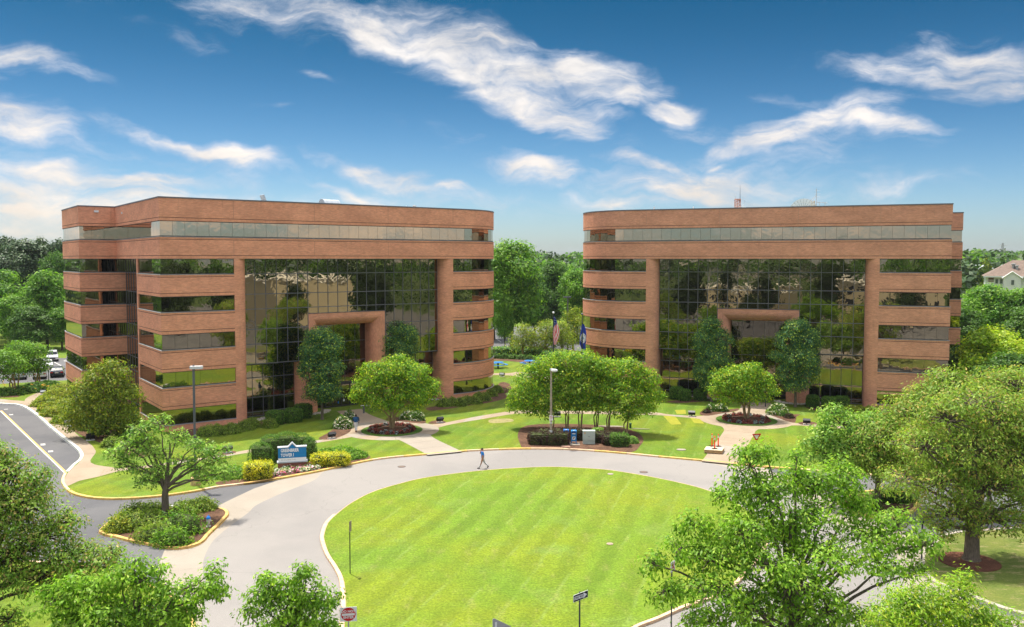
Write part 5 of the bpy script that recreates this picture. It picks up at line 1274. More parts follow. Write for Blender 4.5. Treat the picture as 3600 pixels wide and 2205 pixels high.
# bedding in the round beds
for bi, (c, rr_) in enumerate(BEDS):
    base = {}
    for m_, fl, lf in (('red', 'red_fl', 'loro'), ('grey', 'grey_fl', 'loro')):
        _sc[0] += 1
        a_ = bpy.data.objects.new('foliage', shrub_mesh('dome', (.42, .4, .26), LM[lf], .09, 40, _sc[0], loose=.1))
        rsf = np.random.RandomState(_sc[0]); u = rsf.normal(0, 1, (26, 3)); u /= np.linalg.norm(u, axis=1, keepdims=True); u[:, 2] = np.abs(u[:, 2])
        base[m_] = (a_.data, quads_mesh('bloom_mesh', leaves_arr(u*np.array([.24, .22, .28]), u, 4, .03, .10, 1, 0, rsf, .7, .7), LM[fl])); bpy.data.objects.remove(a_)
    rs = np.random.RandomState(90+bi)
    for ringi, (f, n) in enumerate(((.72, 26), (.60, 20))):
        for k in range(n):
            a = 2*math.pi*(k+.5*ringi)/n+rs.normal(0, .04); ff = f+rs.normal(0, .02)
            m_ = 'grey' if rs.rand() < .28 else 'red'
            t = thing('begonia' if m_ == 'red' else 'dusty_miller', {'red': 'red bedding plant in the ring round the crape myrtle', 'grey': 'grey green bedding plant in the ring round the crape myrtle'}[m_]+[' before the left entrance', ' before the right entrance'][bi], 'bedding plant', (c.x+rr_*ff*math.cos(a), c.y+rr_*ff*math.sin(a), LZ+(.08 if f > .65 else .15)), rs.uniform(0, 6), '%s bedding in the %s round bed' % (m_, ['left', 'right'][bi]))
            sc_ = rs.uniform(.8, 1.25); t.scale = (sc_,)*3
            for d_, nm in zip(base[m_], ('foliage', 'blooms')): link(bpy.data.objects.new(nm, d_), t)
# orange daylily blooms
rs = np.random.RandomState(61); P = []
for _ in range(26):
    g = G(rs.uniform(-60, 180), rs.uniform(1358, 1392), LZ); P.append((g.x, g.y, LZ+.85))
tag(link(bpy.data.objects.new('daylily_blooms', quads_mesh('bloom_mesh', leaves_arr(np.array(P), np.tile([[0, 0, 1.]], (len(P), 1)), 6, .06, .2, 1, 0, rs, .6, 1), leaf_mat('orange petals', [(.75, .35, .02), (.8, .5, .03), (.7, .25, .02)], var=.1)))), 'scattered orange daylily blooms on the verge by the car park', 'flowers', kind='stuff')
# river stones at the wall feet
stone_m = ground_mat('river stones', [(.50, .45, .38), (.34, .30, .26), (.60, .57, .52)], 3, 20, .8, .1, .002)
def stones(name, label, pts, wdt, n, seed):
    rs = np.random.RandomState(seed); V = []; F = []; P = [Vector(p) for p in pts]
    L = [0]
    for i in range(len(P)-1): L.append(L[-1]+(P[i+1]-P[i]).length)
    for _ in range(n):
        s = rs.rand()*L[-1]
        for i in range(len(P)-1):
            if s <= L[i+1]: break
        q = P[i].lerp(P[i+1], (s-L[i])/max(1e-6, L[i+1]-L[i])); d = (P[i+1]-P[i]).normalized(); nn = Vector((d.y, -d.x)); q = q+nn*rs.uniform(-.5, .5)*wdt
        r = rs.uniform(.07, .15); o = len(V); a = rs.rand()*3
        for (x, y, z) in ((1, 0, 0), (.3, .8, .1), (-.8, .5, 0), (-.7, -.6, .05), (.5, -.8, 0)):
            x2, y2 = rot2((x, y), a); V.append((q.x+x2*r*rs.uniform(.8, 1.2), q.y+y2*r*rs.uniform(.8, 1.2), LZ+z*r)) 
        for k in range(5): v = V[o+k]; V.append((q.x+(v[0]-q.x)*.7, q.y+(v[1]-q.y)*.7, LZ+r*.75))
        V.append((q.x, q.y, LZ+r*.85))
        for k in range(5): F.append((o+k, o+(k+1) % 5, o+5+(k+1) % 5, o+5+k)); F.append((o+5+k, o+5+(k+1) % 5, o+10))
    mb = MB(); mb.add(V, F); mb.build(name, stone_m, label=label, cat='gravel', kind='stuff')
def bl2(b, lst): return [tuple((b.matrix_world @ Vector((s, d, 0)))[:2]) for s, d in lst]
stones('river_stones', 'pale river stones along the foot of the left building', bl2(LB, [(7.5, -.3), (9.4, .3), (12, 1.9), (15.3, 1.9), (16.2, .5), (18.5, .9), (19.4, 2.4)]), .9, 520, 1)
stones('river_stones', 'pale river stones right of the left entrance', bl2(LB, [(24.5, 2.4), (26.5, .7), (28, 1.8), (33, 1.9), (34.5, .2), (36.3, -.4)]), .9, 420, 2)
stones('river_stones', 'pale river stones along the foot of the right building', bl2(RB, [(-7.5, -.3), (-9.4, .5), (-12, 1.9), (-15.3, 1.9), (-16.2, .5), (-18.5, .9), (-19.4, 2.4)]), .9, 520, 3)
stones('river_stones', 'pale river stones left of the right entrance', bl2(RB, [(-24.5, 2.4), (-26.5, .7), (-28, 1.8), (-33, 1.9), (-34.5, .2), (-36, -.3)]), .9, 420, 4)
# ================================================================== STREET FURNITURE, SIGNS, PEOPLE, CARS
P_ = lambda n, c, r=.5, m=0.0, **k: flat(n, c, r, m, var=k.pop('var', .06), **k)
MT = {'pole': P_('grey lamp pole paint', (.13, .14, .16), .45, .3), 'wood': P_('weathered concrete pole', (.33, .28, .21), .85, var=.2, scale=3), 'lampw': P_('white lamp housing', (.62, .62, .62), .4),
 'black': P_('black metal', (.015, .016, .02), .4), 'dkgrey': P_('dark post', (.045, .05, .06), .5, .2), 'galv': P_('galvanised back of sign', (.38, .39, .39), .45, .5),
 'signw': P_('white sign sheeting', (.70, .72, .72), .35), 'signr': P_('red sign sheeting', (.52, .012, .015), .35), 'signk': P_('black sign sheeting', (.012, .011, .013), .35),
 'blue': P_('mailbox blue', (.012, .13, .40), .35), 'blue2': P_('mailbox bright blue', (.008, .20, .50), .35), 'cab': P_('pale green cabinet', (.40, .47, .42), .5), 'orange': P_('orange post', (.85, .07, .015), .45),
 'rubber': P_('black rubber', (.03, .028, .028), .8), 'ply': P_('plywood edge', (.50, .33, .17), .8, var=.15), 'plyt': P_('plywood face', (.62, .49, .32), .8, var=.1), 'hydb': P_('hydrant blue', (.01, .17, .55), .4), 'hyds': P_('hydrant silver', (.48, .48, .48), .4, .3), 'hydr': P_('hydrant red', (.28, .012, .012), .45),
 'signb': P_('sign panel blue', (.006, .19, .46), .4, var=.03), 'panelw': P_('sign panel white', (.82, .83, .84), .4, var=.03), 'capg': P_('sign grey cap', (.42, .44, .47), .5), 'text_g': P_('faded grey lettering', (.42, .43, .44), .5), 'tblue': P_('picnic table blue', (.02, .16, .50), .4), 'iron': P_('cast iron', (.07, .06, .055), .7, .3, var=.2), 'telg': P_('green pedestal', (.03, .11, .07), .5), 'skin': P_('skin', (.45, .22, .14), .6), 'skin2': P_('dark skin', (.10, .05, .035), .6), 'hair': P_('dark hair', (.02, .016, .014), .7),
 'shirt': P_('blue polo shirt', (.012, .19, .62), .8, var=.15, scale=5), 'trous': P_('light grey trousers', (.47, .47, .46), .85, var=.08), 'jack': P_('blue jacket', (.02, .08, .20), .8, var=.25, scale=7), 'whitep': P_('white trousers', (.66, .66, .70), .85), 'shoe': P_('dark shoes', (.03, .025, .025), .5), 'shoeb': P_('tan shoes', (.22, .09, .05), .6)}
BRS = brick_mat('sign base brick', (.33, .11, .07), (.26, .08, .05), (.42, .33, .27))
def text(body, size, mat, parent, loc, rot, name='lettering', align='CENTER', ext=.004, bold=0.0, xs=1.0):
    cu = bpy.data.curves.new('font', 'FONT'); cu.body = body; cu.size = size; cu.align_x = align; cu.align_y = 'CENTER'; cu.extrude = ext; cu.offset = bold; cu.resolution_u = 2
    o = bpy.data.objects.new('tmp', cu); C.objects.link(o); bpy.context.view_layer.update()
    dg = bpy.context.evaluated_depsgraph_get(); me = bpy.data.meshes.new_from_object(o.evaluated_get(dg)); bpy.data.objects.remove(o)
    me.materials.clear(); me.materials.append(mat)
    t = bpy.data.objects.new(name, me); link(t, parent); t.location = loc; t.rotation_euler = rot; t.scale = (xs, 1, 1); return t
FX = (R(90), 0, 0)    # text standing upright, facing -Y
# ---- the blue sign
g = G(1028, 1643, LZ); sg_ = thing('tower_sign', 'blue and white monument sign GREENBRIER TOWER I on a brick base', 'sign', g, R(15)); sg_.scale = (.96, .96, .93)
MB().prism([(-1.27, -.32), (1.27, -.32), (1.27, .32), (-1.27, .32)], -.1, .52).build('brick_base', BRS, sg_)
MB().box((0, 0, .57), (2.68, .76, .10)).build('ledge', MT['capg'], sg_)
MB().box((0, 0, .79), (2.46, .52, .34)).build('white_panel', MT['panelw'], sg_)
prof = [(-1.23, .962), (1.23, .962), (1.23, 1.92), (.33, 1.92), (0, 2.28), (-.33, 1.92), (-1.23, 1.92)]
def plate(mb, prof, y0, y1, mi=0):
    n = len(prof); o = [(p[0], y0, p[1]) for p in prof]+[(p[0], y1, p[1]) for p in prof]
    tri = tessellate_polygon([[Vector((p[0], p[1], 0)) for p in prof]])
    fs = []
    for t in tri:
        a, b, c = (prof[k] for k in t); s = (b[0]-a[0])*(c[1]-a[1])-(b[1]-a[1])*(c[0]-a[0])
        t = t if s > 0 else (t[0], t[2], t[1]); fs.append(t); fs.append((n+t[0], n+t[2], n+t[1]))
    for i in range(n): j = (i+1) % n; fs.append((i, n+i, n+j, j))
    return mb.add(o, fs, mi)
plate(MB(), prof, -.26, .26).build('blue_panel', MT['signb'], sg_)
cap = MB(); pts = [(-1.27, 1.955), (-.35, 1.955), (0, 2.335), (.35, 1.955), (1.27, 1.955)]
for a, b in zip(pts[:-1], pts[1:]):
    L = math.hypot(b[0]-a[0], b[1]-a[1]); an = math.atan2(b[1]-a[1], b[0]-a[0])
    cap.box(((a[0]+b[0])/2, 0, (a[1]+b[1])/2), (L+.03, .60, .07), 0, 0, Matrix.Rotation(-an, 3, 'Y'))
cap.build('coping', MT['capg'], sg_)
text('GREENBRIER', .42, MT['panelw'], sg_, (-1.0, -.268, 1.66), FX, align='LEFT', bold=.012, xs=.66)
text('TOWER I', .42, MT['panelw'], sg_, (-1.0, -.268, 1.22), FX, align='LEFT', bold=.012, xs=.66)
text('860 Greenbrier Circle', .15, MT['text_g'], sg_, (-1.0, -.265, .80), FX, align='LEFT', xs=.95)
# numbers over the left entrance
text('860', .34, MT['panelw'], LB, (20.6, 3.42, 3.2), FX, 'house_number', bold=.01)
for nm, mt, x, z, wd, h in (('notice', 'signw', 20.85, 1.9, .30, .34), ('notice', 'tblue', 21.35, .55, .14, .26), ('notice', 'signw', 22.1, .75, .2, .26)):
    MB().box((x, 3.53, z), (wd, .008, h)).build(nm, MT[mt], LB)
MB().box((19.3, 3.6, 1.75), (.62, .05, 1.0)).build('notice_board', MT['signw'], LB)

# ---- street lights
g = G(688, 1704, LZ); t = thing('street_light', 'square grey parking light on a yellow stained footing by the left kerb', 'street light', g, R(10))
MB().lathe([(.42, 0), (.40, .55), (.37, .62)], seg=10).build('footing', P_('stained footing', (.58, .40, .20), .85, var=.3, scale=3), t)
MB().box((0, 0, .68), (.42, .42, .12)).build('base_plate', MT['black'], t)
MB().box((0, 0, 5.1), (.16, .16, 8.8)).build('pole', MT['pole'], t)
hd_ = MB().box((.22, 0, 9.46), (.95, .44, .22)).build('lamp_head', MT['lampw'], t); MB().box((.28, 0, 9.34), (.62, .36, .03)).build('lens', P_('lamp lens', (.30, .30, .28), .2), hd_); MB().box((0, 0, 9.60), (.12, .12, .1)).build('photocell', MT['pole'], t)
g = G(1937, 1562, LZ); t = thing('street_light', 'tall round weathered pole with a white cobra head lamp and a parking sign', 'street light', g)
MB().tube([(0, 0, -.1), (0, 0, 7.35)], [.125, .085], 12).build('pole', MT['wood'], t)
MB().tube([(0, 0, 7.2), (.1, -.1, 7.38), (.42, -.45, 7.42)], .04, 6).build('arm', MT['lampw'], t)
lh = MB().ball((.30, -.34, 7.30), (.34, .26, .16), seg=14, rings=8).box((.05, -.05, 7.36), (.3, .2, .16), R(-45)).build('lamp_head', MT['lampw'], t, smooth=50)
for z, h in ((1.1, .28), (2.05, .06), (2.15, .06)): MB().lathe([(.135, 0), (.135, h)], (0, 0, z), 12).build('band', MT['lampw'], t)
s2 = MB().box((.0, -.15, 2.62), (.36, .012, .52)).build('parking_sign', MT['signw'], t)
MB().lathe([(.135, 0), (.135, .004), (.10, .004)], seg=24).mesh('x', MT['signr'])
rg = MB()
for k in range(24):
    a0, a1 = 2*math.pi*k/24, 2*math.pi*(k+1)/24
    rg.add([(.14*math.cos(a0), -.158, 2.70+.14*math.sin(a0)), (.14*math.cos(a1), -.158, 2.70+.14*math.sin(a1)), (.112*math.cos(a1), -.158, 2.70+.112*math.sin(a1)), (.112*math.cos(a0), -.158, 2.70+.112*math.sin(a0))], [(0, 1, 2, 3)])
rg.box((0, -.159, 2.70), (.26, .002, .028), 0, 0, Matrix.Rotation(R(45), 3, 'Y')); rg.build('ring', MT['signr'], s2)
text('P', .2, MT['signk'], s2, (0, -.157, 2.70), FX, ext=.001); text('ANY\nTIME', .07, MT['signr'], s2, (0, -.157, 2.46), FX, ext=.001)
p = G(1998, 1150, 0)
def gap_lamp():
    b = AT(1996, 1090, 165); z1 = AT(1996, 1045, 165).z; t = thing('street_light', 'grey car park light between trees in the gap between the buildings', 'street light', (b.x, 165, 0))
    MB().box((0, 0, z1/2), (.22, .22, z1)).build('pole', MT['pole'], t); MB().box((-.1, 0, z1), (1.5, .5, .25)).build('lamp_head', MT['pole'], t); MB().box((.35, 0, z1-5.2), (.4, .3, .8)).build('control_box', MT['galv'], t)
gap_lamp()
# ---- floodlights
fl0 = thing('floodlight', 'black floodlight', 'floodlight', (0, 0, 0))
MB().box((0, 0, .03), (.75, .5, .06)).build('slab', P_('white slab', (.55, .53, .5), .8), fl0)
MB().tube([(0, 0, .05), (0, 0, .3)], .05, 8).build('stem', MT['black'], fl0)
hh = MB().box((0, 0, .42), (.78, .30, .40), 0, 0, Matrix.Rotation(R(35), 3, 'X')).build('housing', MT['black'], fl0); MB().box((0, .13, .50), (.66, .02, .30), 0, 0, Matrix.Rotation(R(35), 3, 'X')).build('glass', P_('flood glass', (.35, .38, .40), .15), hh)
FLS = [(802, 1592, aL, 'black floodlight on the lawn edge left of the sign hedge'), (1167, 1542, aL, 'black floodlight in the mulch left of the white daisies'), (1547, 1486, aL, 'black floodlight in the lawn right of the left round bed'), (1959, 1466, 0, 'black floodlight seen between grove trunks, on a white slab'), (2432, 1464, aR, 'black floodlight left of the right round bed'), (2836, 1493, aR, 'black floodlight right of the right round bed'), (1765, 1325, aL+2.2, 'pale topped floodlight in the gap beside the picnic path'), (153, 1388, aL+2.6, 'pale topped floodlight at the sidewalk by the golden junipers'), (242, 1499, aL, 'floodlight half under the junipers near the sidewalk'), (318, 1548, aL, 'floodlight at the mulch corner left of the island tree')]
for i, (x, y, a, lab) in enumerate(FLS):
    o = fl0 if i == 0 else copy_tree(fl0); o.location = G(x, y, LZ); o.rotation_euler = (0, 0, a); tag(o, lab, 'floodlight', 'floodlights facing the buildings')
# ---- mailboxes
def mailbox(px, py, mat, label):
    t = thing('mailbox', label, 'mailbox', G(px, py, LZ), R(-3), 'blue mailboxes by the grove kerb')
    pr = [(-.26, .28), (-.26, 1.12)]+[(-.26*math.cos(R(a)), 1.12+.26*math.sin(R(a))) for a in range(15, 180, 15)]+[(.26, 1.12), (.26, .28)]
    mb = MB(); n = len(pr)
    vs = [(x, p[0], p[1]) for x in (-.26, .26) for p in pr]; mb.add(vs, [tuple(range(n)), tuple(range(2*n-1, n-1, -1))]+[(i, n+i, n+(i+1) % n, (i+1) % n) for i in range(n)])
    mb.build('body', mat, t, smooth=40)
    for x in (-.235, .235):
        for y in (-.22, .22): MB().box((x, y, .15), (.07, .07, .32)).build('leg', mat, t)
    MB().box((0, -.27, 1.16), (.42, .03, .26)).build('hatch_recess', P_('mailbox shadow blue', (.005, .05, .16), .5), t)
    MB().box((0, -.30, 1.04), (.30, .02, .07)).build('hatch_label', MT['signw'], t); MB().box((0, -.24, 1.345), (.14, .10, .03)).build('top_label', MT['signw'], t)
    MB().box((0, -.27, .83), (.50, .025, .02)).build('door_seam', P_('seam blue', (.005, .06, .2), .5), t)
    pl_ = plate(MB(), [(-.17, .45), (.12, .45), (.17, .75), (-.12, .75)], -.278, -.262).build('emblem', MT['signw'], t)
    plate(MB(), [(-.11, .56), (-.07, .54), (.02, .57), (.12, .66), (.11, .69), (.0, .66), (-.02, .70), (-.08, .69), (-.02, .63), (-.10, .60)], -.284, -.279).build('eagle', MT['signk'], pl_)
    return t
mailbox(1990, 1557, MT['blue'], 'dark blue mailbox nearer the street light'); mailbox(2017, 1560, MT['blue2'], 'bright blue mailbox on a pale slab next to the cabinet')
tag(MB().box((G(2020, 1563, LZ).x, G(2020, 1563, LZ).y, LZ+.03), (1.0, 1.0, .08)).build('concrete_slab', M['conc2']), 'pale concrete slab under the bright blue mailbox', 'slab')
tag(MB().box((G(1988, 1568, LZ).x, G(1988, 1568, LZ).y, LZ+.025), (.85, 1.5, .06)).build('paver_pad', P_('reddish paver pad', (.30, .18, .13), .9, var=.25, scale=6)), 'reddish brown pad between the dark mailbox and the kerb', 'pad')
# ---- cabinet
t = thing('utility_cabinet', 'pale green two door utility cabinet in the grove bed', 'utility cabinet', G(2070, 1560, LZ), R(-2))
MB().box((0, 0, .16), (1.16, .6, .3)).build('plinth', MT['cab'], t); MB().box((0, 0, .78), (1.18, .62, .92)).build('body', MT['cab'], t); MB().prism([(-.62, -.34), (.62, -.34), (.62, .34), (-.62, .34)], 1.243, 1.31).build('lid', MT['cab'], t)
for x in (-.295, .295):
    d = MB().box((x, -.322, .79), (.575, .02, .86)).build('door', MT['cab'], t); MB().box((x*.18, -.345, .78), (.07, .02, .03)).build('latch', MT['dkgrey'], d)
MB().box((-.40, -.338, 1.10), (.09, .006, .18)).build('sticker', P_('orange sticker', (.6, .28, .06), .6), t)
for x in (-.56, .56): MB().box((x, -.29, .06), (.05, .05, .14)).build('leg', MT['cab'], t)
t = thing('pedestal', 'small dark green telecom pedestal in the lawn right of the grove', 'utility pedestal', G(2216, 1505, LZ)); MB().lathe([(.12, 0), (.12, .42), (.10, .43)], seg=12).build('body', MT['telg'], t); MB().lathe([(.135, .40), (.135, .52), (.08, .56)], seg=12).build('cap', MT['telg'], t)
for (x, y, a, b_, nm, lab, rz) in [(2150, 1500, 1.5, .32, 'slab', 'long pale concrete slab in the lawn behind the grove', -.1), (2252, 1509, 1.0, .12, 'slab', 'thin pale concrete strip beside the green pedestal', -.15), (2395, 1582, .45, .34, 'cover', 'round grey cover in the lawn by the stacked boards', 0), (2146, 1668, .26, .26, 'cover', 'small tan cover at the top edge of the oval lawn', 0)]:
    c = G(x, y, LZ); mb = MB(); mb.prism([(c.x+a*math.cos(k*math.pi/8)*math.cos(rz)-b_*math.sin(k*math.pi/8)*math.sin(rz), c.y+a*math.cos(k*math.pi/8)*math.sin(rz)+b_*math.sin(k*math.pi/8)*math.cos(rz)) for k in range(16)], LZ-.02, LZ+.05)
    tag(mb.build('concrete_'+nm, M['conc2']), lab, nm)
c = G(2144, 1914, LZ); tag(MB().lathe([(.22, 0), (.22, .06)], (c.x, c.y, LZ-.01), 14).build('valve_cover', M['conc']), 'small tan cover in the middle of the oval lawn', 'cover')
def manhole(px, py, z, lab):
    t = thing('manhole', lab, 'manhole', G(px, py, z)); MB().lathe([(.36, 0), (.36, .012)], seg=24).build('frame', MT['iron'], t); MB().lathe([(.29, 0), (.29, .018)], seg=24).build('lid', P_('brown iron lid', (.14, .10, .08), .7, var=.3, scale=12), t)
manhole(2263, 1660, .004, 'round brown manhole in the ring road right of the top of the oval'); manhole(1412, 1641, .003, 'small dark manhole mark in the ring road left of the walking man')
# ---- hydrants
def hydrant(loc, mats, label):
    t = thing('fire_hydrant', label, 'fire hydrant', loc, R(20))
    MB().lathe([(.17, 0), (.17, .05), (.105, .06), (.105, .48), (.15, .49), (.15, .54)], seg=14).build('barrel', mats[0], t, smooth=40)
    MB().lathe([(.15, .545), (.15, .58), (.125, .66), (.06, .74), (.035, .75), (.035, .80)], seg=14).build('bonnet', mats[1], t, smooth=40)
    for a in (0, 120, 240):
        x, y = rot2((1, 0), R(a)); MB().tube([(x*.08, y*.08, .40), (x*.19, y*.19, .40)], .055, 10).build('nozzle', mats[0], t)
hydrant(G(733, 1852, LZ), (MT['hyds'], MT['hydb']), 'silver fire hydrant with a bright blue bonnet on the planted island')
h = hydrant(G(1795, 1218, LZ), (MT['hydr'], MT['hydb']), 'dark red fire hydrant with a blue top far off in the gap')
bpy.data.objects[[o.name for o in bpy.data.objects if o.name.startswith('fire_hydrant')][-1]].scale = (1.5, 1.5, 1.5)
# ---- signs on posts
def post(t, h, r=.035, m='dkgrey', z0=-.1): MB().box((0, 0, (h+z0)/2), (r*1.6, r*1.2, h-z0)).build('post', MT[m], t)
b = under(1234, 33.0); zt = AT(1225, 2158, 33.0)
t = thing('do_not_enter_sign', 'square white sign with red disc reading DO NOT ENTER at the bottom edge', 'road sign', (zt.x, 33.0, LZ), R(8)); hz = zt.z-LZ
post(t, hz+.25, .035, 'galv'); pl_ = MB().box((0, -.05, hz), (.66, .012, .58)).build('sign_plate', MT['signw'], t)
dk = MB(); vs = [(0, -.06, hz)]+[(.285*math.cos(2*math.pi*k/32), -.06, hz+.27*math.sin(2*math.pi*k/32)) for k in range(32)]; dk.add(vs, [(0, 1+(k), 1+(k+1) % 32) for k in range(32)]); dk.build('red_disc', MT['signr'], pl_)
MB().box((0, -.064, hz-.005), (.50, .004, .09)).build('white_bar', MT['signw'], pl_)
text('DO NOT', .135, MT['signw'], pl_, (-.005, -.064, hz+.115), FX, ext=.001, bold=.004); text('ENTER', .135, MT['signw'], pl_, (.005, -.064, hz-.125), FX, ext=.001, bold=.004)
zt = AT(2038, 2095, 31.0); hz = zt.z-LZ
t = thing('one_way_sign', 'black and white ONE WAY arrow sign on a thin post in the oval lawn', 'road sign', (zt.x, 31.0, LZ), R(42)); post(t, hz+.16, .03, 'dkgrey')
pl_ = MB().box((0, -.05, hz), (.78, .012, .27)).build('sign_plate', MT['signw'], t); MB().box((0, -.0585, hz), (.75, .004, .245)).build('black_field', MT['signk'], pl_)
plate(MB(), [(-.35, hz-.065), (.14, hz-.065), (.14, hz-.115), (.325, hz), (.14, hz+.115), (.14, hz+.065), (-.35, hz+.065)], -.066, -.062).build('arrow', MT['signw'], pl_); text('ONE WAY', .125, MT['signk'], pl_, (-.09, -.068, hz), FX, ext=.001, xs=.86, bold=.002)
zt = AT(1755, 2205, 29.0); hz = zt.z-LZ
t = thing('road_sign', 'grey back of a triangular sign just rising over the bottom edge', 'road sign', (zt.x, 29.0, LZ), R(200)); post(t, hz+.05, .035, 'galv'); plate(MB(), [(-.28, hz-.4), (.28, hz-.4), (.28, hz+.02), (.22, hz+.32)][0:0]+[(.26, hz-.5), (.26, hz+.34), (.2, hz+.36), (-.42, hz-.02), (-.42, hz-.5)], .04, .05).build('sign_plate', MT['galv'], t)
MB().box((.14, .056, hz+.12), (.07, .006, .2)).build('sticker', MT['signw'], t)
g = G(1231, 2018, LZ); t = thing('road_sign', 'black post with a narrow sign seen edge on at the left of the oval lawn', 'road sign', g, R(82)); hz = 3.05
post(t, hz, .035, 'black'); pl_ = MB().box((0, -.05, 2.78), (.30, .014, .60)).build('sign_plate', P_('rusty sign edge', (.30, .22, .20), .6), t)
zt = AT(2659, 1536, 79); hz = zt.z-LZ; t = thing('yield_sign', 'red and white triangular yield sign by the right walk', 'road sign', (zt.x, 79, LZ), R(12)); post(t, hz+.2, .04, 'galv')
tr_ = plate(MB(), [(0, hz-.48), (.46, hz+.30), (-.46, hz+.30)], -.062, -.05).build('sign_plate', MT['signr'], t); plate(MB(), [(0, hz-.22), (.25, hz+.18), (-.25, hz+.18)], -.068, -.064).build('white_centre', MT['signw'], tr_); text('YIELD', .11, MT['signr'], tr_, (0, -.07, hz+.10), FX, ext=.001)
zt = AT(2362, 1990, 37); hz = zt.z-LZ; t = thing('road_sign', 'red and white sign glimpsed through the leaves of the near right tree', 'road sign', (zt.x, 37, LZ), R(55)); post(t, hz+.2, .035, 'dkgrey'); pl_ = MB().box((0, -.05, hz), (.46, .012, .46)).build('sign_plate', MT['signw'], t); MB().lathe([(.2, 0), (.2, .004)], seg=20).mesh('d', MT['signr'])
rg = MB().box((0, -.06, hz), (.38, .004, .08), 0, 0, Matrix.Rotation(R(45), 3, 'Y')).box((0, -.061, hz), (.38, .004, .07), 0, 0, Matrix.Rotation(R(-45), 3, 'Y')).build('red_cross', MT['signr'], pl_)
zt = AT(528, 2150, 34.5); hz = zt.z-LZ; t = thing('road_sign', 'red and white sign half hidden in the bottom left tree', 'road sign', (zt.x, 34.5, LZ), R(-10)); post(t, hz+.2, .035, 'galv'); pl_ = MB().box((0, -.05, hz), (.62, .012, .62)).build('sign_plate', MT['signw'], t); MB().box((0, -.06, hz+.08), (.46, .004, .30)).build('red_field', MT['signr'], pl_)
g = G(3240, 1968, LZ); t = thing('lamp_bollard', 'dark post at the kerb left of the big oak', 'post', g); MB().tube([(0, 0, -.1), (0, 0, 2.2)], .05, 8).build('post', MT['dkgrey'], t); MB().lathe([(.08, 2.2), (.1, 2.35), (.02, 2.4)], seg=10).build('cap', MT['dkgrey'], t)
g = G(2691, 1430, LZ); t = thing('ash_bin', 'slim dark post bin beside the right entrance walk', 'bin', g); MB().tube([(0, 0, 0), (0, 0, .95)], .07, 10).build('post', MT['dkgrey'], t); MB().box((0, 0, 1.0), (.16, .16, .1)).build('cap', MT['dkgrey'], t)
g = G(1279, 1453, LZ); t = thing('ash_bin', 'grey bin post beside the left entrance walk', 'bin', g); MB().tube([(0, 0, 0), (0, 0, .9)], .10, 10).build('post', MT['pole'], t); MB().box((-.1, 0, .9), (.5, .2, .08), R(20)).build('tray', MT['signw'], t)
g = G(171, 1336, LZ); t = thing('road_sign', 'small dark sign post at the car park behind the multi stemmed tree', 'road sign', g, R(60)); post(t, 1.9, .05, 'black'); MB().box((0, -.06, 1.75), (.3, .02, .42)).build('sign_plate', MT['signw'], t)
# ---- delineators on stacked boards
g = G(2511, 1590, LZ); st = thing('board_stack', 'stack of pale plywood boards lying on the right walk', 'board stack', g, R(-8))
for k in range(7):
    w_ = rs.normal(0, .02); MB().prism([(x+w_, y+rs.normal(0, .01)) for x, y in ((-.98, -.62), (.62, -.86), (.98, .62), (-.66, .80))], .06+k*.045, .06+k*.045+.032).build('board', MT['plyt'] if k == 6 else MT['ply'], st)
for x in (-.6, 0, .55): MB().box((x, -.05, .03), (.09, 1.3, .06), R(6)).build('runner', P_('dark runner', (.10, .06, .04), .8), st)
top = LZ+.06+6*.045+.032
for i, (px, y0, y1, lab) in enumerate([(2503, 1523, 1569, 'left orange and white delineator post on the stacked boards'), (2512, 1531, 1578, 'front orange and white delineator post on the stacked boards'), (2525, 1524, 1570, 'right orange and white delineator post on the stacked boards')]):
    p = G(px, y1, top); t = thing('delineator_post', lab, 'delineator post', p, R(30), 'orange posts on the board stack')
    MB().prism([(-.26, -.17), (.22, -.20), (.26, .16), (-.22, .20)], 0, .05).build('rubber_base', MT['rubber'], t)
    MB().lathe([(.065, .04), (.055, .95), (.05, 1.08), (.058, 1.10), (.055, 1.17), (.02, 1.20)], seg=12).build('tube', MT['orange'], t, smooth=40)
    for z in (.84, .96): MB().lathe([(.063, z), (.062, z+.075)], seg=12).build('band', MT['signw'], t)
# ---- picnic tables
def picnic(loc, label):
    t = thing('picnic_table', label, 'picnic table', loc, R(25), 'round blue picnic tables on the rear lawn')
    MB().lathe([(.10, 0), (.10, .70)], seg=10).build('pedestal', MT['black'], t)
    MB().lathe([(.62, .74), (.64, .76), (.62, .79), (.0, .80)], seg=24).build('tabletop', MT['tblue'], t)
    for a in (0, 120, 240):
        mb = MB(); aa = [R(a-45+90*k/6) for k in range(7)]
        mb.prism([(1.15*math.cos(x), 1.15*math.sin(x)) for x in aa]+[(.85*math.cos(x), .85*math.sin(x)) for x in aa[::-1]], .42, .47); mb.build('bench', MT['tblue'], t)
        x, y = rot2((1, 0), R(a)); MB().tube([(x*.1, y*.1, .3), (x*1.0, y*1.0, .40)], .035, 6).build('arm', MT['black'], t)
    t.scale = (1.45, 1.45, 1.25)
picnic(G(1751, 1294, LZ), 'round blue picnic table just right of the left building'); picnic(G(1862, 1288, LZ), 'round blue picnic table partly behind the grove')
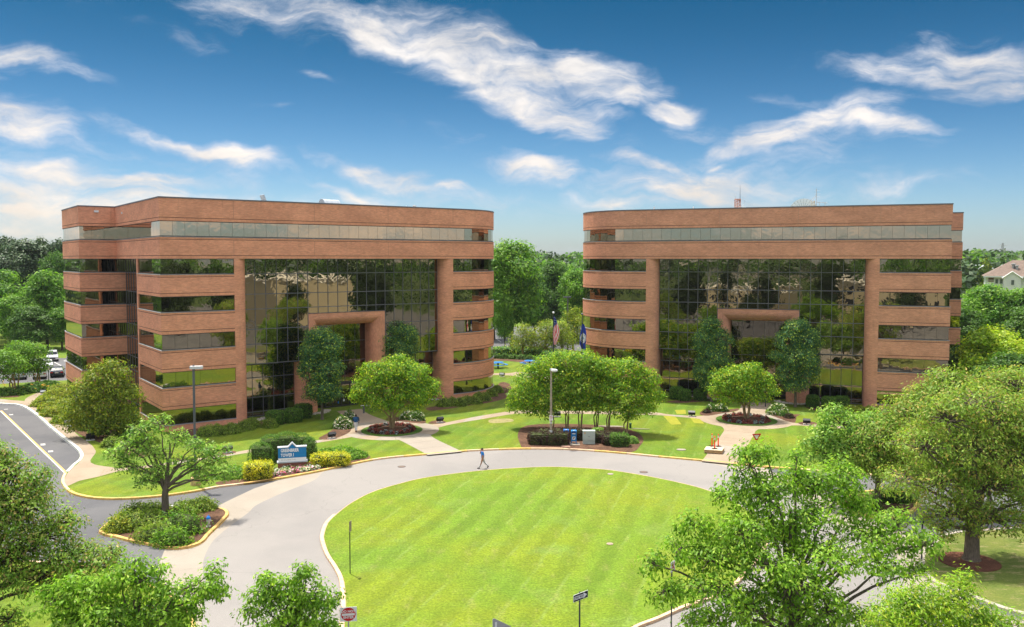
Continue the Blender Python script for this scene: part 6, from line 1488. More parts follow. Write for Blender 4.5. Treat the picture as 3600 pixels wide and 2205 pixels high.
# ---- flags
def flag(px, ytop, pole_px, label, kind_):
    Y = 108.0; b = AT(pole_px, 1300, Y); zt = AT(pole_px, ytop, Y).z
    t = thing('flagpole', label, 'flag', (b.x, Y, LZ), 0)
    MB().tube([(0, 0, 0), (0, 0, zt-LZ)], [.13, .06], 10).build('pole', MT['dkgrey'], t)
    MB().ball((0, 0, zt-LZ+.12), .15, seg=12, rings=8).build('finial', MT['signw'] if kind_ == 'us' else MT['pole'], t, smooth=60)
    zz0 = zt-LZ-.35 if kind_ == 'us' else AT(pole_px, 1140, Y).z-LZ; Hh = zz0-(AT(pole_px, 1212 if kind_ == 'us' else 1232, Y).z-LZ); n, m = 34, 30; mb = MB(); vs = []; 
    wmax = .72 if kind_ == 'us' else .72
    for i in range(n+1):
        f = i/n; zz = zz0-f*Hh
        wd = wmax*(math.sin(math.pi*min(1, f*.80+.06))**.8)
        for j in range(m+1):
            u = j/m; x = (.03+wd*u+.05*math.sin(f*7+u*4)) if kind_ == 'us' else (-.33*min(1, f*2)*(1 if f < .75 else (1-f)*4)+wd*u*1.2)
            y = -.10*math.sin(u*9+f*2.5)*(.4+f)-.05
            vs.append((x, y, zz-u*.10*math.sin(math.pi*f)))
    mats = [P_('flag red', (.70, .015, .04), .8), P_('flag white', (.72, .70, .70), .8), P_('flag blue', (.02, .05, .25), .8), P_('flag deep blue', (.015, .04, .32), .8), P_('flag seal blue', (.12, .32, .55), .8)]
    fs = []; mi = []
    for i in range(n):
        for j in range(m):
            fs.append((i*(m+1)+j, (i+1)*(m+1)+j, (i+1)*(m+1)+j+1, i*(m+1)+j+1)); f = (i+.5)/n; u = (j+.5)/m
            if kind_ == 'us':
                if f < .36-.14*u: k = 1 if (int(i) % 3 == 1 and (j+i) % 4 == 1) else 2
                else:
                    s = (u*.9+f*1.0) if u > .42 else (f*.35+u*2.6)
                    k = int(s*8.5) % 2
            else:
                d = math.hypot((f-.52)*Hh/.62, (u-.50)*wmax*2/.62)
                k = 3 if d > 1 else (1 if d > .25 or d < .08 else 4)
                if .72 < d < .80: k = 2
                if k == 1 and d < .6 and ((i*7+j*5) % 11) < 2: k = 2
            mi.append(k)
    o = len(mb.v); mb.add(vs, fs); mb.m = mi
    fo = mb.build('flag_cloth', mats, t, smooth=70)
    return t
flag(1945, 1103, 1945, 'striped flag with white stars on blue hanging limp on a pole with a white ball', 'us')
flag(2047, 1108, 2046, 'dark blue flag with a white round seal hanging beside the right building', 'state')

# ---- people (one skinned body each, clothes by height)
def skin_body(name, joints, edges, radii, mats, matfn, parent, sub=2):
    me = bpy.data.meshes.new(name); me.from_pydata(joints, edges, []); me.update()
    o = bpy.data.objects.new(name, me); link(o, None)
    md = o.modifiers.new('skin', 'SKIN'); md.use_smooth_shade = True
    if not me.skin_vertices: 
        bpy.context.view_layer.objects.active = o
    sv = me.skin_vertices[0].data if me.skin_vertices else None
    if sv is None: return o
    for i, r in enumerate(radii): sv[i].radius = (r, r) if not hasattr(r, '__len__') else r
    sv[0].use_root = True
    s_ = o.modifiers.new('sub', 'SUBSURF'); s_.levels = sub; s_.render_levels = sub
    bpy.context.view_layer.update(); dg = bpy.context.evaluated_depsgraph_get(); m2 = bpy.data.meshes.new_from_object(o.evaluated_get(dg))
    bpy.data.objects.remove(o); m2.materials.clear()
    for m in mats: m2.materials.append(m)
    for p in m2.polygons: p.material_index = matfn(p.center); p.use_smooth = True
    ob = bpy.data.objects.new(name, m2); link(ob, parent); return ob
def fingers(palm, d, side, mat, parent):
    mb = MB(); d = Vector(d).normalized(); s = Vector(side).normalized(); n = d.cross(s)
    for k in range(4):
        b = Vector(palm)+d*.05+s*(.028*(k-1.5)); L = (.065, .075, .07, .055)[k]
        mb.tube([b, b+d*L*.5+n*.006, b+d*L*.9+n*.025], [.010, .009, .006], 5)
    b = Vector(palm)+s*.04; mb.tube([b, b+s*.03+d*.03, b+s*.03+d*.06+n*.012], [.012, .010, .007], 5)
    mb.ball(tuple(Vector(palm)+d*.02), (.04, .03, .045), seg=8, rings=6)
    return mb.build('hand', mat, parent, smooth=60)
def person(label, loc, rz, pose):
    t = thing('person', label, 'person', loc, rz)
    J = pose['J']; names = list(J); idx = {k: i for i, k in enumerate(names)}
    E_ = [(idx[a], idx[b]) for a, b in pose['E']]
    skin_body('body', [J[k] for k in names], E_, [pose['Rd'][k] for k in names], pose['mats'], pose['fn'], t)
    hc = Vector(J['head']); mats = pose['mats']
    if pose.get('face', True):
        f = MB(); fx = pose.get('fdir', -1)
        f.ball((hc.x+fx*.105, hc.y, hc.z-.015), (.02, .014, .02), seg=6, rings=5); f.build('nose', mats[0], t)
        e = MB()
        for s in (-.035, .035): e.ball((hc.x+fx*.085, hc.y+s, hc.z+.02), (.012, .012, .008), seg=6, rings=4)
        e.build('eyes', MT['hair'], t); MB().box((hc.x+fx*.092, hc.y, hc.z-.06), (.01, .045, .008)).build('mouth', P_('lips', (.25, .08, .06), .6), t)
    hr = MB(); hx = .02 if pose.get('face', True) else .0
    hr.ball((hc.x+hx, hc.y, hc.z+.045), (.105, .092, .095), seg=12, rings=8); hr.build('hair', MT['hair'], t, smooth=60)
    er = MB()
    for s in (-.09, .09): er.ball((hc.x, hc.y+s, hc.z-.01), (.02, .01, .03), seg=6, rings=5)
    er.build('ears', mats[0], t)
    for nm, pts_ in pose['shoes']:
        MB().tube(pts_, [.05, .058, .045], 8).build('shoe', MT[nm], t, smooth=60)
    for pl_, d, s in pose['hands']: fingers(pl_, d, s, mats[0], t)
    return t
# walking man on the telephone; walks to -x
J = {'pel': (0, 0, .98), 'sp': (0, 0, 1.18), 'ch': (-.02, 0, 1.38), 'nk': (-.03, 0, 1.53), 'head': (-.06, 0, 1.66), 'top': (-.06, 0, 1.72),
     'sl': (-.02, -.19, 1.45), 'el': (.05, -.25, 1.17), 'wl': (.02, -.24, .90),
     'sr': (-.02, .19, 1.45), 'er': (-.22, .23, 1.24), 'wr': (-.17, .13, 1.50),
     'hl': (0, -.10, .92), 'kl': (-.12, -.10, .52), 'al': (-.30, -.10, .10),
     'hr': (0, .10, .92), 'kr': (.14, .10, .52), 'ar': (.46, .10, .20)}
E1 = [('pel', 'sp'), ('sp', 'ch'), ('ch', 'nk'), ('nk', 'head'), ('head', 'top'), ('ch', 'sl'), ('sl', 'el'), ('el', 'wl'), ('ch', 'sr'), ('sr', 'er'), ('er', 'wr'), ('pel', 'hl'), ('hl', 'kl'), ('kl', 'al'), ('pel', 'hr'), ('hr', 'kr'), ('kr', 'ar')]
Rd = {'pel': (.155, .18), 'sp': (.17, .18), 'ch': (.165, .20), 'nk': .062, 'head': .10, 'top': .08, 'sl': .088, 'el': .060, 'wl': .038, 'sr': .088, 'er': .060, 'wr': .038, 'hl': .12, 'kl': .085, 'al': .066, 'hr': .12, 'kr': .085, 'ar': .064}
def fn1(c):
    if c.z > 1.50 and abs(c.y) < .17: return 0
    if abs(c.y) > .165 and c.z < 1.22: return 0
    if c.x < -.155 and c.z > 1.27 and c.y > .05: return 0
    if c.z > .97: return 1
    return 2
pose1 = dict(J=J, E=E1, Rd=Rd, mats=[MT['skin'], MT['shirt'], MT['trous']], fn=fn1, fdir=-1,
  shoes=[('shoe', [(-.24, -.10, .045), (-.34, -.10, .05), (-.48, -.10, .035)]), ('shoe', [(.50, .10, .20), (.46, .10, .12), (.39, .10, .04)])],
  hands=[((.015, -.24, .84), (0, 0, -1), (-1, 0, 0)), ((-.16, .11, 1.56), (.1, -.2, 1), (0, -1, 0))])
pm = person('man in a blue shirt and light trousers walking left with a phone at his ear', G(1697, 1647, .005), R(2), pose1)
MB().box((-.165, .085, 1.62), (.03, .02, .14)).build('phone', MT['black'], pm)
J2 = {'pel': (0, 0, 1.0), 'sp': (0, 0, 1.2), 'ch': (0, 0, 1.42), 'nk': (0, 0, 1.58), 'head': (0, 0, 1.70), 'top': (0, 0, 1.77), 'sl': (-.0, -.22, 1.48), 'el': (-.06, -.28, 1.22), 'wl': (-.22, -.22, 1.10), 'sr': (0, .22, 1.48), 'er': (-.04, .30, 1.20), 'wr': (-.14, .28, 1.02),
      'hl': (0, -.10, .95), 'kl': (-.05, -.09, .52), 'al': (-.02, -.06, .10), 'hr': (0, .10, .95), 'kr': (-.0, .07, .54), 'ar': (.10, .04, .13)}
Rd2 = dict(Rd, pel=(.15, .18), sp=(.17, .21), ch=(.17, .22), sl=.095, sr=.095, el=.07, er=.07, hl=.12, hr=.12, kl=.08, kr=.08, al=.055, ar=.055, head=.10)
def fn2(c):
    if c.z > 1.60: return 0
    if c.x < -.17 and c.z < 1.15 and c.z > .95: return 0
    if c.z > 1.02: return 1
    return 2
pose2 = dict(J=J2, E=E1, Rd=Rd2, mats=[MT['skin2'], MT['jack'], MT['whitep']], fn=fn2, face=True, fdir=-1,
  shoes=[('shoeb', [(.03, -.06, .045), (-.05, -.06, .05), (-.17, -.06, .03)]), ('shoeb', [(.14, .04, .11), (.06, .04, .06), (-.02, .04, .03)])],
  hands=[((-.27, -.20, 1.10), (-1, .2, 0), (0, 0, 1)), ((-.17, .27, .97), (-.4, 0, -1), (0, 1, 0))])
person('person seen from behind in a blue jacket and white trousers walking to the left entrance', G(1252, 1518, LZ+.01), R(-82), pose2)

# ---- cars
def car_mesh_parts(t, paint, suv=False, L=4.7, Wd=1.82):
    H = 1.78 if suv else 1.45; wb = L*.29; hw = Wd/2
    if suv: side = [(-L/2, .42), (-L/2+.03, .95), (-L/2+.12, 1.10), (-L/2+.30, H-.03), (-L/2+.6, H), (L*.08, H), (L*.18, H-.06), (L*.29, 1.12), (L*.40, 1.05), (L/2-.06, .92), (L/2, .45)]
    else: side = [(-L/2, .40), (-L/2+.02, .86), (-L/2+.10, .99), (-L*.33, 1.02), (-L*.20, H-.07), (-L*.10, H), (L*.05, H), (L*.12, H-.05), (L*.25, 1.0), (L*.42, .88), (L/2-.05, .76), (L/2, .42)]
    mb = MB(); n = len(side); belt = 1.02 if suv else .95
    secs = [(-1, .0), (-.97, .0), (-.90, 1), (.90, 1), (.97, 0), (1, 0)]
    rows_ = []
    for s, _ in secs:
        rows_.append([])
        for (x, z) in side:
            k = abs(s); y = hw*s
            if k == 1: zz = min(z, .85); 
            elif k > .92: zz = min(z, belt)
            else: zz = z; y = hw*(.97*s/.9 if z <= belt+.02 else s/.9*(.95-.20*(z-belt)/(H-belt)))
            rows_[-1].append((x*(1 if k < .95 else .985), y, max(.32, zz)))
    vs = [v for r_ in rows_ for v in r_]; fs = []
    for i in range(len(rows_)-1):
        for j in range(n-1): fs.append((i*n+j, i*n+j+1, (i+1)*n+j+1, (i+1)*n+j))
        fs.append((i*n+n-1, i*n, (i+1)*n, (i+1)*n+n-1))
    fs.append(tuple(range(n-1, -1, -1))); fs.append(tuple((len(rows_)-1)*n+j for j in range(n)))
    mb.add(vs, fs); body = mb.build('body', paint, t, smooth=35)
    gl = P_('car glass', (.02, .025, .03), .08)
    def pt(a, b, f): return (a[0]+(b[0]-a[0])*f, a[1]+(b[1]-a[1])*f)
    if suv: fr_, re = (side[6], side[7]), (side[2], side[3])
    else: fr_, re = (side[7], side[8]), (side[3], side[4])
    for (a, b), nm in ((fr_, 'windscreen'), (re, 'rear_window')):
        g0, g1 = pt(a, b, .08), pt(a, b, .9); w0 = hw*.74; w1 = hw*.86
        if nm == 'rear_window': w0, w1 = w1, w0
        d = Vector((-(b[1]-a[1]), 0, b[0]-a[0])).normalized(); d = d if d.z > 0 else -d; o = d*.012
        mb = MB(); mb.add([(g0[0]+o.x, -w0, g0[1]+o.z), (g0[0]+o.x, w0, g0[1]+o.z), (g1[0]+o.x, w1, g1[1]+o.z), (g1[0]+o.x, -w1, g1[1]+o.z)], [(0, 1, 2, 3)]); mb.build(nm, gl, t)
    for s in (-1, 1):
        x0, x1 = (-L*.42, L*.20) if suv else (-L*.26, L*.17); yb = hw*.972; yt = hw*.84
        mb = MB(); mb.add([(x0, s*yb, belt+.05), (x1+.1, s*yb, belt+.05), (x1-.25, s*yt, H-.12), (x0+.22, s*yt, H-.12)], [(0, 1, 2, 3)]); mb.build('side_window', gl, t)
        MB().box((L*.17, s*(hw+.07), belt+.03), (.12, .14, .12)).build('mirror', paint, t)
        MB().box((L/2-.05, s*hw*.72, .72), (.12, .34, .14)).build('headlight', P_('headlight lens', (.6, .6, .6), .15), t)
        MB().box((-L/2+.03, s*hw*.74, .84), (.08, .34, .16)).build('tail_light', P_('tail light', (.45, .01, .01), .2), t)
        for x in (-wb, wb):
            wl_ = bpy.data.objects.new('wheel', None); link(wl_, t)
            mb = MB(); mb.tube([(x, s*(hw-.22), .33), (x, s*(hw+.01), .33)], .33, 16); mb.build('tyre', MT['rubber'], wl_)
            mb = MB(); mb.tube([(x, s*(hw-.1), .33), (x, s*(hw+.02), .33)], .2, 12); mb.build('rim', MT['galv'], wl_)
    MB().box((L/2-.01, 0, .62), (.06, .9, .22)).build('grille', MT['black'], t); MB().box((-L/2-.005, 0, .78), (.02, .5, .13)).build('number_plate', MT['signw'], t)
def paint(n, c): 
    m, t_, b = new_mat(n, .25, 0, .5); b.inputs['Base Color'].default_value = c4(c); b.inputs['Coat Weight'].default_value = .6; return m
PT = {'w': paint('white car paint', (.65, .66, .67)), 'k': paint('black car paint', (.015, .016, .02)), 's': paint('silver car paint', (.38, .40, .42)), 'b': paint('blue car paint', (.05, .14, .30)), 'r': paint('red car paint', (.25, .02, .02))}
def car(px, py, ang, col, suv, label, z=LZ+.008):
    t = thing('parked_car', label, 'car', G(px, py, z), R(ang), 'parked cars'); car_mesh_parts(t, PT[col], suv)
car(203, 1322, 115, 'k', False, 'black saloon parked with its tail lights toward us, beside the left wing')
car(185, 1268, -62, 'w', True, 'large white vehicle parked nose toward us behind the black saloon')
car(140, 1328, 118, 'w', True, 'white vehicle behind the multi stemmed tree in the left car park'); car(70, 1330, 118, 's', True, 'silver vehicle at the left end of the left car park')
car(165, 1295, -62, 'w', False, 'white car half hidden beside the black saloon'); car(95, 1300, -62, 'b', False, 'blue car glimpsed through the tree in the left car park'); car(20, 1300, 118, 'w', False, 'white car behind the leftmost tree of the car park')
car(2010, 1200, 12, 'b', False, 'pale blue car glimpsed behind the small trees in the gap'); car(1960, 1188, 15, 'w', True, 'white vehicle glimpsed through the small trees in the gap'); car(1860, 1186, 100, 's', False, 'silver car glimpsed behind the two stemmed tree in the gap')

# ---- rooftops
def roofpt(b, px, py, z=None, d=6.0):
    return None
def on_roof(px, ytop, Y):
    p = AT(px, ytop, Y); return p
RZ = LZ+TOP-.5
def rt(px, Y): p = AT(px, 700, Y); return Vector((p.x, Y, RZ))
bv = P_('pale duct metal', (.30, .34, .38), .5, .2)
for (px, Y, top_, lab, k) in [(915, 112, 690, 'dark fronted air intake with a tilted hood on the left roof', 0), (945, 113, 706, 'ribbed white duct on the left roof beside the tilted hood', 1), (1125, 118, 697, 'large round white fan housing on the left roof', 2), (1462, 128, 724, 'hooked white vent pipe on the left roof', 3)]:
    b = rt(px, Y); ht = AT(px, top_, Y).z-b.z
    if k == 0:
        t = thing('roof_unit', lab, 'roof unit', b, R(36)); MB().box((-.4, 0, ht*.25), (2.0, 1.4, ht*.5)).build('housing', bv, t); MB().box((-1.5, 0, ht*.28), (.5, 1.2, ht*.45)).build('intake', MT['dkgrey'], t); MB().box((.55, 0, ht*.72), (.22, 1.2, ht*.75), 0, 0, Matrix.Rotation(R(-22), 3, 'Y')).build('hood', bv, t)
    elif k == 1:
        t = thing('roof_duct', lab, 'roof duct', b, R(36)); MB().tube([(-1.2, 0, ht*.4), (1.6, 0, ht*.4)], ht*.38, 14).build('duct', bv, t)
        for x in (-.6, 0, .6, 1.2): MB().tube([(x-.06, 0, ht*.4), (x+.06, 0, ht*.4)], ht*.46, 14).build('rib', MT['lampw'], t)
        MB().box((-2.0, 0, ht*.45), (1.8, .06, .05)).build('rail', MT['galv'], t)
    elif k == 2:
        t = thing('roof_fan', lab, 'roof fan', b, R(36)); MB().tube([(.2, 0, ht*.45), (2.6, 0, ht*.45)], [ht*.52, ht*.5], 20).build('fan_housing', bv, t)
        for x in (-1.0, -.6, -.25, .05): MB().tube([(x-.05, 0, ht*.38), (x+.05, 0, ht*.38)], ht*(.30+.05*(x+1)), 16).build('rib', MT['lampw'], t)
        MB().tube([(-1.4, 0, ht*.35), (.2, 0, ht*.4)], [ht*.2, ht*.34], 14).build('duct', bv, t); MB().box((3.6, 0, ht*.2), (1.7, 1.2, ht*.4)).build('box', bv, t)
    else:
        t = thing('vent_pipe', lab, 'vent pipe', b); MB().tube([(0, 0, 0), (0, 0, ht-.15), (-.12, 0, ht), (-.35, 0, ht), (-.42, 0, ht-.22)], .11, 8).build('pipe', MT['galv'], t)
for px, Y in ((2300, 112), (2438, 112)):
    b = rt(px, Y); t = thing('roof_antenna', 'short white rod antenna on the right roof, %s' % ('nearer the round end' if px < 2400 else 'nearer the red mast'), 'antenna', b); MB().tube([(0, 0, 0), (0, 0, AT(px, 727, Y).z-b.z)], [.09, .07], 8).build('rod', MT['lampw'], t)
for px, Y in ((1352, 122), (1428, 126)):
    b = rt(px, Y); t = thing('roof_antenna', 'thin white rod on the left roof, %s' % ('left one' if px < 1400 else 'beside the hooked pipe'), 'antenna', b); MB().tube([(0, 0, 0), (0, 0, AT(px, 722, Y).z-b.z)], .03, 6).build('rod', MT['lampw'], t)
# lattice mast
rust = P_('red oxide steel', (.42, .19, .13), .6); gv = P_('thin galvanised steel', (.36, .37, .36), .5)
Y = 118; b = rt(2594, Y); s = Y/FPX; t = thing('lattice_mast', 'red lattice mast with whip antennas on the right roof', 'antenna mast', b)
h1 = AT(2594, 701, Y).z-b.z; x0, x1 = -.35, .30
for x in (x0, -.02, x1):
    for y in (-.3, .3) if x != -.02 else (0,): MB().box((x, y, h1/2), (.07, .07, h1)).build('leg', rust, t)
br_ = MB(); nz = 6
for k in range(nz):
    for y in (-.3, .3): br_.tube([(x0, y, h1*k/nz), (x1, y, h1*(k+1)/nz)], .022, 4); br_.tube([(x1, y, h1*k/nz), (x0, y, h1*(k+1)/nz)], .022, 4)
br_.build('bracing', rust, t); MB().box(((x0+x1)/2, 0, h1), (.72, .66, .09)).build('head_frame', rust, t)
hw_ = AT(2603, 652, Y).z-b.z; MB().tube([(x1, 0, h1-.4), (x1, 0, hw_)], [.04, .015], 6).build('whip', MT['dkgrey'], t); MB().tube([(x0, 0, h1), (x0, 0, AT(2586, 682, Y).z-b.z)], .018, 6).build('whip', gv, t)
lp = MB(); 
for k in range(12): 
    a0, a1 = R(-100+k*17), R(-100+(k+1)*17); lp.tube([(x1+.25+.45*math.cos(a0), 0, h1-.4+.45*math.sin(a0)), (x1+.25+.45*math.cos(a1), 0, h1-.4+.45*math.sin(a1))], .02, 4)
lp.build('loop_antenna', gv, t)
gd = MB()
for k in range(14): gd.tube([(1.3+k*.17, 0, h1*.35), (1.3+k*.17, 0, h1*(.85-.02*k))], .01, 4)
gd.tube([(.3, 0, h1*.55), (3.6, 0, h1*.5)], .02, 4); gd.build('yagi_antenna', gv, t)
# mesh dish
Y = 112; b = rt(2824, Y); t = thing('satellite_dish', 'large pale mesh satellite dish on the right roof', 'satellite dish', b, R(-15))
rD = (2862-2779)/2*Y/FPX*1.12; cz = AT(2824, 742, Y).z-b.z; nR, nS = 5, 24
def dpt(r, a): 
    x = r*math.cos(a); z = r*math.sin(a); y = -.35*(r/rD)**2*rD*.6; return Vector((x, y, z))
rotm = Matrix.Rotation(R(18), 3, 'X')
mesh_m, tt, bb = new_mat('dish mesh', .5, .2); bb.inputs['Base Color'].default_value = (.55, .58, .52, 1); bb.inputs['Alpha'].default_value = .55
mb = MB(); vs = []
for i in range(nR+1):
    for k in range(nS): vs.append(rotm @ dpt(rD*(.08+.92*i/nR), 2*math.pi*k/nS)+Vector((0, 0, cz)))
mb.add(vs, [(i*nS+k, i*nS+(k+1) % nS, (i+1)*nS+(k+1) % nS, (i+1)*nS+k) for i in range(nR) for k in range(nS)]); mb.build('reflector', mesh_m, t, smooth=60)
for k in range(nS):
    mb = MB(); mb.tube([rotm @ dpt(rD*f, 2*math.pi*k/nS)+Vector((0, .02, cz)) for f in (.06, .35, .7, 1.0)], .022, 4); mb.build('rib', MT['dkgrey'], t)
for f in (.45, .72, 1.0):
    mb = MB(); mb.tube([rotm @ dpt(rD*f, 2*math.pi*k/nS)+Vector((0, .02, cz)) for k in range(nS+1)], .02, 4, cap=False); mb.build('hoop', gv, t)
MB().tube([(0, .3, 0), (0, .3, cz)], .12, 8).build('mount', MT['dkgrey'], t)
Y = 113; b = rt(2858, Y); t = thing('lattice_mast', 'yellowed lattice frame with television antennas beside the dish on the right roof', 'antenna mast', b); h2 = AT(2858, 697, Y).z-b.z; yw = P_('yellowed steel', (.45, .30, .12), .6)
for x in (-.18, .18): MB().box((x, 0, h2*.42), (.08, .08, h2*.85)).build('leg', yw, t)
mb = MB()
for k in range(5): mb.tube([(-.18, 0, h2*.17*k), (.18, 0, h2*.17*(k+1))], .02, 4)
mb.build('bracing', yw, t); h3 = AT(2868, 663, Y).z-b.z; MB().tube([(.45, 0, 0), (.45, 0, h3)], .035, 6).build('pole', gv, t); mb = MB()
for z in (h3-.3, h3-.7, h3-1.1): mb.tube([(.2, 0, z), (1.1-.2*z/h3, 0, z)], .018, 4)
mb.tube([(-.2, 0, h2*.84), (.45, 0, h3-.8)], .025, 4); mb.tube([(.45, 0, h2*.8), (.9, 0, h2*.75)], .025, 4); mb.tube([(.9, 0, h2*.2), (.9, 0, h2*.75)], .03, 4); mb.tube([(.9, 0, h2*.2), (.5, 0, h2*.2)], .03, 4); mb.build('antenna_arms', gv, t)
b = rt(2901, Y); t = thing('roof_antenna', 'small pole antenna with cross bars right of the dish on the right roof', 'antenna', b); h4 = AT(2901, 716, Y).z-b.z; MB().tube([(0, 0, 0), (0, 0, h4+.1)], .04, 6).build('pole', gv, t); mb = MB(); mb.tube([(-1.0, 0, h4+.2), (.4, 0, h4)], .02, 4); mb.tube([(-1.6, 0, h4*.8+.4), (.3, 0, h4+.15)], .02, 4); mb.build('cross_bars', gv, t)
for px0, px1 in ((2641, 2693), (2733, 2790)):
    Y = 125; b = rt((px0+px1)/2, Y); w_ = (px1-px0)*Y/FPX; t = thing('roof_tank', 'low pale %s roof unit on the right roof' % ('left' if px0 < 2700 else 'right'), 'roof unit', b, aR); MB().lathe([(w_/2, 0), (w_/2, AT(2700, 737, Y).z-b.z), (w_*.3, AT(2700, 735, Y).z-b.z+.05)], seg=20).build('drum', bv, t)
# lights on the left parapet
MB().box((-2.1, D_IN-.06, 23.9), (.5, .12, .25)).build('wall_light', MT['signw'], LB); MB().box((-.05, 17.0, 23.6), (.12, .2, .22)).build('camera_box', MT['signw'], LB)

# ---- houses and pylon far right
def win(parent, x, y, z, wd=.9, h=1.5, face=-1):
    f = MB().box((x, y, z), (wd, .10, h)).build('window', P_('white window frame', (.6, .6, .6), .6), parent); MB().box((x, y+face*.06, z), (wd*.78, .03, h*.86)).build('pane', P_('house glass', (.10, .12, .11), .2), f)
Y = 185; b = AT(3560, 1000, Y); zE = AT(3480, 972, Y).z; zR = AT(3590, 925, Y).z
hs = thing('white_house', 'white house with a brown hipped roof and a gable at the right edge', 'house', (AT(3560, 1000, Y).x, Y, 0), R(-27)); hs.scale = (.87, 1, 1)
wx0 = AT(3466, 1000, Y).x-hs.location.x; wx1 = wx0+22
wallw = P_('white siding', (.62, .62, .62), .7); brroof = P_('brown shingles', (.17, .125, .10), .9, var=.2, scale=2)
MB().box(((wx0+wx1)/2, 6, zE/2), (wx1-wx0, 12, zE)).build('wall', wallw, hs)
mb = MB(); e = .6; mb.add([(wx0-e, -e, zE), (wx1+e, -e, zE), (wx1+e, 12+e, zE), (wx0-e, 12+e, zE), (wx0+6, 6, zR+.6), (wx1-6, 6, zR+.6)], [(0, 1, 5, 4), (1, 2, 5), (2, 3, 4, 5), (3, 0, 4), (3, 2, 1, 0)]); rf = mb.build('roof', brroof, hs)
MB().box(((wx0+wx1)/2, -e-.05, zE-.1), (wx1-wx0+1.3, .12, .3)).build('fascia', wallw, hs)
gx = AT(3558, 970, Y).x-hs.location.x; gz = AT(3558, 957, Y).z
mb = MB(); mb.add([(gx-1.9, -1.0, 0), (gx+1.9, -1.0, 0), (gx+1.9, -1.0, zE-.2), (gx, -1.0, gz), (gx-1.9, -1.0, zE-.2), (gx-1.9, 3, 0), (gx+1.9, 3, 0), (gx+1.9, 3, zE-.2), (gx, 5, gz), (gx-1.9, 3, zE-.2)], [(0, 1, 2, 3, 4), (1, 6, 7, 2), (0, 4, 9, 5), (4, 3, 8, 9), (3, 2, 7, 8)]); mb.build('gable', wallw, hs)
MB().tube([(gx-2.2, -1.15, zE-.4), (gx, -1.15, gz+.15), (gx+2.2, -1.15, zE-.4)], .14, 4).build('barge_board', wallw, hs)
for i, x in enumerate((3504, 3520, 3539)): win(hs, AT(x, 990, Y).x-hs.location.x, -.02, AT(x, 990, Y).z, .75, 1.1)
win(hs, gx+.1, -1.02, AT(3560, 993, Y).z, .8, 1.2)
bl_ = MB().box((AT(3484, 984, Y).x-hs.location.x, -.02, AT(3484, 984, Y).z), (1.2, .1, .9)).build('balcony_opening', P_('brown opening', (.16, .09, .06), .8), hs); MB().box((AT(3484, 984, Y).x-hs.location.x, -.1, AT(3484, 986, Y).z), (1.3, .05, .12)).build('rail', wallw, bl_)
for x, y, w_ in ((3567, 929, 1.2), (3578, 935, 1.0)):
    p = AT(x, y, Y); t_ = MB().lathe([(w_*.28, -.9), (w_*.28, -.15), (w_*.5, -.1), (w_*.5, .1), (w_*.1, .16)], (p.x-hs.location.x, 3.0 if x < 3570 else 2.4, p.z), 14).build('roof_vent', MT['galv'], rf)
hs2_Y = 260; p = AT(3425, 960, hs2_Y); h2_ = thing('dormer_house', 'white house with a grey mansard roof and two small dormers', 'house', (p.x, hs2_Y, 0), R(-27)); h2_.scale = (.88, 1, 1)
zt = AT(3425, 958, hs2_Y).z; ze = AT(3425, 981, hs2_Y).z; xr = AT(3450, 970, hs2_Y).x-p.x; gry = P_('grey slates', (.10, .10, .10), .9, var=.15)
MB().box((-6+xr/2, 5, ze/2), (12+xr, 10, ze)).build('wall', wallw, h2_); mb = MB(); mb.add([(-12, 0, ze), (xr+.3, 0, ze), (xr+.3, 10, ze), (-12, 10, ze), (-12, 1.6, zt), (xr-1.4, 1.6, zt), (xr-1.4, 8.4, zt), (-12, 8.4, zt)], [(0, 1, 5, 4), (1, 2, 6, 5), (2, 3, 7, 6), (4, 5, 6, 7), (3, 0, 4, 7)]); mb.build('roof', gry, h2_)
for x in (3419, 3437):
    q = AT(x, 970, hs2_Y); d_ = MB().prism([(q.x-p.x-.45, -.1), (q.x-p.x+.45, -.1), (q.x-p.x+.45, 1.4), (q.x-p.x-.45, 1.4)], q.z-.6, q.z+.45).build('dormer', wallw, h2_); MB().box((q.x-p.x, -.14, q.z-.05), (.4, .04, .7)).build('pane', P_('house glass', (.10, .12, .11), .2), d_); mb = MB(); mb.add([(q.x-p.x-.6, -.2, q.z+.45), (q.x-p.x+.6, -.2, q.z+.45), (q.x-p.x, -.2, q.z+.95), (q.x-p.x-.6, 1.6, q.z+.45), (q.x-p.x+.6, 1.6, q.z+.45), (q.x-p.x, 1.6, q.z+.95)], [(0, 1, 2), (3, 5, 4), (0, 2, 5, 3), (1, 4, 5, 2)]); mb.build('dormer_roof', wallw, d_)
Yw = 330; p = AT(3480, 945, Yw); wh = thing('warehouse', 'long low pale warehouse with a blue band behind the houses', 'warehouse', (p.x, Yw, 0), R(-27)); wh.scale = (.88, 1, 1)
zt = AT(3480, 936, Yw).z; zb = AT(3480, 948, Yw).z; MB().box((0, 8, zb/2), (26, 16, zb)).build('wall', wallw, wh); MB().box((0, -.03, zb-.6), (26.1, .2, .8)).build('blue_band', P_('blue band', (.02, .15, .35), .6), wh)
mb = MB(); mb.add([(-13.2, -.3, zb), (13.2, -.3, zb), (13.2, 17, zb), (-13.2, 17, zb), (-13.2, 8, zt+.5), (13.2, 8, zt+.5)], [(0, 1, 5, 4), (2, 3, 4, 5), (1, 2, 5), (3, 0, 4)]); mb.build('roof', P_('pale metal roof', (.40, .42, .45), .6), wh); MB().box((AT(3428, 938, Yw).x-p.x, 3, AT(3428, 938, Yw).z), (.6, .6, 1.0)).build('roof_vent', wallw, wh)
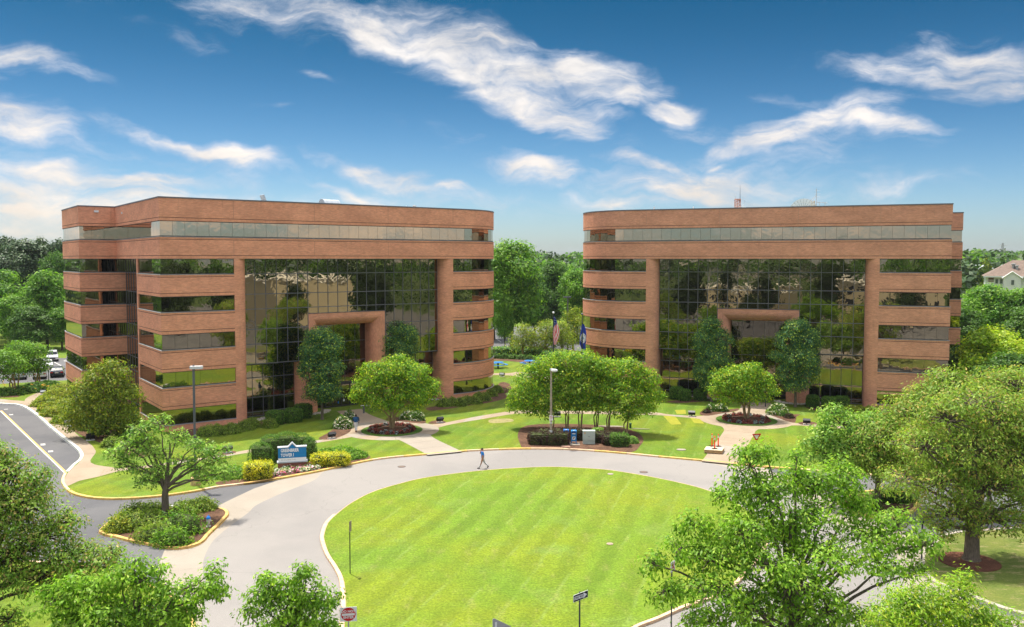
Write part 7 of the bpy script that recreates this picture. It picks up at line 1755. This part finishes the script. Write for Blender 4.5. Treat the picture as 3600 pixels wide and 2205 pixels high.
Yp = 520; p = AT(3524, 900, Yp); pt_ = thing('power_pylon', 'lattice power pylon rising over the far woods at the right', 'pylon', (p.x, Yp, 0)); z1 = AT(3524, 855, Yp).z; zw = AT(3524, 893, Yp).z; zb = AT(3524, 935, Yp).z
mb = MB(); W0 = 12*Yp/FPX*.5*2
for sx in (-1, 1):
    for sy in (-1, 1): mb.tube([(sx*W0*1.3, sy*W0*1.3, 0), (sx*W0*.35, sy*W0*.35, zw), (sx*.25, sy*.25, z1)], .16, 4)
mb.build('legs', gv, pt_); mb = MB()
for k in range(10):
    za, zc = zw*k/10, zw*(k+1)/10; wa = W0*(1.3-.95*k/10); wb_ = W0*(1.3-.95*(k+1)/10)
    for sy in (-1, 1): mb.tube([(-wa, sy*wa, za), (wb_, sy*wb_, zc)], .09, 3); mb.tube([(wa, sy*wa, za), (-wb_, sy*wb_, zc)], .09, 3)
mb.build('bracing', gv, pt_); mb = MB()
for z, a in ((zw, 4.2), (zw+(z1-zw)*.45, 3.4), (zw+(z1-zw)*.8, 2.6)): mb.tube([(-a, 0, z), (a, 0, z)], .12, 4)
mb.build('cross_arms', gv, pt_)
# ---- buildings across the road behind the viewpoint (seen only in the mirror glass)
beige = P_('beige render wall', (.72, .62, .42), .85); wr = P_('white roof edge', (.82, .78, .7), .8)
def back_building(label, loc, rz, L, Wd, H, windows):
    t = thing('commercial_building', label, 'building', loc, rz); MB().box((0, 0, H/2), (L, Wd, H)).build('wall', beige, t); MB().box((0, 0, H+.25), (L+.6, Wd+.6, .5)).build('roof', wr, t)
    for k in range(int(L/3.2)) if windows else ():
        for z in (2.2, 6.0, 9.5):
            if z < H-1.5:
                for s in (-1, 1):
                    f = MB().box((-L/2+2+k*3.2, s*Wd/2, z), (1.8, .12, 1.9)).build('window', MT['dkgrey'], t)
    for k in range(4): MB().box((-L/3+k*L/5, 0, H+1.1), (2.4, 2.0, 1.3)).build('roof_unit', MT['galv'], t)
back_building('long beige hall with a white roof edge across the road behind the viewpoint', (108, 12, 0), R(-52), 44, 22, 12.5, False)
back_building('beige block with rows of dark windows across the road behind the viewpoint', (2, -52, 0), R(-14), 30, 16, 11.5, True)
back_building('lower beige block with windows behind the viewpoint, farther left', (-48, -62, 0), R(12), 34, 16, 8.5, True)
# ================================================================== HAZE
hm = bpy.data.materials.new('haze air'); hm.use_nodes = True; ht = NT(hm.node_tree); ht.n.clear()
ho = ht.add('ShaderNodeOutputMaterial'); hv = ht.add('ShaderNodeVolumePrincipled'); hv.inputs['Density'].default_value = .00007; hv.inputs['Color'].default_value = (.86, .92, 1, 1); hv.inputs['Anisotropy'].default_value = .2
ht.link(hv.outputs[0], ho.inputs['Volume'])
hz_ = MB().prism([(-1600, -700), (1600, -700), (1600, 2500), (-1600, 2500)], -2.2, 45).build('haze', hm, kind='stuff')
